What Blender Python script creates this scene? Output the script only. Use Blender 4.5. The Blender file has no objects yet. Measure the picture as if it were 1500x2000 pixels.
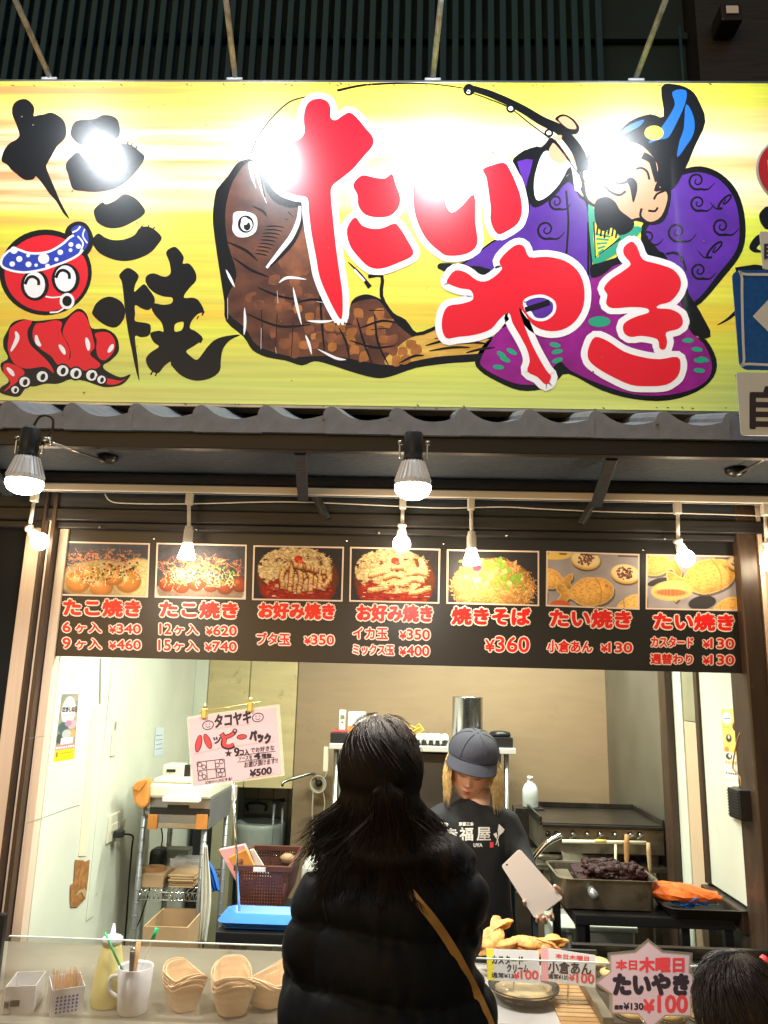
import bpy, bmesh, math, random
import numpy as np
from math import sin, cos, pi, radians, tan, atan2, exp, sqrt
from mathutils import Matrix, Vector, geometry, noise
random.seed(7); RNG = np.random.default_rng(7)
S = bpy.context.scene; COL = S.collection
# ---------------------------------------------------------------- camera, world, exposure
CAM = Vector((0, 0, 1.68)); F = 1500.0
MC = Matrix.Rotation(radians(1.8), 3, 'Z') @ Matrix.Rotation(radians(90+12.6), 3, 'X') @ Matrix.Rotation(radians(1.5), 3, 'Z')
cd = bpy.data.cameras.new('camera'); cam = bpy.data.objects.new('camera', cd); COL.objects.link(cam)
cam.matrix_world = Matrix.Translation(CAM) @ MC.to_4x4()
cd.sensor_fit = 'VERTICAL'; cd.sensor_height = 36; cd.lens = 36*F/2000; cd.clip_start = .05; cd.clip_end = 200
S.camera = cam
W = bpy.data.worlds.new('World'); S.world = W; W.use_nodes = True
wn = W.node_tree; bg = wn.nodes['Background']
sky = wn.nodes.new('ShaderNodeTexSky'); sky.sky_type = 'NISHITA'; sky.sun_disc = False
sky.sun_elevation = radians(5); sky.sun_rotation = radians(200)
wn.links.new(sky.outputs[0], bg.inputs[0]); bg.inputs[1].default_value = 0.12
S.view_settings.view_transform = 'Standard'; S.view_settings.look = 'None'; S.view_settings.gamma = 1
S.view_settings.exposure = 0.0
FLOOD, PARW, BULBW, KITW = 52, 70, 2.6, 44      # lamp powers, W
S.cycles.max_bounces = 6; S.cycles.transparent_max_bounces = 12
S.cycles.sample_clamp_indirect = 4.0
# ---------------------------------------------------------------- materials
def MAT(name, rgb, rough=.6, metal=0, var=0, scale=20, bump=0, emit=0, alpha=1, trans=0, rgb2=None, stretch=(1,1,1), coat=0, ior=1.45, ecol=None, sheen=0, detail=4, spec=None, spot=None):
    m = bpy.data.materials.new(name); m.use_nodes = True
    nt = m.node_tree; b = nt.nodes['Principled BSDF']; N = nt.nodes.new; L = nt.links.new
    b.inputs['Base Color'].default_value = (*rgb, 1); b.inputs['Roughness'].default_value = rough
    b.inputs['Metallic'].default_value = metal; b.inputs['IOR'].default_value = ior
    if spec is not None: b.inputs['Specular IOR Level'].default_value = spec
    if coat: b.inputs['Coat Weight'].default_value = coat; b.inputs['Coat Roughness'].default_value = .08
    if trans: b.inputs['Transmission Weight'].default_value = trans
    if alpha < 1: b.inputs['Alpha'].default_value = alpha
    if sheen: b.inputs['Sheen Weight'].default_value = sheen
    if emit:
        b.inputs['Emission Color'].default_value = (*(ecol or rgb), 1); b.inputs['Emission Strength'].default_value = emit
    if var or bump or rgb2:
        tc = N('ShaderNodeTexCoord'); mp = N('ShaderNodeMapping'); mp.inputs['Scale'].default_value = stretch
        nz = N('ShaderNodeTexNoise'); nz.inputs['Scale'].default_value = scale; nz.inputs['Detail'].default_value = detail
        L(tc.outputs['Object'], mp.inputs[0]); L(mp.outputs[0], nz.inputs[0])
        if var or rgb2:
            r = N('ShaderNodeValToRGB'); r.color_ramp.elements[0].position = .3; r.color_ramp.elements[1].position = .7
            c2 = rgb2 or tuple(c*(1-var) for c in rgb)
            r.color_ramp.elements[0].color = (*c2, 1); r.color_ramp.elements[1].color = (*rgb, 1)
            L(nz.outputs[0], r.inputs[0]); out = r.outputs[0]
            if spot:   # (rgb, amount, scale) specks and smears of dirt
                n2 = N('ShaderNodeTexNoise'); n2.inputs['Scale'].default_value = spot[2]; n2.inputs['Detail'].default_value = 8; n2.inputs['Roughness'].default_value = .75
                L(tc.outputs['Object'], n2.inputs[0])
                r2 = N('ShaderNodeValToRGB'); r2.color_ramp.elements[0].position = .58; r2.color_ramp.elements[1].position = .75
                r2.color_ramp.elements[0].color = (0,0,0,1); r2.color_ramp.elements[1].color = (spot[1],)*3+(1,)
                L(n2.outputs[0], r2.inputs[0]); mx = N('ShaderNodeMix'); mx.data_type = 'RGBA'
                L(r2.outputs[0], mx.inputs[0]); L(out, mx.inputs[6]); mx.inputs[7].default_value = (*spot[0], 1); out = mx.outputs[2]
            L(out, b.inputs['Base Color'])
        if bump:
            bp = N('ShaderNodeBump'); bp.inputs['Strength'].default_value = bump; bp.inputs['Distance'].default_value = .01
            L(nz.outputs[0], bp.inputs['Height']); L(bp.outputs[0], b.inputs['Normal'])
    return m
def VMAT(name, rough=.5, coat=0, bump=0, scale=60, spec=.5):      # printed colours come from the mesh's own colour attribute
    m = bpy.data.materials.new(name); m.use_nodes = True; nt = m.node_tree; b = nt.nodes['Principled BSDF']
    a = nt.nodes.new('ShaderNodeVertexColor'); a.layer_name = 'col'; nt.links.new(a.outputs[0], b.inputs['Base Color'])
    b.inputs['Roughness'].default_value = rough; b.inputs['Specular IOR Level'].default_value = spec
    if coat: b.inputs['Coat Weight'].default_value = coat; b.inputs['Coat Roughness'].default_value = .1
    if bump:
        nz = nt.nodes.new('ShaderNodeTexNoise'); nz.inputs['Scale'].default_value = scale; bp = nt.nodes.new('ShaderNodeBump')
        bp.inputs['Strength'].default_value = bump; bp.inputs['Distance'].default_value = .01
        nt.links.new(nz.outputs[0], bp.inputs['Height']); nt.links.new(bp.outputs[0], b.inputs['Normal'])
    return m
M = {}
def m_(k, *a, **kw): M[k] = MAT(k, *a, **kw); return M[k]
m_('white', (.78,.78,.76), .4); m_('black', (.012,.012,.013), .45); m_('black_gloss', (.012,.012,.014), .15)
m_('black_paint', (.005,.005,.006), .25, coat=.4, spec=.35); m_('red_paint', (.72,.008,.022), .27, coat=.4); m_('white_paint', (.85,.85,.87), .36, coat=.4)
m_('print_red', (.75,.012,.012), .3); m_('print_pale', (.88,.74,.66), .35)
m_('steel', (.55,.54,.5), .28, 1, var=.35, scale=9, bump=.05); m_('chrome', (.75,.75,.74), .12, 1)
m_('dark_wood', (.026,.025,.027), .5, var=.5, scale=6, stretch=(1,12,12), bump=.15)
m_('dark_paint', (.033,.043,.055), .55, var=.4, scale=14, stretch=(1,6,6), bump=.2)
m_('soffit', (.045,.06,.08), .7, var=.35, scale=90, stretch=(.4,1,1), bump=.4)
# ---------------------------------------------------------------- geometry helpers
def ray(px, py): return MC @ Vector(((px-750)/F, -(py-1000)/F, -1))
def at(px, py, Y): d = ray(px, py); return CAM + d*(Y/d.y)
def atx(px, py, X): d = ray(px, py); return CAM + d*(X/d.x)
def atz(px, py, Z): d = ray(px, py); return CAM + d*((Z-CAM.z)/d.z)
class Plane:
    """a real plane in the place; p() gives the point of it seen at a photograph position, raised by off along its normal"""
    def __init__(s, point, normal): s.o = Vector(point); s.n = Vector(normal).normalized()
    def p(s, px, py, off=0):
        d = ray(px, py); t = (s.o-CAM).dot(s.n)/d.dot(s.n); return CAM + d*t + s.n*off
def front(Y): return Plane((0, Y, 0), (0, -1, 0))
def link(o, parent=None):
    COL.objects.link(o)
    if parent: o.parent = parent
    return o
def org(p):
    v = Vector((0,0,0))
    while p is not None: v += p.location; p = p.parent
    return v
def tag(o, label=None, cat=None, group=None, kind=None):
    if label: o['label'] = label
    if cat: o['category'] = cat
    if group: o['group'] = group
    if kind: o['kind'] = kind
    return o
def thing(name, label, cat, loc, group=None):
    o = bpy.data.objects.new(name, None); o.location = loc; o.empty_display_size = .05; link(o); return tag(o, label, cat, group)
def mesh(name, vs, fs, mat, parent=None, smooth=False, bevel=0, label=None, mats=None, seg=2):
    me = bpy.data.meshes.new(name); off = org(parent)
    me.from_pydata([tuple(Vector(v)-off) for v in vs], [], fs)
    for k in (mats or [mat]): me.materials.append(M[k] if isinstance(k, str) else k)
    if smooth: me.polygons.foreach_set('use_smooth', [True]*len(me.polygons))
    me.update(); o = bpy.data.objects.new(name, me); link(o, parent)
    if bevel:
        b = o.modifiers.new('bevel', 'BEVEL'); b.width = bevel; b.segments = seg; b.limit_method = 'ANGLE'; b.angle_limit = radians(40)
    if label: o['label'] = label
    return o
class MB:
    def __init__(s): s.v = []; s.f = []; s.mi = []
    def add(s, vs, fs, mi=0):
        n = len(s.v); s.v += [Vector(v) for v in vs]; s.f += [tuple(i+n for i in f) for f in fs]; s.mi += [mi]*len(fs); return s
    def box(s, x0, x1, y0, y1, z0, z1, mi=0, rot=None, piv=None):
        vs = [Vector((x,y,z)) for z in (z0,z1) for x,y in ((x0,y0),(x1,y0),(x1,y1),(x0,y1))]
        if rot is not None:
            c = Vector(piv) if piv is not None else Vector(((x0+x1)/2,(y0+y1)/2,(z0+z1)/2)); vs = [c + rot@(v-c) for v in vs]
        return s.add(vs, [(3,2,1,0),(4,5,6,7),(0,1,5,4),(1,2,6,5),(2,3,7,6),(3,0,4,7)], mi)
    def bar(s, a, b, w, t, mi=0, up=(0,0,1)):       # box section bar from a to b, w wide, t thick
        a, b = Vector(a), Vector(b); d = (b-a).normalized(); u = Vector(up)
        if abs(d.dot(u)) > .95: u = Vector((0,1,0))
        x = d.cross(u).normalized()*w/2; y = x.cross(d).normalized()*t/2
        vs = [p+sx*x+sy*y for p in (a,b) for sx,sy in ((-1,-1),(1,-1),(1,1),(-1,1))]
        return s.add(vs, [(3,2,1,0),(4,5,6,7),(0,1,5,4),(1,2,6,5),(2,3,7,6),(3,0,4,7)], mi)
    def tube(s, path, r, n=10, mi=0, caps=True, flat=1):
        P = [Vector(p) for p in path]; R_ = r if isinstance(r, (list, tuple, np.ndarray)) else [r]*len(P)
        vs = []; up = None
        for i, p in enumerate(P):
            d = (P[min(i+1,len(P)-1)]-P[max(i-1,0)]).normalized()
            if up is None: up = d.cross(Vector((0,0,1)) if abs(d.z) < .9 else Vector((0,1,0))).normalized()
            up = (up - d*up.dot(d)).normalized(); w = d.cross(up)
            for k in range(n):
                a = 2*pi*k/n; vs.append(p + (up*cos(a)+w*sin(a)*flat)*R_[i])
        fs = [(i*n+k, i*n+(k+1)%n, (i+1)*n+(k+1)%n, (i+1)*n+k) for i in range(len(P)-1) for k in range(n)]
        if caps: fs += [tuple(range(n))[::-1], tuple((len(P)-1)*n+k for k in range(n))]
        return s.add(vs, fs, mi)
    def lathe(s, prof, c, n=24, axis=(0,0,1), mi=0, sx=1, sy=1):     # prof: (radius, height) pairs
        q = Vector((0,0,1)).rotation_difference(Vector(axis).normalized()); c = Vector(c); vs = []
        for r, h in prof:
            for k in range(n): vs.append(c + q@Vector((r*cos(2*pi*k/n)*sx, r*sin(2*pi*k/n)*sy, h)))
        m = len(prof)
        fs = [(i*n+k, i*n+(k+1)%n, (i+1)*n+(k+1)%n, (i+1)*n+k) for i in range(m-1) for k in range(n)]
        ring = tuple(prof[0]) == tuple(prof[-1])
        if prof[0][0] > 1e-4 and not ring: fs.append(tuple(range(n))[::-1])
        if prof[-1][0] > 1e-4 and not ring: fs.append(tuple((m-1)*n+k for k in range(n)))
        return s.add(vs, fs, mi)
    def prism(s, pts, d, mi=0):                     # pts: 3-D polygon, d: extrusion vector
        pts = [Vector(p) for p in pts]; n = len(pts); d = Vector(d)
        tr = geometry.tessellate_polygon([pts])
        nn = sum(((pts[a]-pts[c]).cross(pts[b]-pts[c]) for a,b,c in tr), Vector((0,0,0)))
        vs = pts + [p+d for p in pts]; fl = nn.dot(d) > 0
        A = [tuple(t) for t in tr]; fs = [t[::-1] if fl else t for t in A] + [tuple(i+n for i in (t if fl else t[::-1])) for t in A]
        fs += [(i, (i+1)%n, (i+1)%n+n, i+n) for i in range(n)]
        return s.add(vs, fs, mi)
    def grid(s, rows, mi=0, close=False):           # rows of points -> quads
        m = len(rows); n = len(rows[0]); vs = [p for r in rows for p in r]
        fs = [(i*n+k, i*n+(k+1)%n, (i+1)*n+(k+1)%n, (i+1)*n+k) for i in range(m-1) for k in range(n if close else n-1)]
        return s.add(vs, fs, mi)
    def build(s, name, mat=None, parent=None, smooth=False, bevel=0, label=None, mats=None, seg=2):
        o = mesh(name, s.v, s.f, mat, parent, smooth, bevel, label, mats, seg)
        if mats: o.data.polygons.foreach_set('material_index', s.mi)
        return o
def box(name, x0, x1, y0, y1, z0, z1, mat, parent=None, bevel=.002, label=None, rot=None): return MB().box(x0,x1,y0,y1,z0,z1,rot=rot).build(name, mat, parent, bevel=bevel, label=label)
def spline(pts, closed=True, k=5):
    P = [Vector(p) if len(p) > 2 else Vector((p[0], p[1], 0)) for p in pts]; n = len(P); out = []
    rng = range(n) if closed else range(n-1)
    for i in rng:
        if closed: a,b,c,d = P[i-1], P[i], P[(i+1)%n], P[(i+2)%n]
        else: a,b,c,d = P[max(i-1,0)], P[i], P[i+1], P[min(i+2,n-1)]
        for j in range(k):
            t = j/k; out.append(.5*((2*b)+(c-a)*t+(2*a-5*b+4*c-d)*t*t+(3*b-a-3*c+d)*t**3))
    if not closed: out.append(P[-1])
    return out
def grow(pts, w):                                   # outline pushed outwards by w photograph pixels
    n = len(pts); area = sum(pts[i].x*pts[(i+1)%n].y-pts[(i+1)%n].x*pts[i].y for i in range(n)); sg = 1 if area > 0 else -1
    out = []
    for i in range(n):
        d = (pts[(i+1)%n]-pts[i-1]); 
        if d.length < 1e-6: out.append(pts[i]); continue
        d.normalize(); out.append(pts[i]+Vector((d.y*sg, -d.x*sg, 0))*w)
    return out
class Paint:
    """flat paint on a plane: shapes are gathered in one mesh, one call per colour"""
    def __init__(s, plane, tf=lambda x, y: (x, y)): s.pl = plane; s.tf = tf; s.mb = MB(); s.k = 0
    def pt(s, v, off): return s.pl.p(*s.tf(v[0], v[1]), off)
    def poly(s, pts, off, mi=0, k=4, w=0, holes=(), smooth=True):
        ls = [spline(pts, True, k) if smooth else [Vector((*p[:2], 0)) for p in pts]]
        if w: ls[0] = grow(ls[0], w)
        ls += [spline(h, True, k) if smooth else [Vector((*p[:2], 0)) for p in h] for h in holes]
        tr = geometry.tessellate_polygon(ls); fl = [p for l in ls for p in l]; s.k += 1; off += s.k*4e-6
        W = [s.pt(p, off) for p in fl]; fs = []
        for a,b,c in tr:
            nn = (W[b]-W[a]).cross(W[c]-W[a]); fs.append((a,b,c) if nn.dot(s.pl.n) > 0 else (a,c,b))
        s.mb.add(W, fs, mi)
    def line(s, pts, wd, off, mi=0, k=5, closed=False):
        P = spline(pts, closed, k) if len(pts) > 2 else [Vector((*p[:2],0)) for p in pts]; n = len(P)
        if closed: P.append(P[0]); n += 1
        wf = wd if callable(wd) else (lambda t: wd); s.k += 1; off += s.k*4e-6; L_, R_ = [], []
        for i, p in enumerate(P):
            d = P[min(i+1,n-1)]-P[max(i-1,0)]; d = d.normalized() if d.length > 1e-9 else Vector((1,0,0))
            q = Vector((-d.y, d.x, 0))*wf(i/(n-1))/2; L_.append(s.pt(p+q, off)); R_.append(s.pt(p-q, off))
        m = len(L_); s.mb.add(L_+R_, [(i, i+m, i+1+m, i+1) for i in range(m-1)], mi)
    def ell(s, cx, cy, rx, ry, off, mi=0, a=0, n=20):
        s.poly([(cx+rx*cos(t)*cos(a)-ry*sin(t)*sin(a), cy+rx*cos(t)*sin(a)+ry*sin(t)*cos(a)) for t in [2*pi*i/n for i in range(n)]], off, mi, smooth=False)
    def build(s, name, mats, parent, label=None): return s.mb.build(name, None, parent, label=label, mats=mats)
_tc = {}
def glyphs(txt):
    if txt not in _tc:
        c = bpy.data.curves.new('t', 'FONT'); c.body = txt; c.resolution_u = 3
        o = bpy.data.objects.new('t', c); COL.objects.link(o)
        me = bpy.data.meshes.new_from_object(o.evaluated_get(bpy.context.evaluated_depsgraph_get()))
        v = np.array([tuple(q.co[:2]) for q in me.vertices]); f = [tuple(p.vertices) for p in me.polygons]
        bpy.data.objects.remove(o); bpy.data.curves.remove(c); bpy.data.meshes.remove(me)
        v -= v.min(0); v /= np.maximum(v.max(0), 1e-6); _tc[txt] = (v, f)
    return _tc[txt]
def text(P, txt, x0, y0, x1, y1, off, mi=0, bold=0, slope=0, n=8, shear=0):
    """print text into the photograph box x0..x1, y0 (top)..y1 of plane painter P"""
    v, f = glyphs(txt); X = x0+v[:,0]*(x1-x0)+shear*v[:,1]; Y = y1-v[:,1]*(y1-y0)+v[:,0]*slope*(x1-x0)
    dirs = [(0,0)] if not bold else [(bold*cos(2*pi*i/n), bold*sin(2*pi*i/n)) for i in range(n)]+[(0,0)]
    for dx, dy in dirs:
        P.k += 1; o = off+P.k*4e-6
        W_ = [P.pt((a+dx, b+dy), o) for a, b in zip(X, Y)]; fs = []
        for t in f:
            nn = (W_[t[1]]-W_[t[0]]).cross(W_[t[2]]-W_[t[0]]); fs.append(t if nn.dot(P.pl.n) > 0 else t[::-1])
        P.mb.add(W_, fs, mi)
def copy_tree(o, loc=None, label=None, parent=None):
    c = o.copy(); COL.objects.link(c); c.parent = parent
    if loc is not None: c.location = loc
    if label: c['label'] = label
    for ch in list(o.children): copy_tree(ch, None, None, c)
    return c
def area(name, loc, rot, size, power, col, sy=None):
    l = bpy.data.lights.new(name, 'AREA'); l.energy = power; l.color = col; l.size = size
    if sy: l.shape = 'RECTANGLE'; l.size_y = sy
    o = bpy.data.objects.new(name, l); o.location = loc; o.rotation_euler = rot; COL.objects.link(o); return o
def light(name, kind, loc, power, col, r=.03, spot=None, blend=.5, target=None):
    l = bpy.data.lights.new(name, kind); l.energy = power; l.color = col; l.shadow_soft_size = r
    if spot: l.spot_size = radians(spot); l.spot_blend = blend
    o = bpy.data.objects.new(name, l); o.location = loc; COL.objects.link(o)
    if target is not None: o.rotation_euler = (Vector(target)-Vector(loc)).to_track_quat('-Z', 'Y').to_euler()
    return o
# ================================================================ the setting
XL, XR, YF, YB = -1.22, 1.16, 2.70, 4.58
m_('asphalt', (.05,.05,.052), .85, var=.3, scale=60, bump=.3); m_('floor', (.09,.085,.075), .5, var=.5, scale=8, bump=.1)
m_('wall_white', (.66,.69,.585), .55, var=.16, scale=2.6, bump=.06, spot=((.42,.36,.24), .5, 3.0))
m_('wall_beige', (.30,.215,.13), .5, var=.1, scale=5, stretch=(1,1,5), bump=.05, spot=((.16,.1,.05), .45, 6))
m_('board_yellow', (.56,.46,.24), .45, var=.18, scale=4, stretch=(1,1,5), bump=.05, spot=((.06,.04,.02), .75, 13))
m_('steel_wall', (.2,.19,.15), .36, .5, var=.35, scale=3, bump=.03, spot=((.12,.1,.07), .5, 6))
m_('brown_paint', (.06,.036,.024), .38, var=.45, scale=7, stretch=(4,4,.6), bump=.12, spot=((.34,.19,.1), .35, 9))
m_('alu_beige', (.72,.56,.44), .45, 0, var=.12, scale=60, stretch=(3,3,.05), bump=.12)
m_('peach', (.62,.45,.3), .55, var=.1, scale=5); m_('olive', (.33,.31,.2), .5, var=.2, scale=6)
m_('slat', (.012,.062,.098), .6, var=.45, scale=5, stretch=(1,1,.2), bump=.08)
m_('slat_back', (.008,.030,.042), .8, var=.3, scale=3); m_('sheet_dark', (.03,.027,.022), .4, .2, var=.6, scale=5, bump=.2, spot=((.2,.18,.12),.6,7)); m_('void', (.006,.007,.008), .9); m_('tile_grey', (.2,.215,.24), .55, var=.3, scale=16, bump=.12, spot=((.3,.32,.34), .4, 9))
m_('ceiling_paint', (.6,.58,.5), .7)
def struct(o): o['kind'] = 'structure'; return o
struct(box('street', -20, 20, -20, YF-.02, -.1, 0, 'asphalt', bevel=0))
struct(box('kitchen_floor', XL-.1, XR+.1, YF-.02, 5.2, -.1, .004, 'floor', bevel=0))
struct(box('kitchen_ceiling', XL-.1, XR+.12, YF+.07, 5.2, 2.45, 2.5, 'ceiling_paint', bevel=0))
struct(box('left_wall', XL-.1, XL, YF+.04, 5.2, .004, 2.45, 'wall_white', bevel=0))
# left wall joint strip and corner pillar near the back
wl = struct(box('wall_joint_strip', XL, XL+.004, 3.23, 3.30, .75, 2.45, 'wall_white', bevel=.003))
# back wall: beige panel, yellow boards over a recess, tiled wall behind
struct(box('back_wall', -.62, XR+.1, YB, YB+.05, .004, 2.45, 'wall_beige', bevel=.002))
bw = struct(box('back_wall_boards', XL, -.624, YB+.012, YB+.05, 1.09, 2.449, 'board_yellow', bevel=0))
for x0, x1 in ((XL+.075, -.905), (-.899, -.626)): box('panel', x0, x1, YB-.004, YB+.010, 1.085, 2.448, 'board_yellow', bw, bevel=.003)
box('panel', XL, XL+.072, YB-.03, YB+.010, 1.085, 2.448, 'wall_white', bw, bevel=.003)
struct(box('recess_wall', XL, -.5, 5.15, 5.2, .004, 2.4, 'wall_white', bevel=0))
rt = struct(box('recess_tiling', -1.0, -.625, 5.12, 5.148, .6, 1.3, 'tile_grey', bevel=0))
m_('wall_tile', (.42,.4,.3), .3, var=.2, scale=4)
for i in range(4):
    for j in range(6):
        box('tile', -1.0+i*.094+.002, -1.0+i*.094+.091, 5.108, 5.121, .62+j*.11, .62+j*.11+.106, 'wall_tile', rt, bevel=.002)
struct(box('recess_pillar', -1.185, -1.075, 4.62, 4.80, .004, 1.2, 'black', bevel=.004))
struct(box('door_jamb', -1.07, -.955, 4.60, 4.72, .004, 1.2, 'olive', bevel=.004))
# right wall: steel sheet, brown post, cream and peach strips, black strip, white wall on a brown sill
struct(box('right_wall', XR+.02, XR+.12, YF+.09, YB, .004, 2.45, 'wall_white', bevel=0))
struct(box('steel_splashback', XR, XR+.018, 3.53, YB-.002, .004, 2.18, 'steel_wall', bevel=.002))
struct(box('dark_lower_sheet', XR-.004, XR-.0005, 3.535, 4.3, .004, 1.04, 'sheet_dark', bevel=.001))  # dark mottled sheet over the lower steel wall beside the griddle
struct(box('inner_post', XR-.035, XR+.018, 3.43, 3.528, .004, 2.44, 'brown_paint', bevel=.005))
struct(box('cream_strip', XR-.005, XR+.018, 3.325, 3.428, .004, 2.44, 'wall_white', bevel=.003))
struct(box('peach_panel', XR, XR+.018, 3.165, 3.323, .004, 1.56, 'peach', bevel=.002))
struct(box('olive_panel', XR, XR+.018, 3.165, 3.323, 1.563, 2.44, 'olive', bevel=.002))
struct(box('black_strip', XR-.012, XR+.018, 3.125, 3.163, .98, 2.44, 'brown_paint', bevel=.003))
struct(box('white_panel', XR-.002, XR+.018, 2.80, 3.123, .985, 2.44, 'wall_white', bevel=.002))
struct(box('window_sill', XR-.03, XR+.018, 2.80, 3.163, .90, .975, 'brown_paint', bevel=.006))
struct(box('lower_panel', XR-.01, XR+.018, 2.80, 3.163, .004, .898, 'brown_paint', bevel=.002))

# ================================================================ shop front
sf = thing('shop_facade', 'dark timber shop front framing the lit takeaway window under the tiled eave', 'shop front', (0, YF, 0))
P0 = front(YF)
box('post', XR-.012, XR+.055, 2.66, 2.80, .002, 2.34, 'brown_paint', sf, bevel=.006, label='chipped dark brown timber post right of the menu board')
box('frame_strip', XR+.06, XR+.075, 2.66, 2.78, .002, 2.34, 'alu_beige', sf, bevel=.002)
box('side_panel', XR+.078, XR+.9, 2.70, 2.78, .002, 2.34, 'peach', sf, bevel=.002)
box('post', XL-.15, XL-.082, 2.68, 2.74, .002, 2.34, 'alu_beige', sf, bevel=.004, label='ribbed beige metal window post at left')
for k, (a, b, y0, mt) in enumerate(((XL-.078, XL-.068, 2.64, 'brown_paint'), (XL-.066, XL-.052, 2.67, 'alu_beige'), (XL-.050, XL-.036, 2.65, 'brown_paint'), (XL-.034, XL-.002, 2.69, 'alu_beige'))):
    box('frame_strip', a, b, y0, 2.738, .002, 2.34, mt, sf, bevel=.0015)
box('side_panel', XL-1.2, XL-.153, 2.72, 2.79, .002, 2.34, 'void', sf, bevel=.002)
box('lower_board', XL-.01, XR-.014, 2.66, 2.70, .002, .86, 'dark_wood', sf, bevel=.003)
# header boards between rail and menu board
box('header_board', -2.6, 2.6, 2.665, 2.78, 2.268, 2.345, 'dark_paint', sf, bevel=.004)
box('header_board', -2.6, 2.6, 2.655, 2.78, 2.222, 2.266, 'dark_wood', sf, bevel=.004)
box('header_board', -2.6, 2.6, 2.672, 2.78, 2.196, 2.220, 'dark_wood', sf, bevel=.004)
box('beam', -2.6, 2.6, 2.60, 2.78, 2.350, 2.385, 'dark_paint', sf, bevel=.004)
box('soffit_board', -2.6, 2.6, 2.248, 2.78, 2.388, 2.40, 'soffit', sf, bevel=.002)
box('fascia_board', -2.6, 2.6, 2.215, 2.246, 2.362, 2.420, 'black', sf, bevel=.003)
box('upper_wall', -2.6, 2.6, 2.62, 2.78, 2.402, 4.0, 'void', sf, bevel=0)
for (x, dx) in ((-.335, -.03), (.62, .03), (-1.36, -.05)):
    MB().bar((x, 2.27, 2.372), (x+dx, 2.60, 2.30), .036, .02).build('brace', 'dark_paint', sf, bevel=.003)
for (x, dx) in ((-.335, .05), (.66, -.05)):
    MB().bar((x+dx*0, 2.625, 2.335), (x+dx, 2.655, 2.245), .035, .02).build('brace', 'dark_wood', sf, bevel=.003)
for x in (-1.1, -.75, .35, .9, -.1): MB().lathe([(0,-.004),(.004,-.003),(.005,0)], (x, 2.664, 2.20), 8, (0,-1,0)).build('nail_head', 'steel', sf, smooth=True)
# tiled eave
te = thing('tiled_eave', 'row of wavy grey clay eave tiles running under the painted banner', 'tiled eave', (0, 2.2, 2.41))
TP = .199; X0 = at(10, 800, 2.2).x
prof = [(-.085,.040),(-.07,.068),(-.03,.080),(.03,.086),(.09,.084),(.16,.074),(.24,.062),(.34,.051),(.46,.044),(.6,.042),(.75,.046),(.88,.053),(1.0,.061)]
tile = None
for i in range(-4, 17):
    x = X0 + TP*i
    if tile is None:
        mb = MB(); pts = [Vector((x+u*TP, 2.195, 2.41+h)) for u, h in prof] + [Vector((x+TP, 2.195, 2.41)), Vector((x-.008, 2.195, 2.41)), Vector((x-.008, 2.195, 2.41+.046)), Vector((x-.085*TP, 2.195, 2.41+.044))]
        mb.prism(pts, (0, .014, 0))
        rows = [[Vector((x+u*TP, 2.196+d, 2.41+h-1e-3-t+d*.34)) for u, h in prof] for d, t in ((.004,0),(.6,0),(.6,.012),(.004,.012))]
        mb.grid(rows)
        tile = mb.build('roof_tile', 'tile_grey', te, smooth=False, bevel=.003)
    else:
        c = tile.copy(); COL.objects.link(c); c.parent = te; c.location = (TP*(i+4), .0015*RNG.normal(), .0015*RNG.normal())
# slatted wall above the banner
sw = thing('slatted_wall', 'dark green vertical slats on the upper wall above the banner', 'slatted wall', (0, 3.15, 4.0))
box('backing', -3.2, 1.32, 3.22, 3.3, 3.95, 6.2, 'slat_back', sw, bevel=0)
xs = at(1180, 80, 3.1).x; n = 0; x = xs; first = None
while x > -2.55:
    w = .030
    if first is None: first = box('slat', x-w, x, 3.12, 3.15, 4.0, 6.1, 'slat', sw, bevel=.003); x0 = x
    else:
        c = first.copy(); COL.objects.link(c); c.parent = sw; c.location = (x-x0, .003*RNG.normal(), 0)
    x -= .0575; n += 1
for z in (4.78,): box('rail', -3.2, 1.32, 3.18, 3.21, z, z+.04, 'slat_back', sw, bevel=.003)
struct(box('upper_wall', 1.33, 5, 3.1, 3.3, 3.5, 6.2, 'dark_wood', bevel=0))
MB().tube([(1.25, 3.10, 4.4), (1.25, 3.10, 4.77)], .008).build('conduit', 'slat', sw, smooth=True)

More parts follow.
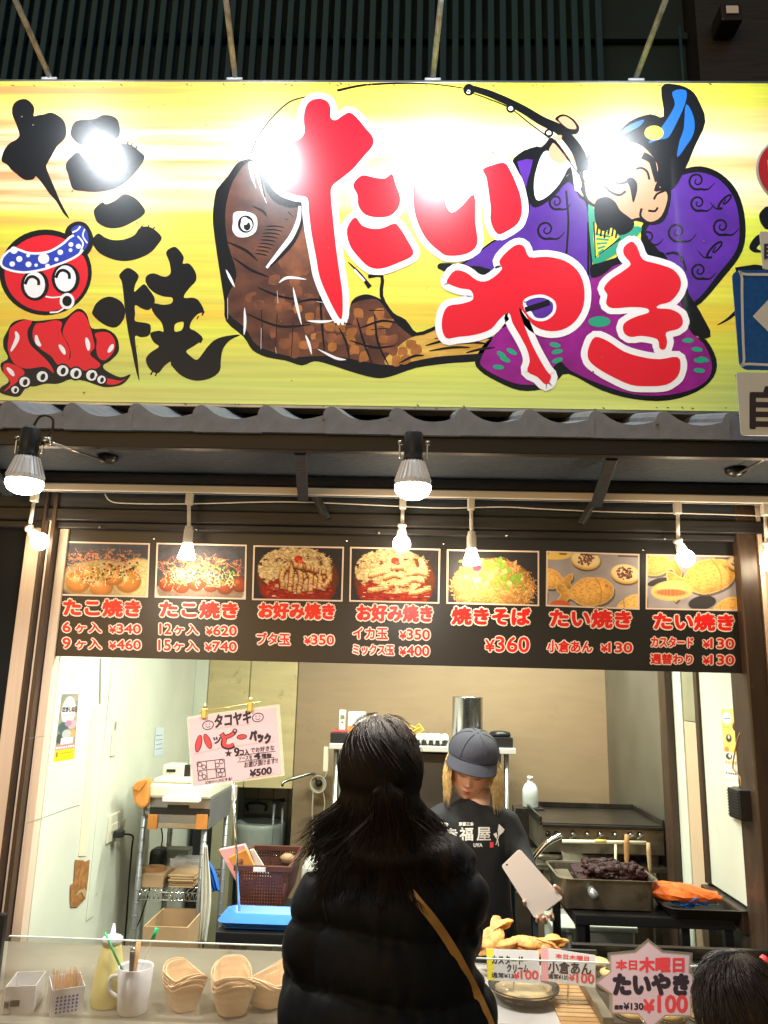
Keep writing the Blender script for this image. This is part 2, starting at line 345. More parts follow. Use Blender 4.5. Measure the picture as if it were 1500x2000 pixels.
# ================================================================ painted banner board
sb = thing('banner_board', 'long yellow painted banner with red and black brush lettering above the eave', 'sign board', (0, 2.45, 2.58))
SP = front(2.45)
def sign_mat():
    m = bpy.data.materials.new('banner_face'); m.use_nodes = True; nt = m.node_tree; b = nt.nodes['Principled BSDF']; N = nt.nodes.new; L = nt.links.new
    tc = N('ShaderNodeTexCoord'); sp = N('ShaderNodeSeparateXYZ'); L(tc.outputs['Object'], sp.inputs[0])
    def noise(sx, sz, sc, off):
        mp = N('ShaderNodeMapping'); mp.inputs['Scale'].default_value = (sx, 1, sz); mp.inputs['Location'].default_value = (off, 0, off*.7); L(tc.outputs['Object'], mp.inputs[0])
        z = N('ShaderNodeTexNoise'); z.inputs['Scale'].default_value = sc; z.inputs['Detail'].default_value = 5; z.inputs['Distortion'].default_value = .3; L(mp.outputs[0], z.inputs[0]); return z.outputs[0]
    def math(op, a, c, d=None):
        q = N('ShaderNodeMath'); q.operation = op
        for i, v in enumerate((a, c, d)):
            if v is None: continue
            if isinstance(v, (int, float)): q.inputs[i].default_value = v
            else: L(v, q.inputs[i])
        return q.outputs[0]
    n1 = noise(.35, 7, 1.6, 1.3); z = math('DIVIDE', sp.outputs[2], 1.30); z = math('ADD', z, math('MULTIPLY', math('SUBTRACT', n1, .5), .16))
    r = N('ShaderNodeValToRGB'); L(z, r.inputs[0]); cr = r.color_ramp
    cols = [(0,(.66,.76,.2)),(.1,(.62,.7,.14)),(.2,(.74,.76,.07)),(.27,(.82,.58,.04)),(.33,(.76,.76,.07)),(.4,(.8,.66,.05)),(.46,(.7,.72,.05)),(.55,(.72,.8,.07)),(.61,(.9,.8,.35)),(.68,(.95,.86,.55)),(.74,(.9,.55,.2)),(.79,(.95,.88,.6)),(.86,(.9,.65,.25)),(.92,(.8,.72,.1)),(1,(.7,.75,.06))]
    cr.elements[0].position, cr.elements[0].color = 0, (*cols[0][1],1); cr.elements[1].position, cr.elements[1].color = 1, (*cols[-1][1],1)
    for p, c in cols[1:-1]: e = cr.elements.new(p); e.color = (*c, 1)
    # orange and red brush streaks, stronger towards the left end
    n2 = noise(.3, 9, 1.9, 5.1); r2 = N('ShaderNodeValToRGB'); r2.color_ramp.elements[0].position = .40; r2.color_ramp.elements[1].position = .58; L(n2, r2.inputs[0])
    lm = N('ShaderNodeMapRange'); lm.inputs[1].default_value = .3; lm.inputs[2].default_value = -1.3; L(sp.outputs[0], lm.inputs[0])
    tm = N('ShaderNodeMapRange'); tm.inputs[1].default_value = .35; tm.inputs[2].default_value = .7; L(z, tm.inputs[0])
    fac = math('MULTIPLY', math('MULTIPLY', r2.outputs[0], lm.outputs[0]), math('ADD', math('MULTIPLY', tm.outputs[0], .75), .2))
    mx = N('ShaderNodeMix'); mx.data_type = 'RGBA'; L(fac, mx.inputs[0]); L(r.outputs[0], mx.inputs[6]); mx.inputs[7].default_value = (.9,.25,.08,1)
    n3 = noise(1, 40, 1.2, 2.2); r3 = N('ShaderNodeMapRange'); r3.inputs[1].default_value = .35; r3.inputs[2].default_value = .65; r3.inputs[3].default_value = .86; r3.inputs[4].default_value = 1.06; L(n3, r3.inputs[0])
    ml = N('ShaderNodeMix'); ml.data_type = 'RGBA'; ml.blend_type = 'MULTIPLY'; ml.inputs[0].default_value = 1; L(mx.outputs[2], ml.inputs[6]); L(r3.outputs[0], ml.inputs[7])
    # specks of dirt
    n4 = N('ShaderNodeTexNoise'); n4.inputs['Scale'].default_value = 28; n4.inputs['Detail'].default_value = 3; L(tc.outputs['Object'], n4.inputs[0])
    r4 = N('ShaderNodeValToRGB'); r4.color_ramp.elements[0].position = .75; r4.color_ramp.elements[1].position = .79; L(n4.outputs[0], r4.inputs[0])
    md = N('ShaderNodeMix'); md.data_type = 'RGBA'; L(math('MULTIPLY', r4.outputs[0], .6), md.inputs[0]); L(ml.outputs[2], md.inputs[6]); md.inputs[7].default_value = (.08,.07,.03,1)
    L(md.outputs[2], b.inputs['Base Color']); b.inputs['Roughness'].default_value = .36; b.inputs['Coat Weight'].default_value = .35; b.inputs['Coat Roughness'].default_value = .12
    return m
M['banner_face'] = sign_mat()
zt, zb = SP.p(750, 161, 0).z, SP.p(750, 793, 0).z
box('panel', -2.4, 2.4, 2.4505, 2.50, zb, zt, 'banner_face', sb, bevel=0)
MB().box(-2.41, 2.41, 2.4515, 2.512, zt, zt+.012).box(-2.41, 2.41, 2.4515, 2.512, zb-.012, zb).box(-2.41, -2.4, 2.4515, 2.512, zb, zt).box(2.4, 2.41, 2.4515, 2.512, zb, zt).build('frame', 'steel', sb, bevel=.002)
SP = front(2.4503)
Z1 = lambda x, y: (x/2.898, 130+y/2.898)
Z2 = lambda x, y: (400+x/2.898, 130+y/2.898)
Z3 = lambda x, y: (850+x/2.3077, 130+y/2.3077)
m_('blue_paint', (.02,.05,.42), .27, coat=.3); m_('deep_blue', (.01,.12,.45), .27, coat=.3); m_('violet', (.11,.025,.36), .27, coat=.3, var=.35, scale=9); m_('magenta', (.33,.01,.27), .27, coat=.3, var=.4, scale=12)
m_('skin_paint', (.78,.36,.2), .27, coat=.3); m_('green_paint', (.02,.33,.19), .27, coat=.3); m_('yellow_paint', (.85,.72,.05), .27, coat=.3)
m_('fish_brown', (.16,.055,.025), .27, coat=.3, rgb2=(.045,.014,.012), scale=9, stretch=(1,1,1.4), detail=7); m_('fish_orange', (.5,.19,.04), .27, coat=.3, rgb2=(.2,.06,.015), scale=11, detail=6)
m_('fish_mid', (.3,.1,.035), .27, coat=.3, rgb2=(.09,.03,.02), scale=16, detail=6); m_('tail_gold', (.78,.5,.1), .27, coat=.3, rgb2=(.5,.25,.03), scale=20, stretch=(.4,1,2))
L1, L2, L3 = 2e-4, 5e-4, 8e-4
# --- black brush lettering on the left
p = Paint(SP, Z1)
for q in ([(75,215),(110,188),(150,185),(185,215),(195,245),(190,280),(215,275),(250,270),(285,260),(325,275),(360,305),(375,350),(370,400),(345,430),(320,455),(295,500),(270,545),(262,570),(285,630),(315,700),(345,770),(385,845),(390,862),(355,825),(320,765),(280,720),(245,670),(205,622),(190,638),(150,643),(120,630),(90,605),(65,585),(40,555),(10,535),(15,495),(35,455),(60,430),(90,415),(110,390),(100,350),(85,310),(68,265)],
 [(400,385),(412,330),(440,305),(490,300),(540,295),(580,275),(630,278),(665,300),(678,345),(675,390),(640,420),(600,432),(550,445),(510,450),(465,445),(430,425)],
 [(440,485),(475,520),(515,548),(560,535),(610,520),(660,500),(690,470),(680,435),(710,438),(745,445),(790,480),(818,510),(800,555),(760,605),(710,655),(650,690),(590,705),(530,710),(470,705),(415,695),(395,650),(385,610),(372,575),(378,540),(405,510)],
 [(530,820),(545,795),(580,768),(600,780),(640,765),(670,745),(695,725),(725,725),(765,745),(800,780),(822,820),(800,850),(750,880),(700,905),(650,915),(600,910),(555,885),(540,860)],
 [(555,945),(590,965),(630,980),(680,982),(730,970),(765,950),(790,915),(830,905),(870,920),(915,965),(895,1005),(855,1050),(800,1080),(740,1098),(680,1100),(620,1085),(570,1060),(540,1030),(520,985)],
 [(523,1385),(545,1340),(590,1308),(640,1305),(690,1335),(708,1380),(700,1430),(660,1475),(610,1470),(560,1440),(525,1405)],
 [(675,1180),(720,1140),(765,1160),(785,1190),(765,1235),(760,1275),(790,1250),(818,1232),(850,1270),(875,1310),(872,1345),(840,1378),(800,1368),(765,1350),(765,1400),(765,1440),(820,1450),(852,1465),(845,1520),(800,1532),(765,1525),(770,1590),(778,1650),(785,1720),(788,1780),(765,1700),(745,1600),(725,1500),(710,1400),(700,1300),(690,1220)]):
    p.poly(q, L1, 0, k=3)
p.poly([(940,1050),(985,1020),(1015,1040),(1040,1080),(1035,1115),(1070,1115),(1105,1160),(1110,1210),(1075,1250),(1045,1290),(1045,1310),(1090,1308),(1125,1325),(1155,1385),(1120,1400),(1085,1440),(1075,1480),(1110,1500),(1148,1540),(1100,1580),(1055,1610),(1080,1640),(1115,1660),(1150,1620),(1180,1580),(1220,1545),(1280,1525),(1360,1518),(1300,1550),(1262,1600),(1250,1660),(1245,1720),(1200,1760),(1130,1778),(1070,1770),(1015,1740),(970,1690),(965,1670),(930,1695),(895,1735),(850,1715),(825,1660),(850,1620),(900,1585),(870,1560),(850,1510),(900,1495),(925,1500),(915,1450),(880,1410),(858,1370),(870,1340),(920,1348),(970,1340),(975,1308),(920,1300),(860,1270),(825,1220),(830,1185),(870,1170),(930,1190),(965,1170),(960,1110)], L1, 0, k=3, holes=([(990,1500),(990,1460),(1020,1445),(1040,1450),(1030,1490)],))
for x, y, s in ((690,440,10),(720,430,12),(745,438,9),(770,455,12),(410,700,7),(800,905,12),(840,900,9),(870,912,10),(1150,1390,12),(1120,1415,9),(1140,1545,12),(885,1735,10),(860,1725,12),(525,975,9)):   # bristle ends
    p.line([(x-s*.6,y+s*1.6),(x+s*.5,y-s*.4)], s*.7, L1)
p.build('brush_lettering', ['black_paint'], sb, label='black brush lettering at the left end')
# --- painted octopus with spotted headband
p = Paint(SP, Z1); K, R, Wt, Bl = 0, 1, 2, 3
p.poly([(40,1500),(70,1450),(130,1430),(200,1440),(300,1430),(370,1420),(440,1370),(490,1400),(520,1480),(600,1485),(660,1530),(672,1610),(625,1665),(585,1690),(600,1720),(680,1758),(740,1742),(690,1800),(600,1815),(540,1800),(480,1780),(400,1770),(330,1795),(260,1795),(200,1810),(150,1815),(110,1865),(60,1865),(0,1845),(5,1815),(50,1780),(10,1720),(5,1680),(45,1650),(20,1590),(20,1540)], L1, K)
p.ell(258, 1165, 262, 243, L1, K, 0, 40); p.ell(262, 1170, 236, 216, L1, R, 0, 40)
for q in ([(60,1480),(120,1440),(180,1440),(155,1500),(170,1570),(220,1620),(280,1680),(305,1735),(250,1700),(150,1710),(80,1680),(45,1600),(50,1530)], [(200,1460),(250,1450),(310,1436),(350,1450),(345,1500),(375,1560),(395,1610),(380,1680),(330,1690),(290,1640),(220,1590),(185,1530)],
 [(380,1440),(430,1390),(475,1400),(505,1460),(525,1530),(535,1590),(510,1630),(570,1690),(500,1720),(420,1710),(375,1690),(400,1640),(390,1580),(355,1510)], [(540,1510),(610,1505),(650,1550),(645,1610),(600,1660),(560,1650),(545,1600),(548,1550)], [(20,1690),(60,1680),(140,1730),(80,1800),(20,1840),(60,1790),(25,1740)], [(600,1765),(680,1778),(715,1765),(660,1798),(600,1795)]): p.poly(q, L1, R)
for x, y, r in ((140,1785,30),(240,1755,32),(355,1722,33),(430,1737,32),(520,1748,32),(575,1772,24),(86,1830,22)):
    p.ell(x, y, r+9, r+8, L2, K); p.ell(x, y, r, r*.95, L2, Wt); p.ell(x+3, y+2, r*.42, r*.62, L2, K, .3)
for q in ([(88,1500),(98,1540),(62,1612)],[(205,1520),(212,1560),(232,1582)],[(335,1575),(368,1630)],[(488,1535),(502,1608)],[(640,1572),(612,1618)],[(40,1705),(80,1752)]): p.line(q if len(q)>2 else [q[0],((q[0][0]+q[1][0])/2+3,(q[0][1]+q[1][1])/2),q[1]], lambda t: 8+17*sin(pi*t), L2, Wt)
for cx, cy in ((198,1238),(372,1202)):
    p.ell(cx, cy, 80, 88, L2, K); p.ell(cx-2, cy-2, 60, 74, L2, Wt)
    p.line([(cx-55,cy-5),(cx-38,cy-40),(cx-10,cy-48),(cx+18,cy-30),(cx+22,cy)], 17, L3, K)
p.ell(380, 1328, 42, 46, L2, Wt); p.ell(380, 1328, 27, 30, L2, K); p.line([(258,1302),(300,1308),(352,1302)], 8, L2, Wt); p.line([(282,1392),(330,1388),(368,1362)], 9, L2, Wt)
p.poly([(370,965),(380,910),(430,878),(485,888),(520,940),(530,1000),(500,1060),(465,1068),(430,1000)], L3, K)
hb = [(5,1120),(20,1070),(80,1030),(170,1055),(270,1048),(350,1005),(400,962),(450,950),(482,1000),(460,1055),(400,1095),(310,1130),(230,1155),(130,1168),(40,1150)]
p.poly(hb, L3, Wt, w=4); p.poly(hb, L3, Bl, w=-9)
p.poly([(402,925),(450,898),(492,930),(500,1000),(472,1040),(440,985)], L3, Bl)
p.line([(410,940),(440,925),(455,905)], 9, L3, Wt); p.line([(440,960),(470,1000),(455,1050)], 9, L3, Wt); p.line([(480,920),(470,960),(495,1000)], 8, L3, Wt)
for x, y, r in ((80,1040,22),(70,1118,16),(110,1090,18),(160,1070,11),(162,1120,17),(248,1088,32),(205,1125,10),(270,1130,14),(320,1092,12),(342,1052,16),(402,1008,14),(400,1040,11),(445,1018,15)): p.ell(x, y, r, r*.95, L3, Wt, 0, 12)
p.build('painted_octopus', ['black_paint', 'red_paint', 'white_paint', 'blue_paint'], sb)
# --- painted fish
p = Paint(SP, Z2); K, Br, Og, Md, Gd, Wt = range(6)
p.poly([(60,720),(80,680),(130,620),(180,550),(220,530),(270,525),(330,580),(400,680),(470,740),(560,780),(600,1000),(640,1200),(780,1480),(830,1330),(900,1290),(960,1300),(1010,1330),(1060,1400),(1130,1450),(1200,1520),(1330,1490),(1500,1530),(1640,1530),(1695,1570),(1650,1650),(1500,1672),(1380,1680),(1200,1705),(1050,1755),(960,1762),(820,1725),(700,1685),(620,1668),(550,1692),(460,1665),(350,1645),(270,1605),(220,1530),(120,1440),(110,1330),(90,1200),(60,1000),(45,850)], L1, K, k=3)
body = [(165,640),(240,545),(300,575),(345,700),(400,770),(480,800),(560,810),(580,1000),(630,1250),(770,1500),(810,1400),(840,1340),(950,1315),(1000,1340),(1090,1460),(1200,1550),(1240,1600),(1200,1650),(1050,1690),(900,1670),(750,1640),(600,1640),(480,1640),(300,1580),(230,1480),(135,1400),(130,1300),(180,1180),(130,1000),(115,850),(130,740)]
p.poly(body, L1, Br, k=3)
p.poly([(1180,1530),(1330,1490),(1480,1540),(1620,1545),(1660,1575),(1620,1615),(1480,1630),(1300,1645),(1060,1690),(1020,1660),(1100,1580)], L1, Gd)
p.poly([(410,1080),(500,980),(545,850),(570,990),(600,1130),(560,1190),(470,1180)], L1, Md)
def inside(x, y, poly):
    c = False; j = len(poly)-1
    for i in range(len(poly)):
        if (poly[i][1] > y) != (poly[j][1] > y) and x < (poly[j][0]-poly[i][0])*(y-poly[i][1])/(poly[j][1]-poly[i][1])+poly[i][0]: c = not c
        j = i
    return c
for gy in range(1200, 1690, 52):                       # scale patches, lighter towards belly and tail
    for gx in range(150, 1230, 56):
        x, y = gx+random.uniform(-14,14)+(gy-1200)*.15, gy+random.uniform(-12,12)+(gx-600)*.06
        if inside(x, y, body) and inside(x+46, y, body) and inside(x, y+40, body) and inside(x-14, y-10, body):
            if random.random() < .78:
                r = random.random() + (x-650)/700; mi = Og if r > .72 else Md if r > .25 else Br
                p.poly([(x+random.uniform(-8,8)+a, y+random.uniform(-8,8)+b) for a, b in ((0,0),(50,-3),(54,38),(26,50),(0,42))], L1, mi, k=2)
for q in ([(560,1450),(700,1440),(830,1460)],[(500,1340),(640,1320),(760,1400)],[(650,1200),(660,1420),(680,1640)],[(760,1480),(800,1560),(820,1660)],[(930,1380),(1010,1380)],[(940,1490),(1030,1480)],[(960,1400),(980,1560),(1040,1690)],[(860,1420),(900,1560),(950,1690)],[(320,1380),(330,1560)],[(410,1400),(400,1600)],[(500,1450),(490,1640)],[(300,1250),(420,1300),(540,1320)],[(240,1400),(420,1470),(600,1460)],[(820,1550),(960,1590),(1080,1580)],[(880,1480),(1000,1440),(1080,1450)]): p.line(q, lambda t: 4+9*sin(pi*t), L2, K)
for q in ([(1100,1680),(1180,1640),(1240,1635)],[(1250,1580),(1340,1555),(1380,1558)],[(1270,1610),(1400,1590),(1500,1590)],[(1420,1570),(1520,1562),(1600,1570)],[(1480,1620),(1560,1600),(1640,1590)],[(1300,1540),(1380,1530)]): p.line(q, lambda t: 4+10*sin(pi*t), L2, K)
for q in ([(420,1225),(470,1195),(575,1205)],[(500,1250),(520,1350),(548,1462)],[(225,1365),(228,1450),(222,1520)],[(570,1520),(590,1570),(605,1630)],[(130,1310),(130,1430)],[(120,1150),(145,1200),(170,1250)],[(630,1330),(700,1340)],[(410,1270),(415,1340)],[(580,1440),(660,1445),(730,1438)],[(320,1480),(318,1600)],[(640,1600),(740,1650),(800,1660)],[(400,1590),(405,1625)]): p.line(q, lambda t: 2+14*sin(pi*t), L2, Wt)
for q in ([(270,535),(300,620),(330,720),(350,775)],[(255,540),(268,620),(290,690)]): p.line(q, lambda t: 4+16*sin(pi*min(1,t+.2)), L2, Wt)
p.line([(300,545),(318,640),(340,740)], 10, L2, K)
p.line([(538,790),(530,870),(492,960),(430,1040),(350,1140)], lambda t: 14+14*sin(pi*t), L2, Wt); p.line([(556,800),(548,885),(505,985),(440,1065),(370,1130)], lambda t: 6+14*sin(pi*t), L2, K)
for i in range(9): p.line([(345-i*8,905+i*19),(400-i*9,903+i*20),(450-i*12,912+i*20)], lambda t: 1+5*sin(pi*t), L2, K)
for q in ([(270,790),(330,820),(350,850)],[(120,990),(230,1040),(300,1100)],[(160,1080),(260,1150),(360,1190)],[(470,820),(500,850)]): p.line(q, lambda t: 2+12*sin(pi*t), L2, K)
p.poly([(165,830),(215,820),(275,835),(297,870),(290,930),(250,962),(190,965),(158,930),(160,880)], L2, Wt); p.ell(232, 893, 46, 50, L2, K); p.ell(236, 897, 34, 36, L2, Wt); p.ell(240, 905, 20, 24, L2, K); p.ell(226, 875, 20, 22, L2, Wt)
p.line([(810,1105),(870,1165),(935,1250)], lambda t: 3+24*t, L1, K); p.line([(845,1150),(905,1215)], 12, L2, Wt)
p.line([(925,1190),(1003,1188),(1000,1300),(1060,1400),(1130,1440),(1198,1515),(1320,1472)], 20, L1, K, k=3)
p.build('painted_fish', ['black_paint', 'fish_brown', 'fish_orange', 'fish_mid', 'tail_gold', 'white_paint'], sb)
# --- painted fisherman in purple robe
p = Paint(SP, Z3); K, Vi, Mg, Sk, Bu, Gn, Ye, Wt = range(8)
p.poly([(1050,500),(1110,465),(1200,450),(1290,485),(1365,570),(1398,700),(1385,830),(1300,950),(1170,1085),(1100,1010),(960,830),(930,720),(1030,600)], L1, K)
p.poly([(1080,510),(1130,485),(1200,478),(1280,510),(1345,590),(1370,700),(1360,820),(1280,930),(1165,1060),(1120,960),(1000,820),(950,740),(1030,640)], L1, Vi)
p.poly([(345,432),(400,380),(480,365),(470,480),(440,620),(500,600),(610,480),(640,560),(690,620),(710,800),(720,940),(860,820),(950,800),(1100,1000),(1160,1200),(1220,1230),(1268,1320),(1255,1400),(1180,1465),(1050,1505),(900,1500),(750,1460),(600,1385),(545,1420),(480,1455),(380,1460),(280,1420),(200,1370),(180,1320),(230,1240),(300,1180),(300,1000),(40,925),(15,890),(60,885),(130,880),(250,790),(400,700),(415,600),(390,500)], L1, K, k=3)
p.poly([(370,430),(420,395),(440,420),(425,500),(440,630),(520,600),(600,520),(650,590),(685,640),(700,900),(720,960),(400,960),(200,900),(60,905),(130,890),(250,800),(400,700),(425,600)], L1, Vi, k=3)
p.poly([(700,960),(860,880),(1000,880),(1100,1040),(1140,1180),(1210,1250),(1245,1330),(1235,1400),(1170,1450),(1050,1480),(900,1478),(740,1430),(610,1370),(560,1330),(500,1400),(480,1430),(380,1432),(290,1400),(215,1355),(205,1320),(250,1240),(320,1170),(600,1100)], L1, Mg, k=3)
p.poly([(1110,1035),(1140,1020),(1240,1190),(1225,1225),(1190,1220),(1140,1180)], L1, K, k=2)
for x, y, a in ((285,1355,.1),(315,1320,.4),(300,1300,.6),(345,1285,.5),(550,1325,-.3),(550,1285,-.2),(540,1255,.2),(1180,1275,.1),(1190,1325,.1),(1190,1370,.1),(1140,1235,0),(740,1150,.05),(1210,1320,.3)): p.ell(x, y, 26, 11, L2, Gn, a, 12)
p.ell(740, 1150, 50, 24, L2, Gn)
def swirl(cx, cy, r, fl=1):
    p.line([(cx+fl*r*(1-t*.9)*cos(fl*1.1+t*9.5), cy+r*(1-t*.85)*sin(1.1+t*9.5)) for t in [i/14 for i in range(15)]], lambda t: 5+6*(1-t), L2, K, k=3)
    p.line([(cx+fl*r*.4, cy+r*.9),(cx+fl*r*1.2, cy+r*.9),(cx+fl*r*1.9, cy+r*.2)], lambda t: 11-9*t, L2, K)
for a in ((1180,515,42),(1185,615,38),(1310,605,38,-1),(1290,720,42),(1090,745,46),(1265,820,44,-1),(1190,920,40),(960,770,36),(500,735,45),(545,610,36)): swirl(*a)
p.line([(590,560),(600,700),(590,860)], 9, L2, K); p.line([(690,700),(690,940)], 10, L2, K)
p.ell(468, 1092, 78, 60, L2, Vi); p.poly([(385,1105),(420,1120),(455,1180),(470,1230),(440,1240),(400,1180)], L2, Mg, k=2); p.line([(405,1098),(460,1080),(515,1062)], 16, L3, K)
# collar
p.poly([(690,620),(740,680),(760,730),(830,760),(900,720),(930,740),(850,820),(740,890),(715,905),(700,800)], L2, Gn, k=3); p.poly([(715,700),(765,745),(830,765),(760,830),(722,860)], L2, Ye, k=2)
for i in range(6): p.line([(722+i*3,755+i*22),(790-i*8,768+i*14)], 9, L3, Gn)
p.line([(715,700),(722,860),(835,775)], 7, L3, K, k=1); p.poly([(700,900),(740,885),(830,860),(800,900),(750,940),(705,950)], L2, K)
# sleeve, arm
p.poly([(350,430),(400,378),(480,362),(525,320),(580,380),(620,440),(680,520),(680,600),(610,480),(560,560),(490,620),(435,630),(410,540),(440,420)], L2, K, k=3)
p.poly([(445,520),(470,420),(500,380),(540,400),(610,430),(640,470),(660,540),(630,560),(610,450),(560,530),(500,590),(455,600)], L3, Wt, k=3)
p.poly([(510,400),(530,345),(560,370),(600,420),(560,440)], L3, Sk, k=2)
# rod
p.line([(140,92),(250,125),(380,185),(480,245),(560,285),(620,350),(650,400),(672,470)], lambda t: 26+34*t, L3, K); p.ell(152, 105, 26, 27, L3, K); p.ell(150, 115, 9, 9, L3, Wt)
p.line([(140,110),(250,150),(340,190),(430,260),(510,320),(560,370),(620,450),(675,520)], 5, L3, K)
for x, y in ((340,190),(512,300)): p.ell(x, y, 20, 19, L3, K); p.ell(x, y, 11, 10, L3, Wt)
p.poly([(540,235),(575,215),(620,235),(650,275),(635,305),(600,300),(570,280),(560,255)], L3, K); p.poly([(555,238),(585,225),(622,250),(636,280),(610,282),(585,270)], L3, Sk)
p.poly([(540,315),(570,310),(565,332),(548,330)], L3, Sk)
# head
p.poly([(655,470),(690,400),(760,370),(850,330),(930,335),(1020,400),(1040,480),(1010,545),(1055,550),(1062,600),(1035,690),(975,715),(905,695),(850,710),(750,650),(680,610),(660,540)], L2, K, k=3)
p.poly([(668,470),(700,408),(760,384),(850,345),(930,352),(1000,402),(1018,470),(985,560),(1035,560),(1046,600),(1018,675),(970,700),(920,680),(860,690),(760,640),(690,600),(674,530)], L2, Sk, k=3)
p.poly([(735,372),(800,330),(840,280),(890,240),(970,215),(1030,225),(1018,95),(1075,80),(1150,105),(1190,160),(1217,250),(1170,360),(1130,455),(1080,545),(1030,560),(1000,510),(1000,440),(935,360),(860,342),(870,390),(800,400)], L3, K, k=3)
p.poly([(1068,115),(1130,108),(1125,170),(1085,260),(1050,320),(1010,330),(960,345),(1000,300),(1050,230),(1080,170)], L3, Bu, k=3); p.poly([(1130,170),(1165,230),(1165,300),(1130,360),(1090,410),(1100,340),(1120,280)], L3, Bu, k=3)
p.poly([(830,300),(880,262),(940,240),(920,270),(860,300)], L3, Bu, k=3); p.ell(986, 300, 43, 33, L3, Ye)
p.line([(935,400),(975,425),(990,480),(1000,520)], lambda t: 34-14*t, L3, K); p.line([(905,462),(930,458),(955,475),(965,510)], 10, L3, K)
p.line([(825,440),(860,450),(880,420)], 9, L3, K); p.line([(805,470),(800,500),(815,525),(850,525),(880,510),(895,530),(893,600)], 11, L3, K); p.poly([(862,510),(890,502),(912,540),(893,615),(878,550)], L3, K)
p.line([(760,535),(790,565),(830,580),(858,562)], 10, L3, K); p.line([(1035,560),(1000,575),(985,600)], 10, L3, K); p.line([(960,650),(990,652),(1003,635)], 10, L3, K); p.line([(930,640),(925,675),(950,700)], 11, L3, K)
p.poly([(722,610),(770,588),(810,610),(835,650),(895,700),(880,742),(830,760),(800,725),(770,740),(740,735),(720,690)], L3, K)
for i in range(7): p.line([(735+i*18,700),(728+i*17,758+8*(i%3))], 8, L3, K)
for q in ([(980,850),(1020,840),(1050,880)],[(1040,845),(1090,840),(1110,880)],[(1075,840),(1110,860),(1130,920)]): p.line(q, 9, L3, K)
p.build('painted_fisherman', ['black_paint', 'violet', 'magenta', 'skin_paint', 'deep_blue', 'green_paint', 'yellow_paint', 'white_paint'], sb)
p = Paint(SP, Z2); p.line([(262,495),(300,400),(380,290),(480,200),(580,170)], 8, L1); p.line([(750,136),(900,105),(1100,95),(1300,100),(1500,128)], lambda t: 14-9*t, L1)
p.build('painted_fishing_line', ['black_paint'], sb)
# --- red lettering with white edge
L4, L5 = 1.4e-3, 1.8e-3
reds = [(Z2, [(570,235),(600,195),(650,183),(695,200),(712,240),(712,290),(740,305),(780,280),(820,262),(860,290),(910,350),(950,400),(950,450),(900,510),(840,580),(780,630),(720,680),(715,750),(725,850),(740,1000),(760,1150),(780,1300),(775,1430),(740,1390),(690,1290),(650,1190),(630,1080),(605,950),(590,830),(580,745),(520,730),(440,700),(395,640),(385,560),(385,480),(410,425),(480,430),(540,410),(565,370),(560,300)], ()),
 (Z2, [(840,670),(890,618),(960,630),(1020,635),(1060,610),(1080,670),(1105,740),(1095,800),(1050,845),(980,855),(910,840),(870,790),(865,730)], ()),
 (Z2, [(805,920),(850,855),(890,900),(950,920),(1010,915),(1070,890),(1100,910),(1150,990),(1180,1065),(1100,1110),(1000,1145),(930,1135),(870,1080),(820,1010)], ()),
 (lambda x, y: (x, y), [(814,342),(825,318),(845,305),(862,303),(876,308),(885,338),(872,373),(870,399),(882,416),(902,403),(926,381),(928,433),(932,477),(911,496),(876,500),(859,492),(831,465),(812,423),(807,378)], ()),
 (Z3, [(215,465),(260,445),(310,435),(335,465),(365,530),(385,590),(390,660),(370,710),(320,745),(280,755),(250,700),(250,640),(240,560),(230,500)], ()),
 (Z3, [(55,960),(90,920),(140,930),(190,965),(240,965),(300,915),(288,880),(320,838),(365,805),(400,812),(425,860),(500,858),(580,875),(640,920),(670,990),(668,1080),(630,1150),(570,1188),(500,1192),(440,1165),(400,1110),(378,1090),(395,1150),(430,1240),(465,1310),(500,1370),(522,1400),(500,1435),(460,1400),(415,1375),(425,1330),(415,1280),(385,1220),(350,1160),(330,1110),(290,1140),(250,1185),(180,1210),(100,1220),(50,1225),(30,1180),(35,1120),(60,1080),(120,1070),(170,1050),(160,1010),(110,1000),(60,980)], ([(395,1060),(430,1035),(490,1030),(540,1060),(540,1110),(500,1145),(450,1145),(410,1110)],)),
 (Z3, [(850,815),(885,790),(910,815),(935,870),(1000,890),(1070,915),(1105,960),(1100,1010),(1060,1060),(1010,1075),(1000,1090),(1060,1095),(1105,1120),(1115,1160),(1090,1185),(1040,1200),(1045,1240),(1035,1275),(1010,1270),(1000,1230),(930,1215),(880,1220),(850,1200),(850,1160),(900,1130),(960,1110),(950,1090),(880,1085),(800,1090),(770,1070),(775,1030),(760,1000),(790,960),(850,920),(880,890),(850,850)], ()),
 (Z3, [(690,1270),(720,1220),(780,1240),(850,1285),(930,1310),(1010,1320),(1090,1310),(1105,1350),(1090,1400),(1040,1435),(960,1442),(880,1435),(800,1400),(730,1360),(690,1320)], ())]
p = Paint(SP)
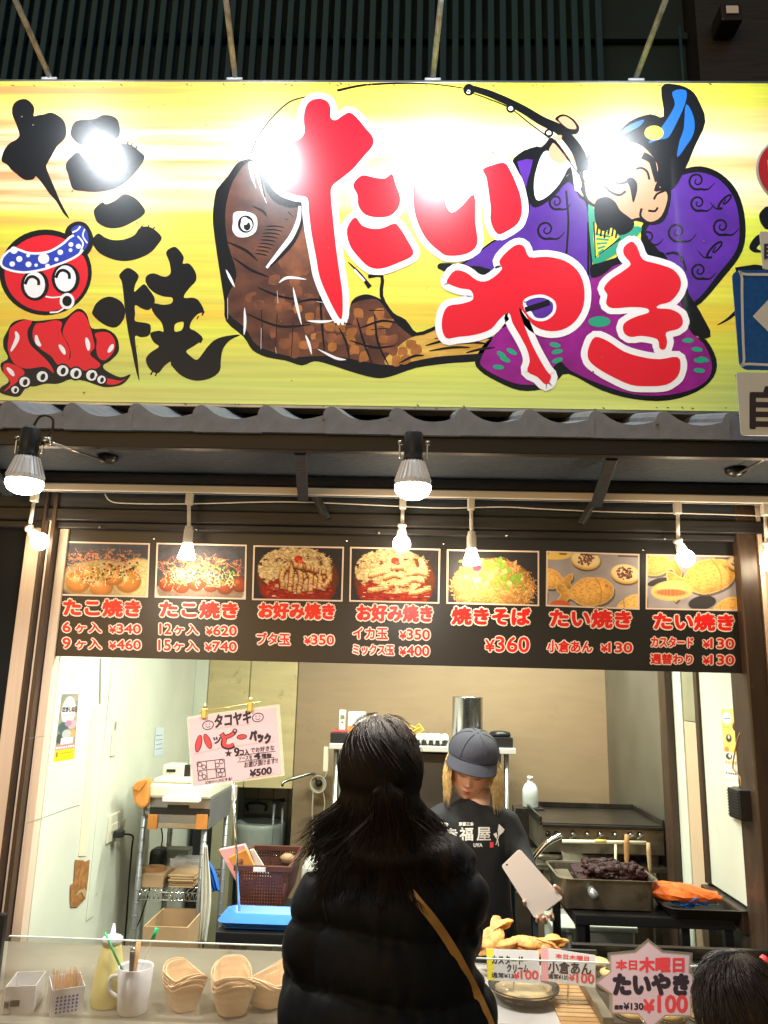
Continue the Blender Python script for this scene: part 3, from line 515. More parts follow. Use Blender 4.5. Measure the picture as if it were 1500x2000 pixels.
for tf, q, hs in reds:
    s_ = 13
    Q = [Vector((*tf(*a), 0)) for a in q]
    for t in range(10):
        dx, dy = s_*cos(2*pi*t/10), s_*.95*sin(2*pi*t/10)
        p.poly([(a.x+dx, a.y+dy) for a in Q], L4, 0, k=3, holes=[[(tf(*h)[0], tf(*h)[1]) for h in [((a-470)*.62+470, (b-1088)*.62+1088) for a, b in hh]] for hh in hs] if hs else ()) if not hs else None
    if hs:
        for H in (q,):
            for t in range(10):
                dx, dy = s_*cos(2*pi*t/10), s_*.95*sin(2*pi*t/10)
                p.line([(a.x+dx*0, a.y+dy*0) for a in Q], 2*s_, L4, 0, k=3, closed=True) if t == 0 else None
        p.line([(*tf(*h), 0) for h in hs[0]], s_*.9, L4, 0, k=3, closed=True)
    p.poly([(a.x, a.y) for a in Q], L5, 1, k=3, holes=[[tf(*h) for h in hh] for hh in hs])
p.line([Z3(405,1098),Z3(460,1080),Z3(515,1062)], 10, L5, 2)
p.build('brush_lettering', ['white_paint', 'red_paint', 'black_paint'], sb, label='big red brush lettering edged in white')
# black strokes half hidden by the road signs
p = Paint(SP, Z3); p.poly([(1480,640),(1500,630),(1530,640),(1540,700),(1500,735),(1470,710),(1460,670)], L1, 0); p.build('brush_lettering', ['black_paint'], sb, label='black brush dot beside the round red road sign'); p = Paint(SP, Z3); p.poly([(1440,770),(1480,750),(1540,750),(1540,790),(1470,800),(1450,820),(1480,835),(1440,838),(1415,815)], L1, 0); p.poly([(1352,905),(1440,892),(1500,900),(1500,960),(1360,950)], L1, 0, smooth=False); p.build('brush_lettering', ['black_paint'], sb, label='black brush hook above the blue road sign'); p = Paint(SP, Z3); p.line([(1272,1165),(1330,1130),(1400,1060)], lambda t: 3+22*t, L1)
p.build('brush_lettering', ['black_paint'], sb, label='black brush strokes half hidden by the road signs')
# dirt runs along the board's edges
p = Paint(SP); m_('grime', (.12,.11,.05), .7)
for i in range(70):
    x = random.uniform(0,1440); y = random.choice((163+random.random()*5, 785+random.random()*6)); r = random.uniform(.8,2.6); p.ell(x, y+x*.008*(y>500), r*1.5, r*.6, L1, 0, random.random(), 7)
for i in range(40): r = random.uniform(.6,1.7); p.ell(random.uniform(0,1440), random.uniform(170,780), r*1.3, r, L5*1.1, 0, random.random(), 7)
p.build('dirt_specks', ['grime'], sb)['kind'] = 'stuff'
# ================================================================ lamps
m_('bulb', (1,.93,.8), .4, emit=26, ecol=(1,.82,.55)); m_('lamp_face', (1,1,1), .4, emit=45, ecol=(1,.93,.8)); m_('led_cool', (1,1,1), .4, emit=60, ecol=(.82,.92,1))
m_('rod_metal', (.42,.44,.45), .55, .1, var=.6, scale=30, bump=.2); m_('tube_light', (1,1,1), .5, emit=9, ecol=(.95,1,.86))
m_('lamp_white', (.8,.78,.72), .35); m_('heatsink', (.75,.76,.78), .4, .2)
# four floodlights on rods over the banner
for i, ((px, lx, ly, lz), where) in enumerate(zip(((100,-1.43,1.80,4.06),(460,-.635,1.80,4.04),(845,.10,1.83,3.97),(1240,.89,1.8,4.05)), ('above the black lettering at far left', 'above the fish mouth on the banner', 'above the middle of the banner', 'above the fisherman on the banner'))):
    b = at(px, 157, 2.47); t = thing('banner_floodlight', 'weathered thin metal rod carrying a floodlight '+where, 'floodlight', b, 'floodlights on rods over the banner')
    e = Vector((lx, ly+.02, lz+.05)); MB().tube([b, b+(e-b)*.5, e], .0105, 10).build('rod', 'rod_metal', t, smooth=True)
    MB().box(b.x-.03, b.x+.03, 2.452, 2.512, zt+.013, zt+.024).build('base_plate', 'rod_metal', t, bevel=.002)
    d = (Vector((lx, 2.45, 3.3))-Vector((lx, ly, lz))).normalized()
    MB().lathe([(.02,-.09),(.05,-.07),(.062,-.01),(.066,.0)], (lx,ly,lz), 20, d).build('lamp_housing', 'black', t, smooth=True)
    MB().lathe([(.0,.002),(.045,.001),(.058,-.001)], Vector((lx,ly,lz))+d*.003, 20, d).build('lamp_face', 'led_cool', t, smooth=True)
    light('floodlight_beam', 'SPOT', Vector((lx,ly,lz))+d*.02, FLOOD, (.86,.94,1), .06, spot=150, blend=1, target=(lx, 2.45, 3.25))
# two reflector lamps under the eave, on side arms
def par(px, pyb, Y, base, label):
    c = at(px, pyb, Y); t = thing('eave_spotlight', label, 'spotlight', c, 'reflector lamps under the eave'); r = .047
    MB().lathe([(0,-.020),(r*.5,-.018),(r*.85,-.009),(r*1.0,.004),(r*1.0,.014)], c, 32).build('lamp_face', 'lamp_face', t, smooth=True)
    MB().lathe([(r,.014),(r*1.02,.02),(r*.93,.03),(r*.62,.072),(r*.5,.082)], c, 32).build('reflector', 'heatsink', t, smooth=True)
    for k in range(22):
        a = 2*pi*k/22; u = Vector((cos(a),sin(a),0)); MB().bar(c+u*r*.98+Vector((0,0,.026)), c+u*r*.6+Vector((0,0,.078)), .003, .006, up=u).build('cooling_fin', 'white', t)
    MB().lathe([(r*.55,.080),(r*.58,.086),(r*.5,.092),(r*.52,.105),(r*.52,.155),(r*.46,.16),(0,.161)], c, 24).build('lamp_holder', 'black', t, smooth=True)
    for s in (-1, 1):
        MB().tube([c+Vector((s*.036,-.0,.13)), c+Vector((s*.036,0,.09))], .0025, 6).build('clip', 'steel', t); MB().lathe([(0,-.006),(.006,-.004),(.006,.006),(0,.007)], c+Vector((s*.036,0,.132)), 10, (1,0,0)).build('wing_bolt', 'steel', t, smooth=True)
    if base:
        b = at(*base, 2.40); b.z = 2.383; bb = Vector((b.x, b.y, 2.388))
        MB().lathe([(.034,0),(.033,-.012),(.02,-.024),(0,-.027)], bb, 24).build('ceiling_rose', 'black_gloss', t, smooth=True)
        MB().tube([bb-Vector((0,0,.02)), c+Vector((.045,0,.125))], .004, 8).build('arm', 'steel', t, smooth=True)
        MB().lathe([(0,-.012),(.012,-.01),(.012,.01),(0,.012)], c+Vector((.045,0,.125)), 12, (1,0,0)).build('joint', 'steel', t, smooth=True)
        q = c+Vector((.03,0,.17)); MB().tube(spline([c+Vector((.005,0,.168)), c+Vector((.02,0,.195)), c+Vector((.052,0,.19)), c+Vector((.056,0,.155)), c+Vector((.042,0,.13))], False), .0035, 7).build('cable', 'black', t, smooth=True)
    light('lamp_beam', 'SPOT', c-Vector((0,0,.03)), PARW, (1,.92,.79), .05, spot=150, blend=.8, target=c+Vector((0,.22,-1)))
par(47, 950, 1.93, (208, 918), 'bright ribbed reflector lamp on the left under the tiled eave')
par(806, 960, 1.93, None, 'bright ribbed reflector lamp below the centre of the tiled eave')
t = thing('ceiling_lamp_arm', 'black ceiling rose with a bare metal arm at right under the eave', 'lamp arm', at(1438,938,2.5)); b = at(1438, 935, 2.42); b.z = 2.388
MB().lathe([(.034,0),(.033,-.012),(.02,-.024),(0,-.027)], b, 24).build('ceiling_rose', 'black_gloss', t, smooth=True)
MB().tube([b-Vector((0,0,.02)), at(1560, 862, 2.1)], .004, 8).build('arm', 'steel', t, smooth=True)
# track with hanging bulbs
lt = thing('lighting_track', 'long thin white lighting track across the shop front', 'lighting track', (0, 2.6, 2.315))
rz = .5*(at(750,956,2.6).z+at(750,972,2.6).z)
MB().box(-2.5, 2.5, 2.585, 2.615, rz-.013, rz+.013).build('rail', 'lamp_white', lt, bevel=.003); MB().box(-2.5, 2.5, 2.594, 2.606, rz-.0135, rz-.0128).build('slot', 'black', lt)
def track(px, kind, label, tip, stem_top=None):
    top = Vector((at(px, 975, 2.6).x, 2.6, rz-.012)); t = thing('track_lamp', label, 'track lamp', top, 'warm bulbs hanging from the white track')
    MB().box(top.x-.012, top.x+.012, 2.587, 2.613, top.z-.042, top.z).build('adapter', 'lamp_white', t, bevel=.004)
    tp = Vector((at(tip[0], tip[1], 2.6).x, 2.6, at(tip[0], tip[1], 2.6).z)); nk = tp+Vector((0,0,.105)) if kind == 'spot' else tp + (top-tp).normalized()*.09
    if kind == 'globe' and abs(tip[0]-px) > 3: nk = Vector((top.x-.004, 2.6, tp.z+.05))
    MB().tube([top-Vector((0,0,.04)), nk+Vector((0,0,.005))], .0065, 10).build('stem', 'lamp_white', t, smooth=True)
    d = (tp-nk).normalized()
    if kind == 'globe':
        MB().lathe([(.0,-.01),(.015,-.008),(.017,.0),(.012,.008),(.016,.014),(.018,.035),(.013,.038)], nk, 20, d).build('bulb_socket', 'lamp_white', t, smooth=True)
        MB().lathe([(.012,.03)]+[(.031*sin(a), .062-.031*cos(a)) for a in [radians(x) for x in range(30, 181, 15)]], nk, 24, d).build('bulb', 'bulb', t, smooth=True); c = nk+d*.062
    else:
        MB().lathe([(.0,-.012),(.013,-.01),(.014,.0),(.016,.004),(.017,.05),(.016,.055)], nk, 20, d).build('bulb_socket', 'lamp_white', t, smooth=True)
        MB().lathe([(.016,.045),(.02,.065),(.031,.1),(.03,.104),(.0,.108)], nk, 24, d).build('bulb', 'bulb', t, smooth=True); c = nk+d*.13
    light('bulb_light', 'POINT', c+Vector((0,-.035 if kind=='globe' else 0,-.0)), BULBW, (1,.8,.56), .03)
track(67, 'globe', 'warm globe bulb on the white track, over the left window post, twisted sideways', (80, 1060))
track(370, 'spot', 'warm cone shaped bulb over the second menu picture from the left', (364, 1092))
track(787, 'globe', 'warm globe bulb right under the central eave spotlight', (784, 1078))
track(920, 'spot', 'warm cone shaped bulb over the noodle picture', (921, 1103))
track(1322, 'globe', 'warm globe bulb over the last menu picture at right', (1337, 1086))
track(1492, 'globe', 'warm globe bulb beside the right post, cut by the picture edge', (1503, 1092))
# thin wire slung along the header
w = [at(205, 965, 2.64), at(215, 978, 2.64), at(245, 983, 2.64), at(370, 984, 2.64), at(550, 980, 2.64), at(700, 985, 2.64), at(860, 992, 2.64), at(980, 990, 2.64), at(1060, 994, 2.64), at(1200, 1000, 2.64), at(1350, 1003, 2.64), at(1500, 1008, 2.64)]
tag(MB().tube(spline(w, False), .0022, 6).build('slack_wire', 'lamp_white', smooth=True), 'thin pale wire slung along the dark header board', 'wire')
# fluorescent battens on the kitchen ceiling
for x, y, l in ((-.30, 2.98, 'left'), (.55, 3.80, 'right')):
    t = thing('ceiling_batten', 'fluorescent batten on the kitchen ceiling, %s one, hidden behind the menu board' % l, 'ceiling light', (x, y, 2.45), None)
    box('housing', x-.5, x+.5, y-.05, y+.05, 2.41, 2.449, 'white', t, bevel=.004); MB().tube([(x-.48,y,2.385),(x+.48,y,2.385)], .016, 16).build('tube', 'tube_light', t, smooth=True)
    area('batten_light', (x, y, 2.36), (0,0,0), .95, KITW, (.95,1,.84), sy=.06)
# ================================================================ printed pictures: colour meshes
class Canvas:
    def __init__(s, w, h, bg): s.w, s.h = w, h; s.a = np.empty((h, w, 3)); s.a[:] = bg; s.yy, s.xx = np.mgrid[0:h, 0:w]/np.array([h-1, w-1]).reshape(2,1,1); s.r = w/h
    def nz(s, sc, seed=0):
        g = np.random.default_rng(seed).random((int(sc)+3, int(sc*s.r)+3)); y = s.yy*sc; x = s.xx*sc*s.r; i = y.astype(int); j = x.astype(int); u = y-i; v = x-j
        u = u*u*(3-2*u); v = v*v*(3-2*v); return (g[i,j]*(1-u)+g[i+1,j]*u)*(1-v)+(g[i,j+1]*(1-u)+g[i+1,j+1]*u)*v
    def put(s, m, c, k=1): m = (m*k)[..., None]; s.a = s.a*(1-m)+np.array(c)*m
    def ell(s, cx, cy, rx, ry, c, a=0, soft=.08, shade=0, c2=None):
        x = (s.xx-cx); y = (s.yy-cy)/s.r; X = x*cos(a)+y*sin(a); Y = -x*sin(a)+y*cos(a); d = np.sqrt((X/rx)**2+(Y*s.r/ry)**2)
        m = np.clip((1-d)/soft, 0, 1); cc = np.array(c)*np.ones_like(s.a)
        if shade: cc = cc*(1-shade*np.clip(d, 0, 1)**2+shade*.35*np.clip(-(X/rx)-(Y*s.r/ry), 0, 1))[..., None]
        s.a = s.a*(1-m[..., None])+cc*m[..., None]
    def rect(s, x0, y0, x1, y1, c): m = ((s.xx >= x0)&(s.xx <= x1)&(s.yy >= y0)&(s.yy <= y1)).astype(float); s.put(m, c)
    def strand(s, pts, w, c):
        P = spline(pts, False, 5)
        for p in P:
            x, y = int(p.x*s.w), int(p.y*s.h); r = max(int(w*s.w/2), 0)
            s.a[max(y-r,0):max(y+r+1,0), max(x-r,0):max(x+r+1,0)] = c
    def mesh(s, fn, name, parent, mat='print_photo', label=None):
        """fn(u, v) -> world point"""
        h, w = s.h, s.w; vs = [fn(j/(w-1), i/(h-1)) for i in range(h) for j in range(w)]
        fs = [(i*w+j, (i+1)*w+j, (i+1)*w+j+1, i*w+j+1) for i in range(h-1) for j in range(w-1)]
        o = mesh(name, vs, fs, mat, parent, label=label)
        at_ = o.data.color_attributes.new('col', 'FLOAT_COLOR', 'POINT'); c = np.ones((h*w, 4)); c[:, :3] = np.clip(s.a.reshape(-1, 3), 0, 1)
        at_.data.foreach_set('color', c.ravel()); return o
M['print_photo'] = VMAT('print_photo', .55, spec=.25)
def quadfn(pl, q, off):
    def fn(u, v):
        x = (q[0][0]*(1-u)+q[1][0]*u)*(1-v)+(q[3][0]*(1-u)+q[2][0]*u)*v; y = (q[0][1]*(1-u)+q[1][1]*u)*(1-v)+(q[3][1]*(1-u)+q[2][1]*u)*v
        return pl.p(x, y, off)
    return fn
R_ = random.Random(3); rr = R_.uniform
def takoyaki(dark):
    c = Canvas(132, 80, (.06,.06,.075)); c.put(c.nz(9, 1)*.5, (.1,.1,.12))
    if dark: c.ell(.5,.98,.56,.36,(.75,.68,.6)); c.ell(.5,.9,.52,.33,(.25,.18,.14))
    else: c.ell(.5,.72,.56,.42,(.55,.42,.22), shade=.5); c.ell(.9,.75,.3,.5,(.75,.6,.3), .4, shade=.5)
    balls = [(.2,.76,.15,.22),(.47,.84,.15,.2),(.78,.72,.16,.24),(.6,.62,.14,.2),(.34,.6,.13,.18)] if not dark else [(.12+.165*i,.76+.03*sin(i*2),.1,.16) for i in range(6)]
    c.a *= (.8+.4*c.nz(28,9))[...,None]
    for x,y,a,b in balls: c.ell(x,y,a,b,(.75,.3,.07) if not dark else (.32,.07,.03), shade=.6); c.ell(x-.03,y-.05,a*.4,b*.35,(.9,.5,.2) if not dark else (.5,.14,.06), soft=.6)
    for i in range(150 if not dark else 130):      # bonito flakes
        x, y = rr(.05,.92), rr(.14,.5) if not dark else rr(.22,.5); y += .22*abs(x-.5); k = rr(.6,1.2)
        c.strand([(x,y),(x+rr(-.05,.05),y+rr(-.07,.04)),(x+rr(-.08,.08),y+rr(-.1,.06))], .012, (.82*k,.36*k,.17*k) if rr(0,1)>.3 else (.5*k,.14*k,.06*k))
    for i in range(46 if not dark else 80):      # mayonnaise threads
        x, y = rr(.08,.9), rr(.45,.72); c.strand([(x,y),(x+rr(-.04,.04),y+.06),(x+rr(-.05,.05),y+rr(.05,.2))], .012, (.9,.82,.45))
    for i in range(60): x, y = rr(.3,.9), rr(.35,.7); c.ell(x,y,.014,.02,(.2,.4,.06) if rr(0,1)>.4 else (.03,.06,.02))
    return c
def okonomi(kind):
    c = Canvas(132, 80, (.03,.026,.03)); n1, n2, n3 = c.nz(7,11), c.nz(16,12), c.nz(34,13)
    c.ell(.5,.6,.48,.62,(.2,.05,.02), shade=.4); c.ell(.5,.84,.44,.3,(.36,.025,.012), shade=.4)
    m = (((c.xx-.46)/.42)**2+((c.yy-.42)/.44)**2 < 1)&(n2*.5+n1*.5 > .28); c.put(m.astype(float)*.9, (.62,.44,.2)); c.put(m*np.clip(n3*1.6-.6,0,1), (.86,.7,.42)); c.put(m*np.clip(.7-n2*1.5,0,1), (.28,.12,.05))
    for i in range(420):
        x, y = rr(.06,.88), rr(.04,.66)
        if ((x-.46)/.42)**2+((y-.36)/.36)**2 < 1: k = rr(.45,1.25); a_ = rr(-1,1); c.strand([(x,y),(x+.04*cos(a_),y+.05*sin(a_))], .008, (.86*k,.66*k,.34*k))
    n = 6 if kind == 0 else 13
    for i in range(n):
        if kind == 0: x = .30+i*.105; q = [(.48+rr(-.03,.05),.27+.015*i),(x+.02,.5),(x+rr(-.02,.05),.84-.04*abs(i-2))]; ws = .06
        else: x, y = rr(.16,.7), .40+.036*i; q = [(x,y),(x+.1,y-.035*rr(.4,1.6)),(x+.2,y-.07*rr(.3,1.4))]; ws = .05
        c.strand([(a,b+.02) for a,b in q], ws*1.1, (.16,.03,.015)); c.strand(q, ws, (.5,.22,.07)); c.strand([(a,b-.012) for a,b in q], ws*.62, (.8,.5,.2) if kind == 0 else (.88,.6,.3)); c.strand([(a+.004,b-.026) for a,b in q], .008, (.98,.84,.6)); c.strand([(a+.012,b+.012) for a,b in q], .008, (.36,.08,.03))
    for i in range(90): x, y = rr(.12,.9), rr(.66,.97); c.ell(x,y,rr(.008,.035),.009,(.62,.08,.03) if rr(0,1)>.5 else (.1,.012,.01) if rr(0,1)>.4 else (.9,.55,.4))
    c.ell(.5,.22,.05,.07,(.78,.05,.03), shade=.5); c.ell(.53,.27,.03,.04,(.85,.12,.08)); c.a *= (.75+.4*n3)[...,None]; return c
def yakisoba():
    c = Canvas(132, 80, (.03,.03,.035)); c.ell(.5,.66,.47,.55,(.45,.22,.06), shade=.4)
    for i in range(520):
        x, y = rr(.04,.96), rr(.12,.98)
        if (x-.5)**2/.22+(y-.68)**2/.29 < 1: k = rr(.5,1.3); c.strand([(x,y),(x+rr(-.06,.06),y+rr(-.08,.06)),(x+rr(-.1,.1),y+rr(-.06,.08))], .01, (.78*k,.42*k,.13*k))
    for i in range(70):
        x, y = rr(.15,.85), rr(.16,.72); r = rr(0,1); c.ell(x,y,rr(.015,.05),rr(.02,.06),(.25,.42,.05) if r>.45 else (.7,.62,.2) if r>.2 else (.75,.45,.2), rr(0,3), shade=.4)
    c.ell(.32,.32,.07,.09,(.75,.03,.08), soft=.4); return c
def taiyaki(kind):
    c = Canvas(150, 92, (.3,.28,.31)); c.put(c.nz(6,2), (.46,.43,.45), .7); n3 = c.nz(30,5); n2 = c.nz(9,6)
    OUT = spline([(-.5,.0),(-.44,.16),(-.28,.27),(0,.31),(.22,.25),(.4,.1),(.5,.2),(.62,.3),(.66,.12),(.58,0),(.64,-.12),(.6,-.27),(.48,-.2),(.38,-.09),(.2,-.24),(0,-.3),(-.27,-.26),(-.43,-.16)], True, 3)
    def fish(cx, cy, s, a, col=(.86,.47,.12), fl=1):
        x = (c.xx-cx); y = (c.yy-cy)/c.r; X = (x*cos(a)+y*sin(a))/s*fl; Y = (-x*sin(a)+y*cos(a))/s; ins = np.zeros(X.shape, bool); P = OUT; j = len(P)-1
        for i in range(len(P)):
            yi, yj, xi, xj = P[i].y, P[j].y, P[i].x, P[j].x; cond = ((yi > Y) != (yj > Y))
            with np.errstate(divide='ignore', invalid='ignore'): cond &= X < (xj-xi)*(Y-yi)/((yj-yi) or 1e-9)+xi
            ins ^= cond; j = i
        sh = np.roll(np.roll(ins, 4, 0), 2, 1)&~ins; c.put(sh*.8, (.07,.05,.05))
        h = 1-np.clip((X/.62)**2+(Y/.34)**2, 0, 1); lit = .62+.5*h-.55*Y; c.a = np.where(ins[...,None], np.clip(np.array(col)*lit[...,None]*(.8+.35*n3+.2*(n2-.5))[...,None], 0, 1), c.a)
        sc = (np.sin(X*42+np.cos(Y*52)*1.3)*np.cos(Y*46) > .45)&ins&(X > -.22)&(X < .36)&(np.abs(Y) < .23); c.put(sc*.55, tuple(np.array(col)*.62)); sc2 = np.roll(sc, -1, 0)&~sc&ins; c.put(sc2*.4, (1,.78,.42))
        tl_ = (np.sin(Y*60) > .3)&ins&(X > .42); c.put(tl_*.45, tuple(np.array(col)*.6)); ed = ins&~(np.roll(ins,2,0)&np.roll(ins,-2,0)&np.roll(ins,2,1)&np.roll(ins,-2,1)); c.put(ed*.5, (.95,.66,.3))
        g = ins&(np.abs(X+.24-.12*Y*Y*8) < .012); c.put(g*.7, (.5,.2,.04)); c.put(((X+.36)**2+(Y-.05*0+.08)**2 < .0012)&ins, (.45,.18,.05), .8)
    def half(x, y, r):
        c.ell(x+.01,y+.05,r,r*1.15,(.1,.07,.06)); c.ell(x,y+.02,r,r*1.12,(.75,.45,.1),.1); c.ell(x,y,r*.95,r,(.93,.76,.42),.1,shade=.15)
        for _ in range(70): a_, q = rr(0,6.28), rr(0,1)**.5*r*.55; k = rr(.5,1.6); c.ell(x+q*cos(a_),y+q*1.3*sin(a_),.012,.018,(.2*k,.07*k,.06*k))
    if kind == 0:
        c.ell(.06,.02,.22,.12,(.85,.6,.14)); half(.42,.1,.17); half(.86,.34,.17); fish(.02,.5,.4,.15); fish(.46,.72,.56,-.16, fl=-1); c.ell(.14,1.0,.12,.1,(.6,.12,.05)); fish(.98,.98,.5,-.5,(.9,.58,.16))
    else:
        fish(.06,.14,.5,.1); c.ell(.12,.5,.13,.07,(.03,.03,.035),-.3); c.ell(.6,.88,.16,.14,(.04,.04,.045),-.2)
        fish(.64,.38,.66,-.3, fl=-1); c.ell(.27,.66,.24,.2,(.93,.6,.2),-.1,shade=.2); c.ell(.26,.70,.2,.08,(.72,.15,.06),0,soft=.3)
        for i in range(9): c.strand([(.1+i*.04,.65),(.1+i*.04,.76)], .008, (.95,.42,.2))
        fish(.93,1.0,.5,-.5); half(.99,.1,.13)
    return c
mb_ = thing('menu_board', 'black menu board with seven food pictures and red priced lettering', 'menu board', (0, 2.70, 1.75))
MP = front(2.70)
tl, tr, br, bl = at(112,1043,2.70), at(1449,1072,2.70), at(1449,1313,2.70), at(102,1281,2.70)
o = MB().box(tl.x, br.x, 2.7003, 2.712, bl.z, 2.205).build('panel', 'black_gloss', mb_, bevel=.001); M['black_gloss'].node_tree.nodes['Principled BSDF'].inputs['Roughness'].default_value = .32
m_('photo_border', (.75,.6,.52), .3)
pics = [((118,1057),(293,1061),(289,1167),(115,1163),takoyaki(0)), ((306,1060),(482,1064),(480,1171),(302,1167),takoyaki(1)), ((495,1065),(672,1068),(669,1175),(492,1172),okonomi(0)), ((684,1068),(860,1072),(858,1179),(682,1175),okonomi(1)), ((873,1073),(1053,1076),(1053,1184),(872,1179),yakisoba()), ((1067,1076),(1249,1082),(1249,1191),(1066,1184),taiyaki(0)), ((1262,1082),(1447,1086),(1446,1194),(1261,1190),taiyaki(1))]
names = ['octopus dumplings with bonito flakes on a pale dish', 'octopus dumplings in a long row with mayonnaise', 'savoury pancake with pork strips', 'savoury pancake with squid strips', 'fried noodles with greens', 'fish shaped cakes and halves with bean paste', 'fish shaped cake showing pink filling']
for (a,b,c_,d,cv), nm in zip(pics, names):
    p = Paint(MP); p.poly([a,b,c_,d], 3e-4, 0, smooth=False); fr = p.build('picture_border', ['photo_border'], mb_)
    q = [(a[0]+3,a[1]+3),(b[0]-3,b[1]+3),(c_[0]-3,c_[1]-3),(d[0]+3,d[1]-3)]; cv.mesh(quadfn(MP, q, 6e-4), 'food_picture', mb_, label='menu picture of '+nm)
def label_text(lst, name, b1, b2, pl=MP, off=1e-3, parent=mb_):
    p = Paint(pl)
    for layer, (bd, mi) in enumerate(((b2+1.6, 2), (b2, 1), (b1, 0))):
        if layer == 0 and b1 < 1: continue
        for t, x0, y0, x1, y1 in lst:
            s_ = (x1-x0)*.018/(x1-x0); m_g = b2
            x0_, x1_, y0_, y1_ = x0+m_g, x1-m_g, y0+m_g, y1-m_g
            if t.startswith('¥'):
                w = (x1_-x0_)*.24; text(p, '¥', x0_, y0_+(y1_-y0_)*.22, x0_+w*.88, y1_, off+layer*3e-4, mi, bd, .018); text(p, t[1:], x0_+w, y0_+.4, x1_, y1_+.4, off+layer*3e-4, mi, bd, .018)
            elif t[0].isdigit() and ' ' in t:
                a, b = t.split(' '); w = (x1_-x0_)*(.3 if len(a) == 2 else .2); text(p, a, x0_, y0_, x0_+w, y1_, off+layer*3e-4, mi, bd, .018); text(p, b, x0_+w*1.25 if len(a)==2 else x0_+w*1.7, y0_+1, x1_, y1_+1, off+layer*3e-4, mi, bd, .018)
            else: text(p, t, x0_, y0_, x1_, y1_, off+layer*3e-4, mi, bd, .018)
    return p.build(name, ['print_red', 'print_pale', 'black'], parent)
titles = [('たこ焼き',121,1166,278,1206),('たこ焼き',309,1170,468,1209),('お好み焼き',502,1173,657,1211),('お好み焼き',694,1177,848,1216),('焼きそば',879,1182,1039,1223),('たい焼き',1071,1186,1236,1228),('たい焼き',1273,1193,1436,1233)]
prices = [[('6 ヶ入',120,1212,201,1237),('¥340',211,1216,278,1239),('9 ヶ入',120,1243,201,1269),('¥460',211,1247,278,1270)], [('12 ヶ入',309,1215,391,1241),('¥620',400,1219,465,1243),('15 ヶ入',307,1247,391,1273),('¥740',398,1250,465,1274)], [('ブタ玉',499,1233,569,1261),('¥350',592,1237,655,1261)], [('イカ玉',687,1223,760,1250),('¥350',778,1226,842,1251),('ミックス玉',687,1256,772,1281),('¥400',778,1258,841,1283)], [('¥360',945,1240,1036,1275)], [('小倉あん',1066,1248,1159,1276),('¥130',1171,1252,1237,1276)], [('カスタード',1269,1241,1356,1266),('¥130',1370,1244,1436,1268),('週替わり',1268,1274,1355,1299),('¥130',1370,1276,1436,1300)]]
for t_, pr in zip(titles, prices):
    label_text([t_], 'title_lettering', 2.0, 4.6); [label_text([q], 'price_lettering', .8, 2.9) for q in pr]
for x, y in ((300,1052),(866,1062),(1256,1074),(677,1056)): MB().lathe([(0,-.003),(.004,-.002),(.005,.001)], at(x,y,2.6995), 10, (0,-1,0)).build('screw_head', 'chrome', mb_, smooth=True)
# ================================================================ kitchen
WLP = Plane((XL, 0, 0), (1, 0, 0)); WRP = Plane((XR-.002, 0, 0), (-1, 0, 0))
ZL = lambda x, y: (x/3.5725, 1280+y/3.5725); ZM = lambda x, y: (340+x/3.5725, 1280+y/3.5725); ZC = lambda x, y: (620+x/3.409, 1340+y/3.409); ZR = lambda x, y: (980+x/2.885, 1280+y/2.885)
m_('counter_steel', (.36,.33,.26), .3, .4, var=.3, scale=6, bump=.03, spot=((.13,.1,.06),.7,9)); m_('shelf_steel', (.6,.6,.58), .35, .3); m_('cream_tape', (.74,.66,.5), .5); m_('kraft', (.5,.33,.18), .7, var=.15, scale=10, bump=.1); m_('orange_paper', (.75,.3,.06), .6, var=.3, scale=9, bump=.1); m_('torn_card', (.42,.18,.05), .8, var=.5, scale=40, bump=.5)
m_('plastic_cream', (.72,.7,.55), .4, var=.05, scale=5); m_('grey_metal', (.3,.31,.32), .35, .5, var=.15, scale=8); m_('ink', (.03,.02,.03), .6); m_('paper', (.7,.68,.66), .6, var=.06, scale=6)
m_('pink_paper', (.66,.5,.56), .45); m_('clear_film', (.9,.88,.8), .15, alpha=.28); m_('gold', (.75,.55,.2), .3, .8); m_('red_ink', (.75,.06,.07), .5); m_('pink_ink', (.85,.38,.4), .5)
m_('basket_brown', (.1,.032,.022), .45, var=.2, scale=12); m_('tray_blue', (.05,.2,.62), .3, var=.1, scale=5); m_('cloth_white', (.75,.74,.66), .8, bump=.3, scale=18); m_('bag_blue', (.03,.16,.6), .5, bump=.4, scale=14)
m_('rail_black', (.022,.022,.024), .4, .3); m_('bin_grey', (.2,.22,.18), .5); m_('bag_film', (.55,.6,.55), .25, alpha=.6, bump=.9, scale=12)
m_('greasy_iron', (.05,.045,.04), .32, .6, var=.6, scale=7, bump=.15, spot=((.2,.17,.12),.5,9)); m_('grill_steel', (.3,.26,.19), .38, .7, var=.6, scale=9, bump=.08, spot=((.04,.028,.015),1,6))
m_('wood_handle', (.5,.26,.1), .5, var=.3, scale=30, stretch=(1,1,.2)); m_('pot_steel', (.72,.72,.7), .22, 1, var=.15, scale=3, stretch=(8,8,.3)); m_('egg', (.82,.8,.76), .5); m_('yellow_pack', (.7,.55,.12), .4, var=.3, scale=40)
m_('bottle_plastic', (.75,.83,.82), .3, alpha=.75); m_('bean', (.045,.012,.012), .55, var=.5, scale=90, bump=1, spec=.3); m_('film_shiny', (.7,.7,.72), .12, alpha=.45, bump=1, scale=25); m_('orange_bag', (.9,.17,.02), .4, var=.25, scale=20, bump=.8)
m_('dark_cabinet', (.07,.055,.045), .45, var=.3, scale=3); m_('bin_white', (.55,.58,.52), .5, var=.15, scale=5); m_('slate_cloth', (.09,.12,.15), .8, bump=.4, scale=20)
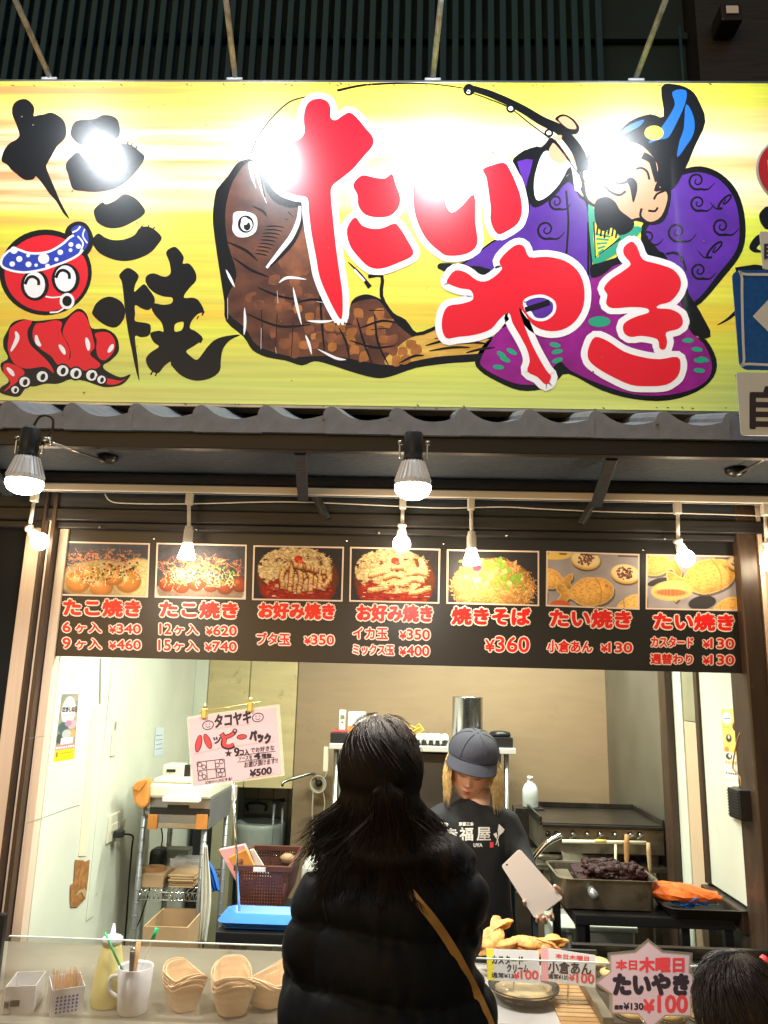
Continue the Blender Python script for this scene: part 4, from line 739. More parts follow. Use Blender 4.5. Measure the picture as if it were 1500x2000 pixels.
# ---- things on the left wall
def poster_canvas(k):
    c = Canvas(36, 110, (.8,.8,.78))
    if k == 0:
        c.put(c.nz(12,3)*.2+.8, (.3,.22,.13), 1); c.put(c.nz(14,7), (.1,.14,.13), .7); c.ell(.5,.25,.40,.22,(.7,.68,.64)); c.rect(.25,.09,.78,.14,(.85,.45,.45)); c.rect(.15,.17,.85,.19,(.85,.82,.8))
        for i in range(4): c.ell(.2+.2*i,.235,.09,.035,[(.05,.08,.2),(.1,.25,.5),(.75,.4,.1),(.6,.08,.1)][i]); c.ell(.2+.2*i,.235,.04,.018,(.8,.8,.8))
        c.rect(.2,.31,.8,.33,(.3,.3,.3)); c.ell(.3,.5,.3,.09,(.06,.1,.1)); c.ell(.75,.46,.25,.07,(.8,.3,.35)); c.ell(.55,.44,.2,.05,(.35,.2,.3)); c.ell(.2,.66,.25,.08,(.05,.07,.06)); c.ell(.85,.6,.18,.06,(.55,.3,.1)); c.ell(.5,.6,.25,.07,(.4,.4,.4))
        c.rect(.25,.66,.85,.75,(.85,.83,.8)); c.rect(0,.76,1,.83,(.55,.2,.25)); [c.ell(.08+.12*i,.795,.04,.015,(.8,.8,.8)) for i in range(8)]; c.rect(0,.83,1,1,(.85,.52,.01)); c.rect(.3,.88,.9,.89,(.5,.3,.02)); c.rect(.3,.93,.8,.94,(.5,.3,.02)); c.rect(.06,.86,.16,.93,(.15,.1,.02))
    else:
        c.put((c.yy<.62).astype(float), (.82,.55,.1)); c.put(c.nz(9,8)*(c.yy<.8), (.85,.72,.35), .6); c.ell(.3,.13,.28,.09,(.85,.85,.82)); c.rect(.12,.12,.5,.145,(.1,.25,.3)); c.ell(.78,.25,.2,.07,(.08,.06,.05)); c.ell(.35,.42,.17,.06,(.06,.05,.05)); c.ell(.35,.4,.06,.03,(.7,.6,.5)); c.ell(.85,.45,.14,.06,(.4,.35,.3)); c.rect(.05,.25,.4,.27,(.75,.4,.1)); c.ell(.2,.58,.14,.04,(.6,.25,.1)); c.ell(.3,.68,.2,.05,(.06,.06,.06)); c.ell(.35,.67,.08,.03,(.8,.75,.6)); c.ell(.75,.6,.2,.06,(.9,.6,.05))
        for i in range(5): c.ell(.12+.18*i,.77,.08,.025,(.85,.45,.1))
        c.rect(0,.8,1,1,(.82,.8,.72)); c.rect(.05,.85,.7,.86,(.5,.45,.4)); [c.rect(.08+.13*i,.915,.17+.13*i,.94,(.08,.07,.06)) for i in range(6)]
    return c
t = thing('wall_poster', 'narrow colourful festival poster with an orange foot taped to the left kitchen wall', 'poster', WLP.p(128,1490,0))
poster_canvas(0).mesh(quadfn(WLP, [(120,1355.6),(153,1355),(144,1482),(104,1489)], 1.5e-3), 'poster_sheet', t)
p = Paint(WLP); text(p, 'だがしの日', 122, 1379, 149, 1391, 2.2e-3, 0, .3); p.poly([(118,1352),(155,1352),(143,1492),(103,1495)], 8e-4, 1, smooth=False); p.build('poster_border', ['ink', 'paper'], t)
t = thing('wall_poster', 'narrow yellow food poster hanging on the right kitchen wall by the post', 'poster', WRP.p(1430,1520,0))
poster_canvas(1).mesh(quadfn(WRP, [(1409,1385),(1444,1385),(1450,1524),(1417,1519)], 1.5e-3), 'poster_sheet', t)
def wallbox(name, label, cat, pl, x0, y0, x1, y1, d, mat, extra=None):
    a, b = pl.p(x0, y1, 0), pl.p(x1, y0, 0); t = thing(name, label, cat, a); s = pl.n.x
    z0 = min(a.z,b.z); z1 = pl.p((x0+x1)/2, y0, 0).z
    MB().box(min(a.x, a.x+s*d)-0, max(a.x, a.x+s*d), min(a.y,b.y), max(a.y,b.y), z0, z1).build('cover', mat, t, bevel=.002); return t, (a, b, z0, z1)
t, (a, b, z0, z1) = wallbox('light_switch', 'slim cream switch plate on the left wall between poster and paper note', 'switch', WLP, 214, 1431, 228, 1477, .008, 'plastic_cream')
for i in range(3): box('rocker', XL+.008, XL+.012, a.y+.02, b.y-.02, z0+.02+i*.045, z0+.055+i*.045, 'plastic_cream', t, bevel=.001)
t, (a, b, z0, z1) = wallbox('wall_outlet', 'cream double wall outlet with a black plug low on the left wall', 'outlet', WLP, 206, 1590, 232, 1648, .008, 'plastic_cream')
for i in range(2): box('socket', XL+.008, XL+.011, a.y+.03+.09*i, a.y+.1+.09*i, z0+.04, z1-.04, 'plastic_cream', t, bevel=.001)
g = WLP.p(219,1628,0); pl_ = thing('black_power_cord', 'black plug and cord hanging down from the cream wall outlet', 'power cord', g)
box('plug', XL+.011, XL+.05, g.y-.02, g.y+.02, g.z-.014, g.z+.014, 'black', pl_, bevel=.006)
MB().tube(spline([g+Vector((.045,0,0)), WLP.p(237,1632,.05), WLP.p(240,1655,.04), WLP.p(239,1720,.03), WLP.p(238,1800,.02), WLP.p(232,1870,.02)], False), .004, 8).build('cord', 'black', pl_, smooth=True)
MB().tube(spline([WLP.p(287,1600,.06), WLP.p(276,1640,.1), WLP.p(268,1700,.08), WLP.p(258,1780,.05), WLP.p(240,1830,.04)], False), .0035, 8).build('cord', 'black', pl_, smooth=True)
p = Paint(WLP, ZL); p.poly([(520,1425),(580,1430),(585,1440),(622,1425),(612,1540),(600,1640),(590,1700),(555,1735),(535,1757),(487,1757),(484,1680),(486,1600),(510,1590),(512,1540)], 3e-3, 0, smooth=False); p.poly([(540,1640),(585,1625),(595,1650),(580,1690),(560,1650),(520,1680)], 5e-3, 1, smooth=False)
tag(p.build('torn_cardboard', ['torn_card', 'kraft'], None), 'torn strip of brown cardboard stuck low on the left kitchen wall', 'cardboard scrap')
p = Paint(WLP, ZL); p.poly([(1085,500),(1143,505),(1138,690),(1070,708)], 2e-3, 0, smooth=False)
for i in range(4): p.line([(1085,560+i*32),(1130,556+i*30)], 3, 2.4e-3, 1)
M['note_paper'] = MAT('note_paper', (.6,.7,.78), .6); tag(p.build('paper_note', ['note_paper', 'ink'], None), 'small pale blue paper note on the left wall near the printer', 'note')
p = Paint(WLP, ZL); p.line([(180,1175),(350,1115),(470,1070),(555,1045)], 4, 6e-4, 0); p.line([(610,1790),(650,1700),(680,1660)], 3, 6e-4, 0); p.line([(200,580),(330,560)], 3, 6e-4, 0)
p.line([(700,20),(695,340)], 12, 6e-4, 1, k=1); p.build('wall_crack', ['grey_metal', 'bin_grey'], None)['kind'] = 'structure'
struct(MB().prism([WLP.p(*ZL(640,360),0), WLP.p(*ZL(682,350),0), WLP.p(*ZL(600,1400),0), WLP.p(*ZL(545,1400),0)], (.003,0,0)).build('wall_patch_strip', 'cream_tape', None))
# paper bag
g = at(272,1552,3.42); t = thing('paper_bag', 'crumpled orange brown paper bag hanging left of the printer', 'paper bag', g)
q = [at(256,1538,3.42),at(268,1526,3.42),at(289,1521,3.42),at(288,1560,3.42),at(286,1574,3.42),at(276,1582,3.42),at(262,1570,3.42)]
MB().prism(q, (0,.06,0)).build('bag_body', 'orange_paper', t, bevel=.012); MB().prism([at(258,1540,3.41),at(270,1528,3.41),at(288,1523,3.41),at(272,1545,3.41)], (0,.006,0)).build('folded_flap', 'orange_paper', t)
# wire rack with printer
RY = 3.50; def_ = lambda x, y: at(x, y, RY)
rx0, rx1 = at(268,1740,RY).x, at(390,1750,RY).x; t = thing('wire_rack', 'steel wire shelf rack against the left wall carrying the printer', 'rack', (rx0, RY, .004))
for x in (rx0, rx1):
    for y in (RY, RY+.42):
        m = MB().tube([(x,y,.004),(x,y,1.16)], .0125, 12); [m.lathe([(.0132,0),(.0138,.002),(.0132,.004)], (x,y,.1+.05*i), 12) for i in range(21)]; m.build('post', 'grey_metal', t, smooth=True)
for z in (.45, at(330,1742,RY).z, 1.12):
    m = MB()
    for y in (RY-.008, RY+.42):
        for dz in (0, -.03): m.tube([(rx0,y,z+dz),(rx1,y,z+dz)], .003, 6)
        for i in range(14): x = rx0+(rx1-rx0)*i/14; w_ = (rx1-rx0)/14; m.tube([(x,y,z-.03),(x+w_/2,y,z),(x+w_,y,z-.03)], .0022, 5)
    for i in range(12): x = rx0+(rx1-rx0)*(i+.5)/12; m.tube([(x,RY,z+.003),(x,RY+.42,z+.003)], .002, 5)
    m.build('wire_shelf', 'chrome', t, smooth=True)
sz = at(330,1742,RY).z+.006
t = thing('printer', 'cream flatbed printer on top of the wire rack', 'printer', (rx0, RY, 1.125))
a, b = at(289,1617,RY-.02), at(412,1560,RY-.02)
MB().box(a.x, b.x, RY-.02, RY+.4, a.z, b.z).build('drawer_unit', 'grey_metal', t, bevel=.004)
for x0,y0,x1,y1,mt in ((292,1580,410,1590,'black'),(327,1573,369,1578,'black'),(291,1592,405,1606,'grey_metal'),(291,1610,405,1616,'steel')):
    u, v = at(x0,y1,RY-.023), at(x1,y0,RY-.023); MB().box(u.x, v.x, RY-.026, RY-.0205, u.z, v.z).build('slot' if mt=='black' else 'trim_bar', mt, t, bevel=.001)
for x0, x1 in ((288,309),(382,406)): u, v = at(x0,1619,RY-.03), at(x1,1591,RY-.03); MB().box(u.x, v.x, RY-.034, RY-.0275, u.z, v.z).build('orange_tape', 'orange_paper', t, bevel=.001)
u, v = at(290,1558,RY-.04), at(414,1524,RY-.04); MB().box(u.x, v.x, RY-.05, RY+.4, u.z, v.z-.02).build('printer_body', 'plastic_cream', t, bevel=.012); MB().box(u.x+.01, v.x-.01, RY-.03, RY+.38, v.z-.019, v.z).build('scanner_lid', 'plastic_cream', t, bevel=.008)
u, v = at(322,1563,RY-.06), at(393,1556,RY-.06); MB().box(u.x, v.x, RY-.1, RY-.051, u.z, v.z).build('paper_tray', 'white', t, bevel=.002)
u, v = at(316,1521,RY+.1), at(356,1494,RY+.1); tt = thing('card_terminal', 'small cream card terminal on the printer lid', 'terminal', u)
MB().box(u.x, v.x, RY+.1, RY+.2, u.z, v.z).build('terminal_body', 'plastic_cream', tt, bevel=.008); MB().box(u.x+.02, u.x+.06, RY+.094, RY+.0995, u.z+.03, u.z+.042).build('slot', 'black', tt)
u, v = at(358,1524,RY+.06), at(372,1494,RY+.06); MB().box(u.x, v.x, RY+.06, RY+.08, u.z, v.z).build('screen', 'black_gloss', tt, bevel=.003)
def sbox(name, label, cat, x0, y0, x1, y1, Y, dep, mat, bevel=.004, **k):
    u, v = at(x0,y1,Y), at(x1,y0,Y); return tag(MB().box(u.x, v.x, Y, Y+dep, u.z, v.z).build(name, mat, None, bevel=bevel), label, cat)
sbox('kraft_box', 'small folded kraft packet at left on the wire shelf', 'packet', 276,1708,319,1734,RY+.02,.16,'kraft')
g = at(300,1706,RY+.1); tag(MB().lathe([(.02,0),(.048,0),(.05,.004),(.05,.024),(.048,.028),(.02,.028),(.02,0)], g, 28).build('tape_roll', 'wood_handle', None, smooth=True, bevel=.001), 'roll of brown tape on the kraft packet', 'tape roll')
sbox('black_bag', 'black plastic wrapped bundle at the back of the wire shelf', 'bundle', 287,1660,319,1700,RY+.24,.1,'black',.02)
sbox('grey_case', 'flat grey case leaning at the back of the wire shelf', 'case', 318,1660,368,1676,RY+.3,.08,'bin_grey',.003)
sbox('clear_box', 'clear box with brown card behind the kraft envelopes', 'box', 330,1682,392,1712,RY+.16,.12,'film_shiny',.003); sbox('brown_card', 'brown card standing inside the clear box', 'card', 334,1694,372,1712,RY+.2,.05,'kraft')
t = thing('envelope_stack', 'stack of kraft envelopes on the right of the wire shelf', 'envelopes', at(350,1734,RY+.02))
u, v = at(325,1734,RY+.02), at(382,1712,RY+.02)
for i in range(6): o = MB().box(u.x+RNG.uniform(0,.008), v.x-RNG.uniform(0,.012), RY+.02+RNG.uniform(0,.01), RY+.22, u.z+.0085*i, u.z+.0085*i+.007, rot=Matrix.Rotation(radians(RNG.uniform(-3,3)),3,'Z')).build('envelope', 'kraft', t, bevel=.002)
# lower cardboard box, towel and blue bag on the rack
t = thing('cardboard_box', 'open brown cardboard box under the wire rack', 'box', at(320,1850,3.3)); u, v = at(274,1880,3.25), at(367,1812,3.25)
for a_ in ((u.x,v.x,3.25,3.256),(u.x,v.x,3.5,3.506),(u.x,u.x+.006,3.257,3.499),(v.x-.006,v.x,3.257,3.499)): MB().box(*a_, u.z-.15, v.z).build('side', 'kraft', t)
def cloth(name, label, cat, pts, Y, mat, dep=.02, seed=1):      # hanging folded cloth: pts = left and right edge positions per row
    rows = []; r_ = random.Random(seed)
    for side in (0, 1):
        for i, (y, xl, xr) in (list(enumerate(pts)) if side == 0 else list(enumerate(pts))[::-1]):
            row = []
            for k in range(13):
                u = k/12; q = at(xl+(xr-xl)*u, y, Y); q.y += .014*sin(u*17+i*.4+seed)*(1-.3*side) + side*dep*sin(pi*u); row.append(q)
            rows.append(row)
    o = MB().grid(rows).build(name, mat, None, smooth=True); s = o.modifiers.new('sub','SUBSURF'); s.levels = s.render_levels = 1; return tag(o, label, cat)
cloth('towel', 'white towel hanging from the right side of the wire rack', 'towel', [(1652,398,404),(1670,396,407),(1720,392,412),(1760,392,413),(1800,390,408),(1845,388,401)], RY-.05, 'cloth_white')
cloth('blue_bag', 'blue plastic bag hanging behind the white towel', 'bag', [(1684,405,409),(1700,405,418),(1720,409,425),(1742,416,430)], RY-.02, 'bag_blue', seed=3)
# ---- hand written sign on a rod stand
HY = 2.80; HP = Plane((0, HY, 0), (.04,-1,0)); HC = [(365,1400),(546,1375),(556,1515),(374,1540)]
t = thing('pop_sign', 'pink handwritten price card clipped to a thin rod stand beside the printer', 'sign', at(467,1778,HY))
MB().prism([HP.p(x,y,0) for x,y in HC], (0,.002,0)).build('film_pouch', 'clear_film', t)
p = Paint(HP); p.poly([(368,1404),(539,1381),(549,1512),(377,1536)], 5e-4, 0, smooth=False); p.build('card', ['pink_paper'], t)
p = Paint(HP, ZM); K, Rd, Pk = 0, 1, 2; o1, o2, o3 = 1e-3, 1.3e-3, 1.7e-3
for q in ([(275,515),(400,495),(535,478)],[(135,690),(270,660),(350,640)],[(430,635),(560,615),(705,598)],[(515,855),(600,845),(705,820)]): p.line(q, 6, o1, Pk)
for cx, cy in ((237,487),(585,433)):
    p.line([(cx+38*cos(a),cy+30*sin(a)-4*cos(a)) for a in [2*pi*i/14 for i in range(14)]], 6, o2, K, closed=True, k=2); p.ell(cx-13,cy-6,3,5,o2,K); p.ell(cx+12,cy-9,3,5,o2,K); p.line([(cx-16,cy+8),(cx,cy+15),(cx+16,cy+5)], 4, o2, K)
text(p, 'タコヤキ', 285, 418, 535, 505, o2, K, 4, -.14)
for cx, cy, rx, ry, a in ((172,615,18,58,.22),(235,600,18,52,-.38),(473,568,32,14,-.1)): p.ell(cx,cy,rx+5,ry+5,o2,K,a); p.ell(cx,cy,rx-1,ry-1,o3,Rd,a)
p.line([(330,545),(350,580),(345,625),(380,640),(420,625)], 38, o2, K); p.line([(345,575),(400,555),(425,530)], 32, o2, K); p.ell(425,525,17,15,o2,K); p.line([(332,550),(352,582),(350,622),(382,632),(412,620)], 24, o3, Rd); p.line([(350,575),(400,556),(415,540)], 18, o3, Rd); p.ell(425,525,8,7,o3,Pk)
text(p, 'ッ', 275, 570, 325, 615, o2, K, 3); text(p, 'パック', 530, 520, 672, 590, o2, K, 6, .22)
p.poly([(380+28*sin(a)*(1 if i%2==0 else .42), 685-28*cos(a)*(1 if i%2==0 else .42)) for i, a in enumerate([2*pi*k/10 for k in range(10)])], o2, K, smooth=False)
text(p, '9', 420, 645, 455, 705, o2, K, 3); text(p, 'コ入', 460, 655, 525, 698, o2, K, 2.5); text(p, 'でお好きな', 535, 645, 700, 680, o2, K, .8, -.12); text(p, 'ソースを', 450, 705, 545, 735, o2, K, .8, -.1); text(p, '4', 560, 680, 600, 722, o2, K, 4); text(p, '種類', 610, 685, 680, 715, o2, K, 1); text(p, 'お選び頂けます!!', 490, 745, 722, 785, o2, K, .8, -.14)
text(p, '¥500', 530, 800, 680, 848, o2, K, 3, -.16); text(p, 'どのソースにする?', 220, 878, 405, 898, o2, K, .8, -.16)
for q in ([(160,745),(350,722)],[(165,805),(355,785)],[(172,872),(360,845)],[(160,745),(172,872)],[(225,737),(232,862)],[(285,730),(298,853)],[(350,722),(360,845)],[(440,745),(700,710)],[(440,700),(710,668)]): p.line(q, 4, o2, K)
for x, y in ((180,762),(208,778),(185,825),(210,845),(303,765),(330,742),(310,803),(338,803),(322,830)): p.line([(x+14*cos(a),y+14*sin(a)) for a in [2*pi*i/8 for i in range(8)]], 4, o2, K, closed=True, k=2)
p.build('handwriting', ['ink', 'red_ink', 'pink_ink'], t)
MB().tube([HP.p(*ZM(180,395),.004), HP.p(*ZM(605,325),.004)], .0022, 8).build('cross_rod', 'gold', t, smooth=True)
MB().tube([HP.p(*ZM(410,900),-.003), at(*ZM(455,1782),HY)], .0042, 10).build('rod', 'chrome', t, smooth=True)
for x, y in ((213,395),(533,350)):
    c = HP.p(*ZM(x,y),.004); MB().box(c.x-.010, c.x+.010, c.y-.008, c.y+.006, c.z-.022, c.z+.014).build('clip', 'gold', t, bevel=.004); MB().tube([c+Vector((0,-.008,.014)), c+Vector((0,-.001,.026))], .006, 8).build('clip_lever', 'gold', t, smooth=True)
c = HP.p(*ZM(422,945),.002); MB().box(c.x-.009,c.x+.009,c.y-.006,c.y+.006,c.z-.03,c.z+.02).build('clip', 'clear_film', t, bevel=.003)
# ---- black side table, blue tray, brown basket
z1 = at(450,1800,2.76).z; t = thing('side_table', 'black metal side table behind the counter under the blue tray', 'table', (-.6,2.72,.004))
a, b = at(424,1812,2.70), at(568,1812,2.70); MB().box(a.x-.004, b.x+.02, 2.70, 3.12, z1-.05, z1-.014).build('table_top', 'rail_black', t, bevel=.003)
for x in (a.x+.02, b.x): 
    for y in (2.72, 3.08): MB().box(x-.012, x+.012, y-.012, y+.012, .004, z1-.052).build('leg', 'steel', t, bevel=.002)
a, b = at(424,1800,2.71), at(572,1800,2.71); t = thing('serving_tray', 'shallow bright blue plastic tray on the black side table', 'tray', (a.x, 2.71, z1-.013))
w, d = b.x-a.x, .20
rows = []
for h, ins in ((.002,.02),(.0,.022),(.004,.024),(.022,.0),(.024,-.004),(.024,-.001),(.006,.028)):
    P_ = []; 
    for cx, cy, a0 in ((a.x+w-.03,2.71+d-.03,0),(a.x+.03,2.71+d-.03,90),(a.x+.03,2.74,180),(a.x+w-.03,2.74,270)):
        for k in range(5): an = radians(a0+k*22.5); P_.append(Vector((cx+(.03-ins)*cos(an), cy+(.03-ins)*sin(an), z1-.013+h)))
    rows.append(P_)
mbt = MB().grid(rows, close=True); mbt.add(rows[-1], [tuple(range(20))]); mbt.add(rows[0], [tuple(range(20))[::-1]]); mbt.build('tray_body', 'tray_blue', t, bevel=0)
BY = 2.98; zb_ = z1-.013; t = thing('plastic_basket', 'brown lattice plastic basket holding boxes behind the blue tray', 'basket', at(500,1770,BY))
fl, fr_, ft = at(459,1772,BY), at(556,1768,BY), at(500,1694,BY).z; X0_, X1_ = fl.x, fr_.x; Zb, Zt = fl.z+.002, ft; D_ = .34
def lattice(P0_, U, V, nu, nv, name):
    m = MB(); N_ = U.cross(V).normalized()*.003; wu, wv = U/nu, V/nv; tu = U.normalized()*.0028; tv = V.normalized()*.0028
    for i in range(nu+1): c = P0_+wu*i; m.add([c-tu-N_,c+tu-N_,c+tu+V-N_,c-tu+V-N_,c-tu+N_,c+tu+N_,c+tu+V+N_,c-tu+V+N_], [(0,3,2,1),(4,5,6,7),(0,1,5,4),(1,2,6,5),(2,3,7,6),(3,0,4,7)])
    for i in range(nv+1): c = P0_+wv*i; m.add([c-tv-N_*.8,c+tv-N_*.8,c+tv+U-N_*.8,c-tv+U-N_*.8,c-tv+N_*.8,c+tv+N_*.8,c+tv+U+N_*.8,c-tv+U+N_*.8], [(0,3,2,1),(4,5,6,7),(0,1,5,4),(1,2,6,5),(2,3,7,6),(3,0,4,7)])
    m.build(name, 'basket_brown', t)
H_ = Zt-Zb; V3 = Vector
lattice(V3((X0_+.012,BY+.01,Zb)), V3((X1_-X0_-.024,0,0)), V3((0,-.012,H_)), 16, 12, 'lattice_side'); lattice(V3((X1_-.012,BY+.01,Zb)), V3((.0,D_,0)), V3((.025,0,H_)), 20, 12, 'lattice_side'); lattice(V3((X0_+.012,BY+.01,Zb)), V3((0,D_,0)), V3((-.02,0,H_)), 20, 12, 'lattice_side'); lattice(V3((X0_+.012,BY+D_,Zb)), V3((X1_-X0_-.024,0,0)), V3((0,.012,H_)), 16, 12, 'lattice_side')
MB().box(X0_+.01,X1_-.01,BY+.008,BY+D_,Zb-.003,Zb+.002).build('base', 'basket_brown', t); m = MB(); x0_, x1_ = X0_-.012, X1_+.018
for a_ in ((x0_,x1_,BY-.012,BY+.0),(x0_,x1_,BY+D_,BY+D_+.012),(x0_,x0_+.012,BY+.0002,BY+D_-.0002),(x1_-.012,x1_,BY+.0002,BY+D_-.0002)): m.box(*a_, Zt-.012, Zt+.008)
m.build('rim', 'basket_brown', t, bevel=.002)
c = at(506,1699,BY-.02); MB().box(c.x-.022,c.x+.022,BY-.016,BY-.0125,c.z-.007,c.z+.007).build('name_tag', 'white', t)
for nm, lb, q, th, mt in (('pink_box','pink card box leaning out of the brown basket at left',[(427,1660),(477,1650),(497,1690),(455,1700)],.03,'pink_ink'),('orange_box','orange packet leaning in the brown basket in front of the pink box',[(445,1676),(480,1659),(502,1692),(468,1700)],.02,'orange_paper'),('white_envelope','white envelope standing in the brown basket',[(487,1660),(495,1658),(523,1692),(503,1694)],.008,'paper')):
    YY = {'pink_box':BY+.14,'orange_box':BY+.09,'white_envelope':BY+.12}[nm]; ext = [q[0],q[1],(q[2][0]+6,q[2][1]+22),(q[3][0]+6,q[3][1]+22)]; tag(MB().prism([at(x,y,YY) for x,y in ext], (0,th,0)).build(nm, mt, None, bevel=.002), lb, 'packet')
g = at(563,1672,BY+.36); tag(MB().lathe([(0,-.03),(.03,-.02),(.035,0),(.02,.014),(0,.018)], g, 16).build('bread_roll', 'kraft', None, smooth=True), 'pale brown bun just behind the far rim of the brown basket', 'bun')
# ---- bin and trolley in the recess
t = thing('waste_bin', 'grey waste bin with a clear bag liner in the left rear recess', 'bin', at(508,1720,4.75)); c = at(508,1600,4.80); c.z -= .02
MB().lathe([(.10,c.z*-1+.01),(.13,-.02),(.135,.0),(.125,.0),(.12,-.05)], (c.x,4.8,c.z), 28, sx=1.05).build('bin_body', 'bin_grey', t, smooth=True, bevel=.001)
MB().lathe([(.132,-.14),(.139,-.12),(.140,-.02),(.141,.004),(.128,.008),(.12,-.02)], (c.x,4.8,c.z), 28, sx=1.05).build('bag_liner', 'bag_film', t, smooth=True)
u = at(475,1590,4.98); v = at(530,1565,4.98); MB().box(u.x, v.x+.02, 4.98, 5.0, u.z, v.z).build('bin_lid', 'bin_grey', t, bevel=.01); MB().tube(spline([at(484,1583,4.97),at(485,1569,4.95),at(518,1571,4.95),at(518,1583,4.97)],False,3), .008, 8).build('lid_handle', 'black', t, smooth=True)
t = thing('tube_trolley', 'thin grey tube trolley right of the waste bin', 'trolley', at(530,1700,4.7))
MB().tube([at(536,1570,4.7), at(526,1700,4.7)], .008, 8).build('upright', 'grey_metal', t, smooth=True); MB().tube([at(552,1570,4.75), at(548,1700,4.75)], .008, 8).build('upright', 'grey_metal', t, smooth=True)
MB().tube([at(533,1568,4.7), at(556,1562,4.7)], .01, 8).build('handle', 'black', t, smooth=True)
for y in (1655, 1668): MB().tube([at(525,y+6,4.7), at(548,y,4.7)], .006, 8).build('shelf_bar', 'chrome', t, smooth=True)
# ---- hook with cord coil on the beige wall
t = thing('cord_hook', 'bent metal wall bar with a coiled grey cord by the shelving', 'hook', at(621,1532,4.5))
MB().tube(spline([at(552,1535,4.35), at(553,1528,4.35), at(575,1520,4.4), at(608,1511,4.45), at(615,1515,4.5), at(618,1528,4.56)], False), .008, 10).build('bar', 'steel', t, smooth=True)
for i in range(4): c = at(620,1531,4.5); MB().tube([c+Vector(((.032+.004*i)*cos(a)+.002*i, -.006*i, (.036+.003*i)*sin(a))) for a in [2*pi*k/20 for k in range(21)]], .0035, 6, caps=False).build('cord_coil', 'plastic_cream', t, smooth=True)
MB().lathe([(0,-.02),(.016,-.018),(.02,.0),(.016,.02)], at(623,1530,4.47), 14, (0,-1,0)).build('hook_knob', 'black', t, smooth=True)
for q in ([(612,1545),(610,1600),(616,1680)],[(631,1545),(634,1575),(622,1640),(620,1690)],[(634,1520),(640,1500),(638,1470)]): MB().tube(spline([at(x,y,4.5) for x,y in q], False), .004, 6).build('cord', 'plastic_cream', t, smooth=True)
sbox('white_sack', 'white sack standing behind the customer shoulder', 'sack', 585,1684,640,1760,3.5,.15,'cloth_white',.03)
# ---- steel shelf with eggs and pot
SY = 4.02; zs = at(825,1457,SY).z; a, b = at(643,1455,SY), at(1008,1468,SY)
t = thing('steel_shelf', 'stainless shelf unit behind the shop assistant holding eggs and a pot', 'shelf unit', (a.x, SY, .004)); MB().box(a.x, b.x, SY, SY+.42, zs-.028, zs).build('shelf_top', 'shelf_steel', t, bevel=.003)
for x, y in ((a.x+.035,SY+.03),(b.x-.045,SY+.03),(a.x+.035,SY+.39),(b.x-.045,SY+.39)): MB().tube([(x,y,.004),(x,y,zs-.03)], .0125, 14).build('leg', 'steel', t, smooth=True)
MB().tube([(b.x-.075,SY+.06,.9),(b.x-.075,SY+.06,zs-.03)], .008, 10).build('leg', 'chrome', t, smooth=True)
box('side_adapter', a.x-.03, a.x-.004, SY+.03, SY+.06, zs-.14, zs-.02, 'plastic_cream', t, bevel=.003)
tag(MB().box(a.x+.07, b.x-.10, SY+.06, SY+.4, .004, zs-.04).build('dark_cabinet', 'dark_cabinet', None, bevel=.004), 'dark brown cabinet standing under the steel shelf', 'cabinet')
def on(x): return at(x, 1450, SY+.03).x
def ib(name, label, cat, x0, x1, h, y0, dep, mat, parts=(), bevel=.003):
    X0_, X1_ = on(x0), on(x1); t = thing(name, label, cat, (X0_, SY+y0, zs)); MB().box(X0_, X1_, SY+y0, SY+y0+dep, zs+.001, zs+h).build('body', mat, t, bevel=bevel)
    for nm, u0, u1, v0, v1, mt in parts: MB().box(X0_+(X1_-X0_)*u0, X0_+(X1_-X0_)*u1, SY+y0-.003, SY+y0-.0002, zs+h*v0, zs+h*v1).build(nm, mt, t)
    return t
t = ib('black_caddy', 'black box with a red top at the left end of the steel shelf', 'box', 645, 679, .052, .02, .12, 'black'); MB().box(on(648), on(678), SY+.03, SY+.13, zs+.053, zs+.062).build('lid', 'red_ink', t, bevel=.002)
t = thing('remote_control', 'white air conditioner remote standing on the black box', 'remote', (on(666), SY+.06, zs+.063)); MB().box(on(660), on(673), SY+.05, SY+.065, zs+.063, zs+.063+.1).build('remote_body', 'white', t, bevel=.003); MB().box(on(662.5), on(670.5), SY+.047, SY+.0498, zs+.118, zs+.138).build('display', 'bin_grey', t); MB().box(on(665), on(668), SY+.047, SY+.0498, zs+.098, zs+.104).build('button', 'ink', t)
t = ib('card_box', 'white card box with an orange band beside the remote', 'box', 678, 712, .155, .03, .08, 'paper', [('orange_band',.02,.98,.38,.55,'orange_paper'),('price_slot',.3,.5,.56,.6,'ink')])
t = thing('tissue_pack', 'folded white tissue standing up from a pack on the steel shelf', 'tissue', (on(738), SY+.05, zs)); MB().prism([(on(729),SY+.1,zs+.145),(on(736),SY+.1,zs+.135),(on(751),SY+.1,zs+.095),(on(751),SY+.1,zs+.03),(on(729),SY+.1,zs+.03)], (0,.01,0)).build('tissue', 'paper', t); box('pack', on(722), on(760), SY+.05, SY+.16, zs+.001, zs+.04, 'paper', t)
t = thing('egg_tray', 'black egg tray with white eggs on the steel shelf', 'egg tray', (on(800), SY+.02, zs)); ex0, ex1 = on(797), on(874); n_ = 6; pw = (ex1-ex0)/n_
for j in range(3):
    for i in range(n_):
        cx, cy = ex0+pw*(i+.5), SY+.04+j*.045; MB().lathe([(.011,0),(.021,.024),(.0205,.026),(.010,.003)], (cx,cy,zs+.001), 10).build('cup', 'black', t)
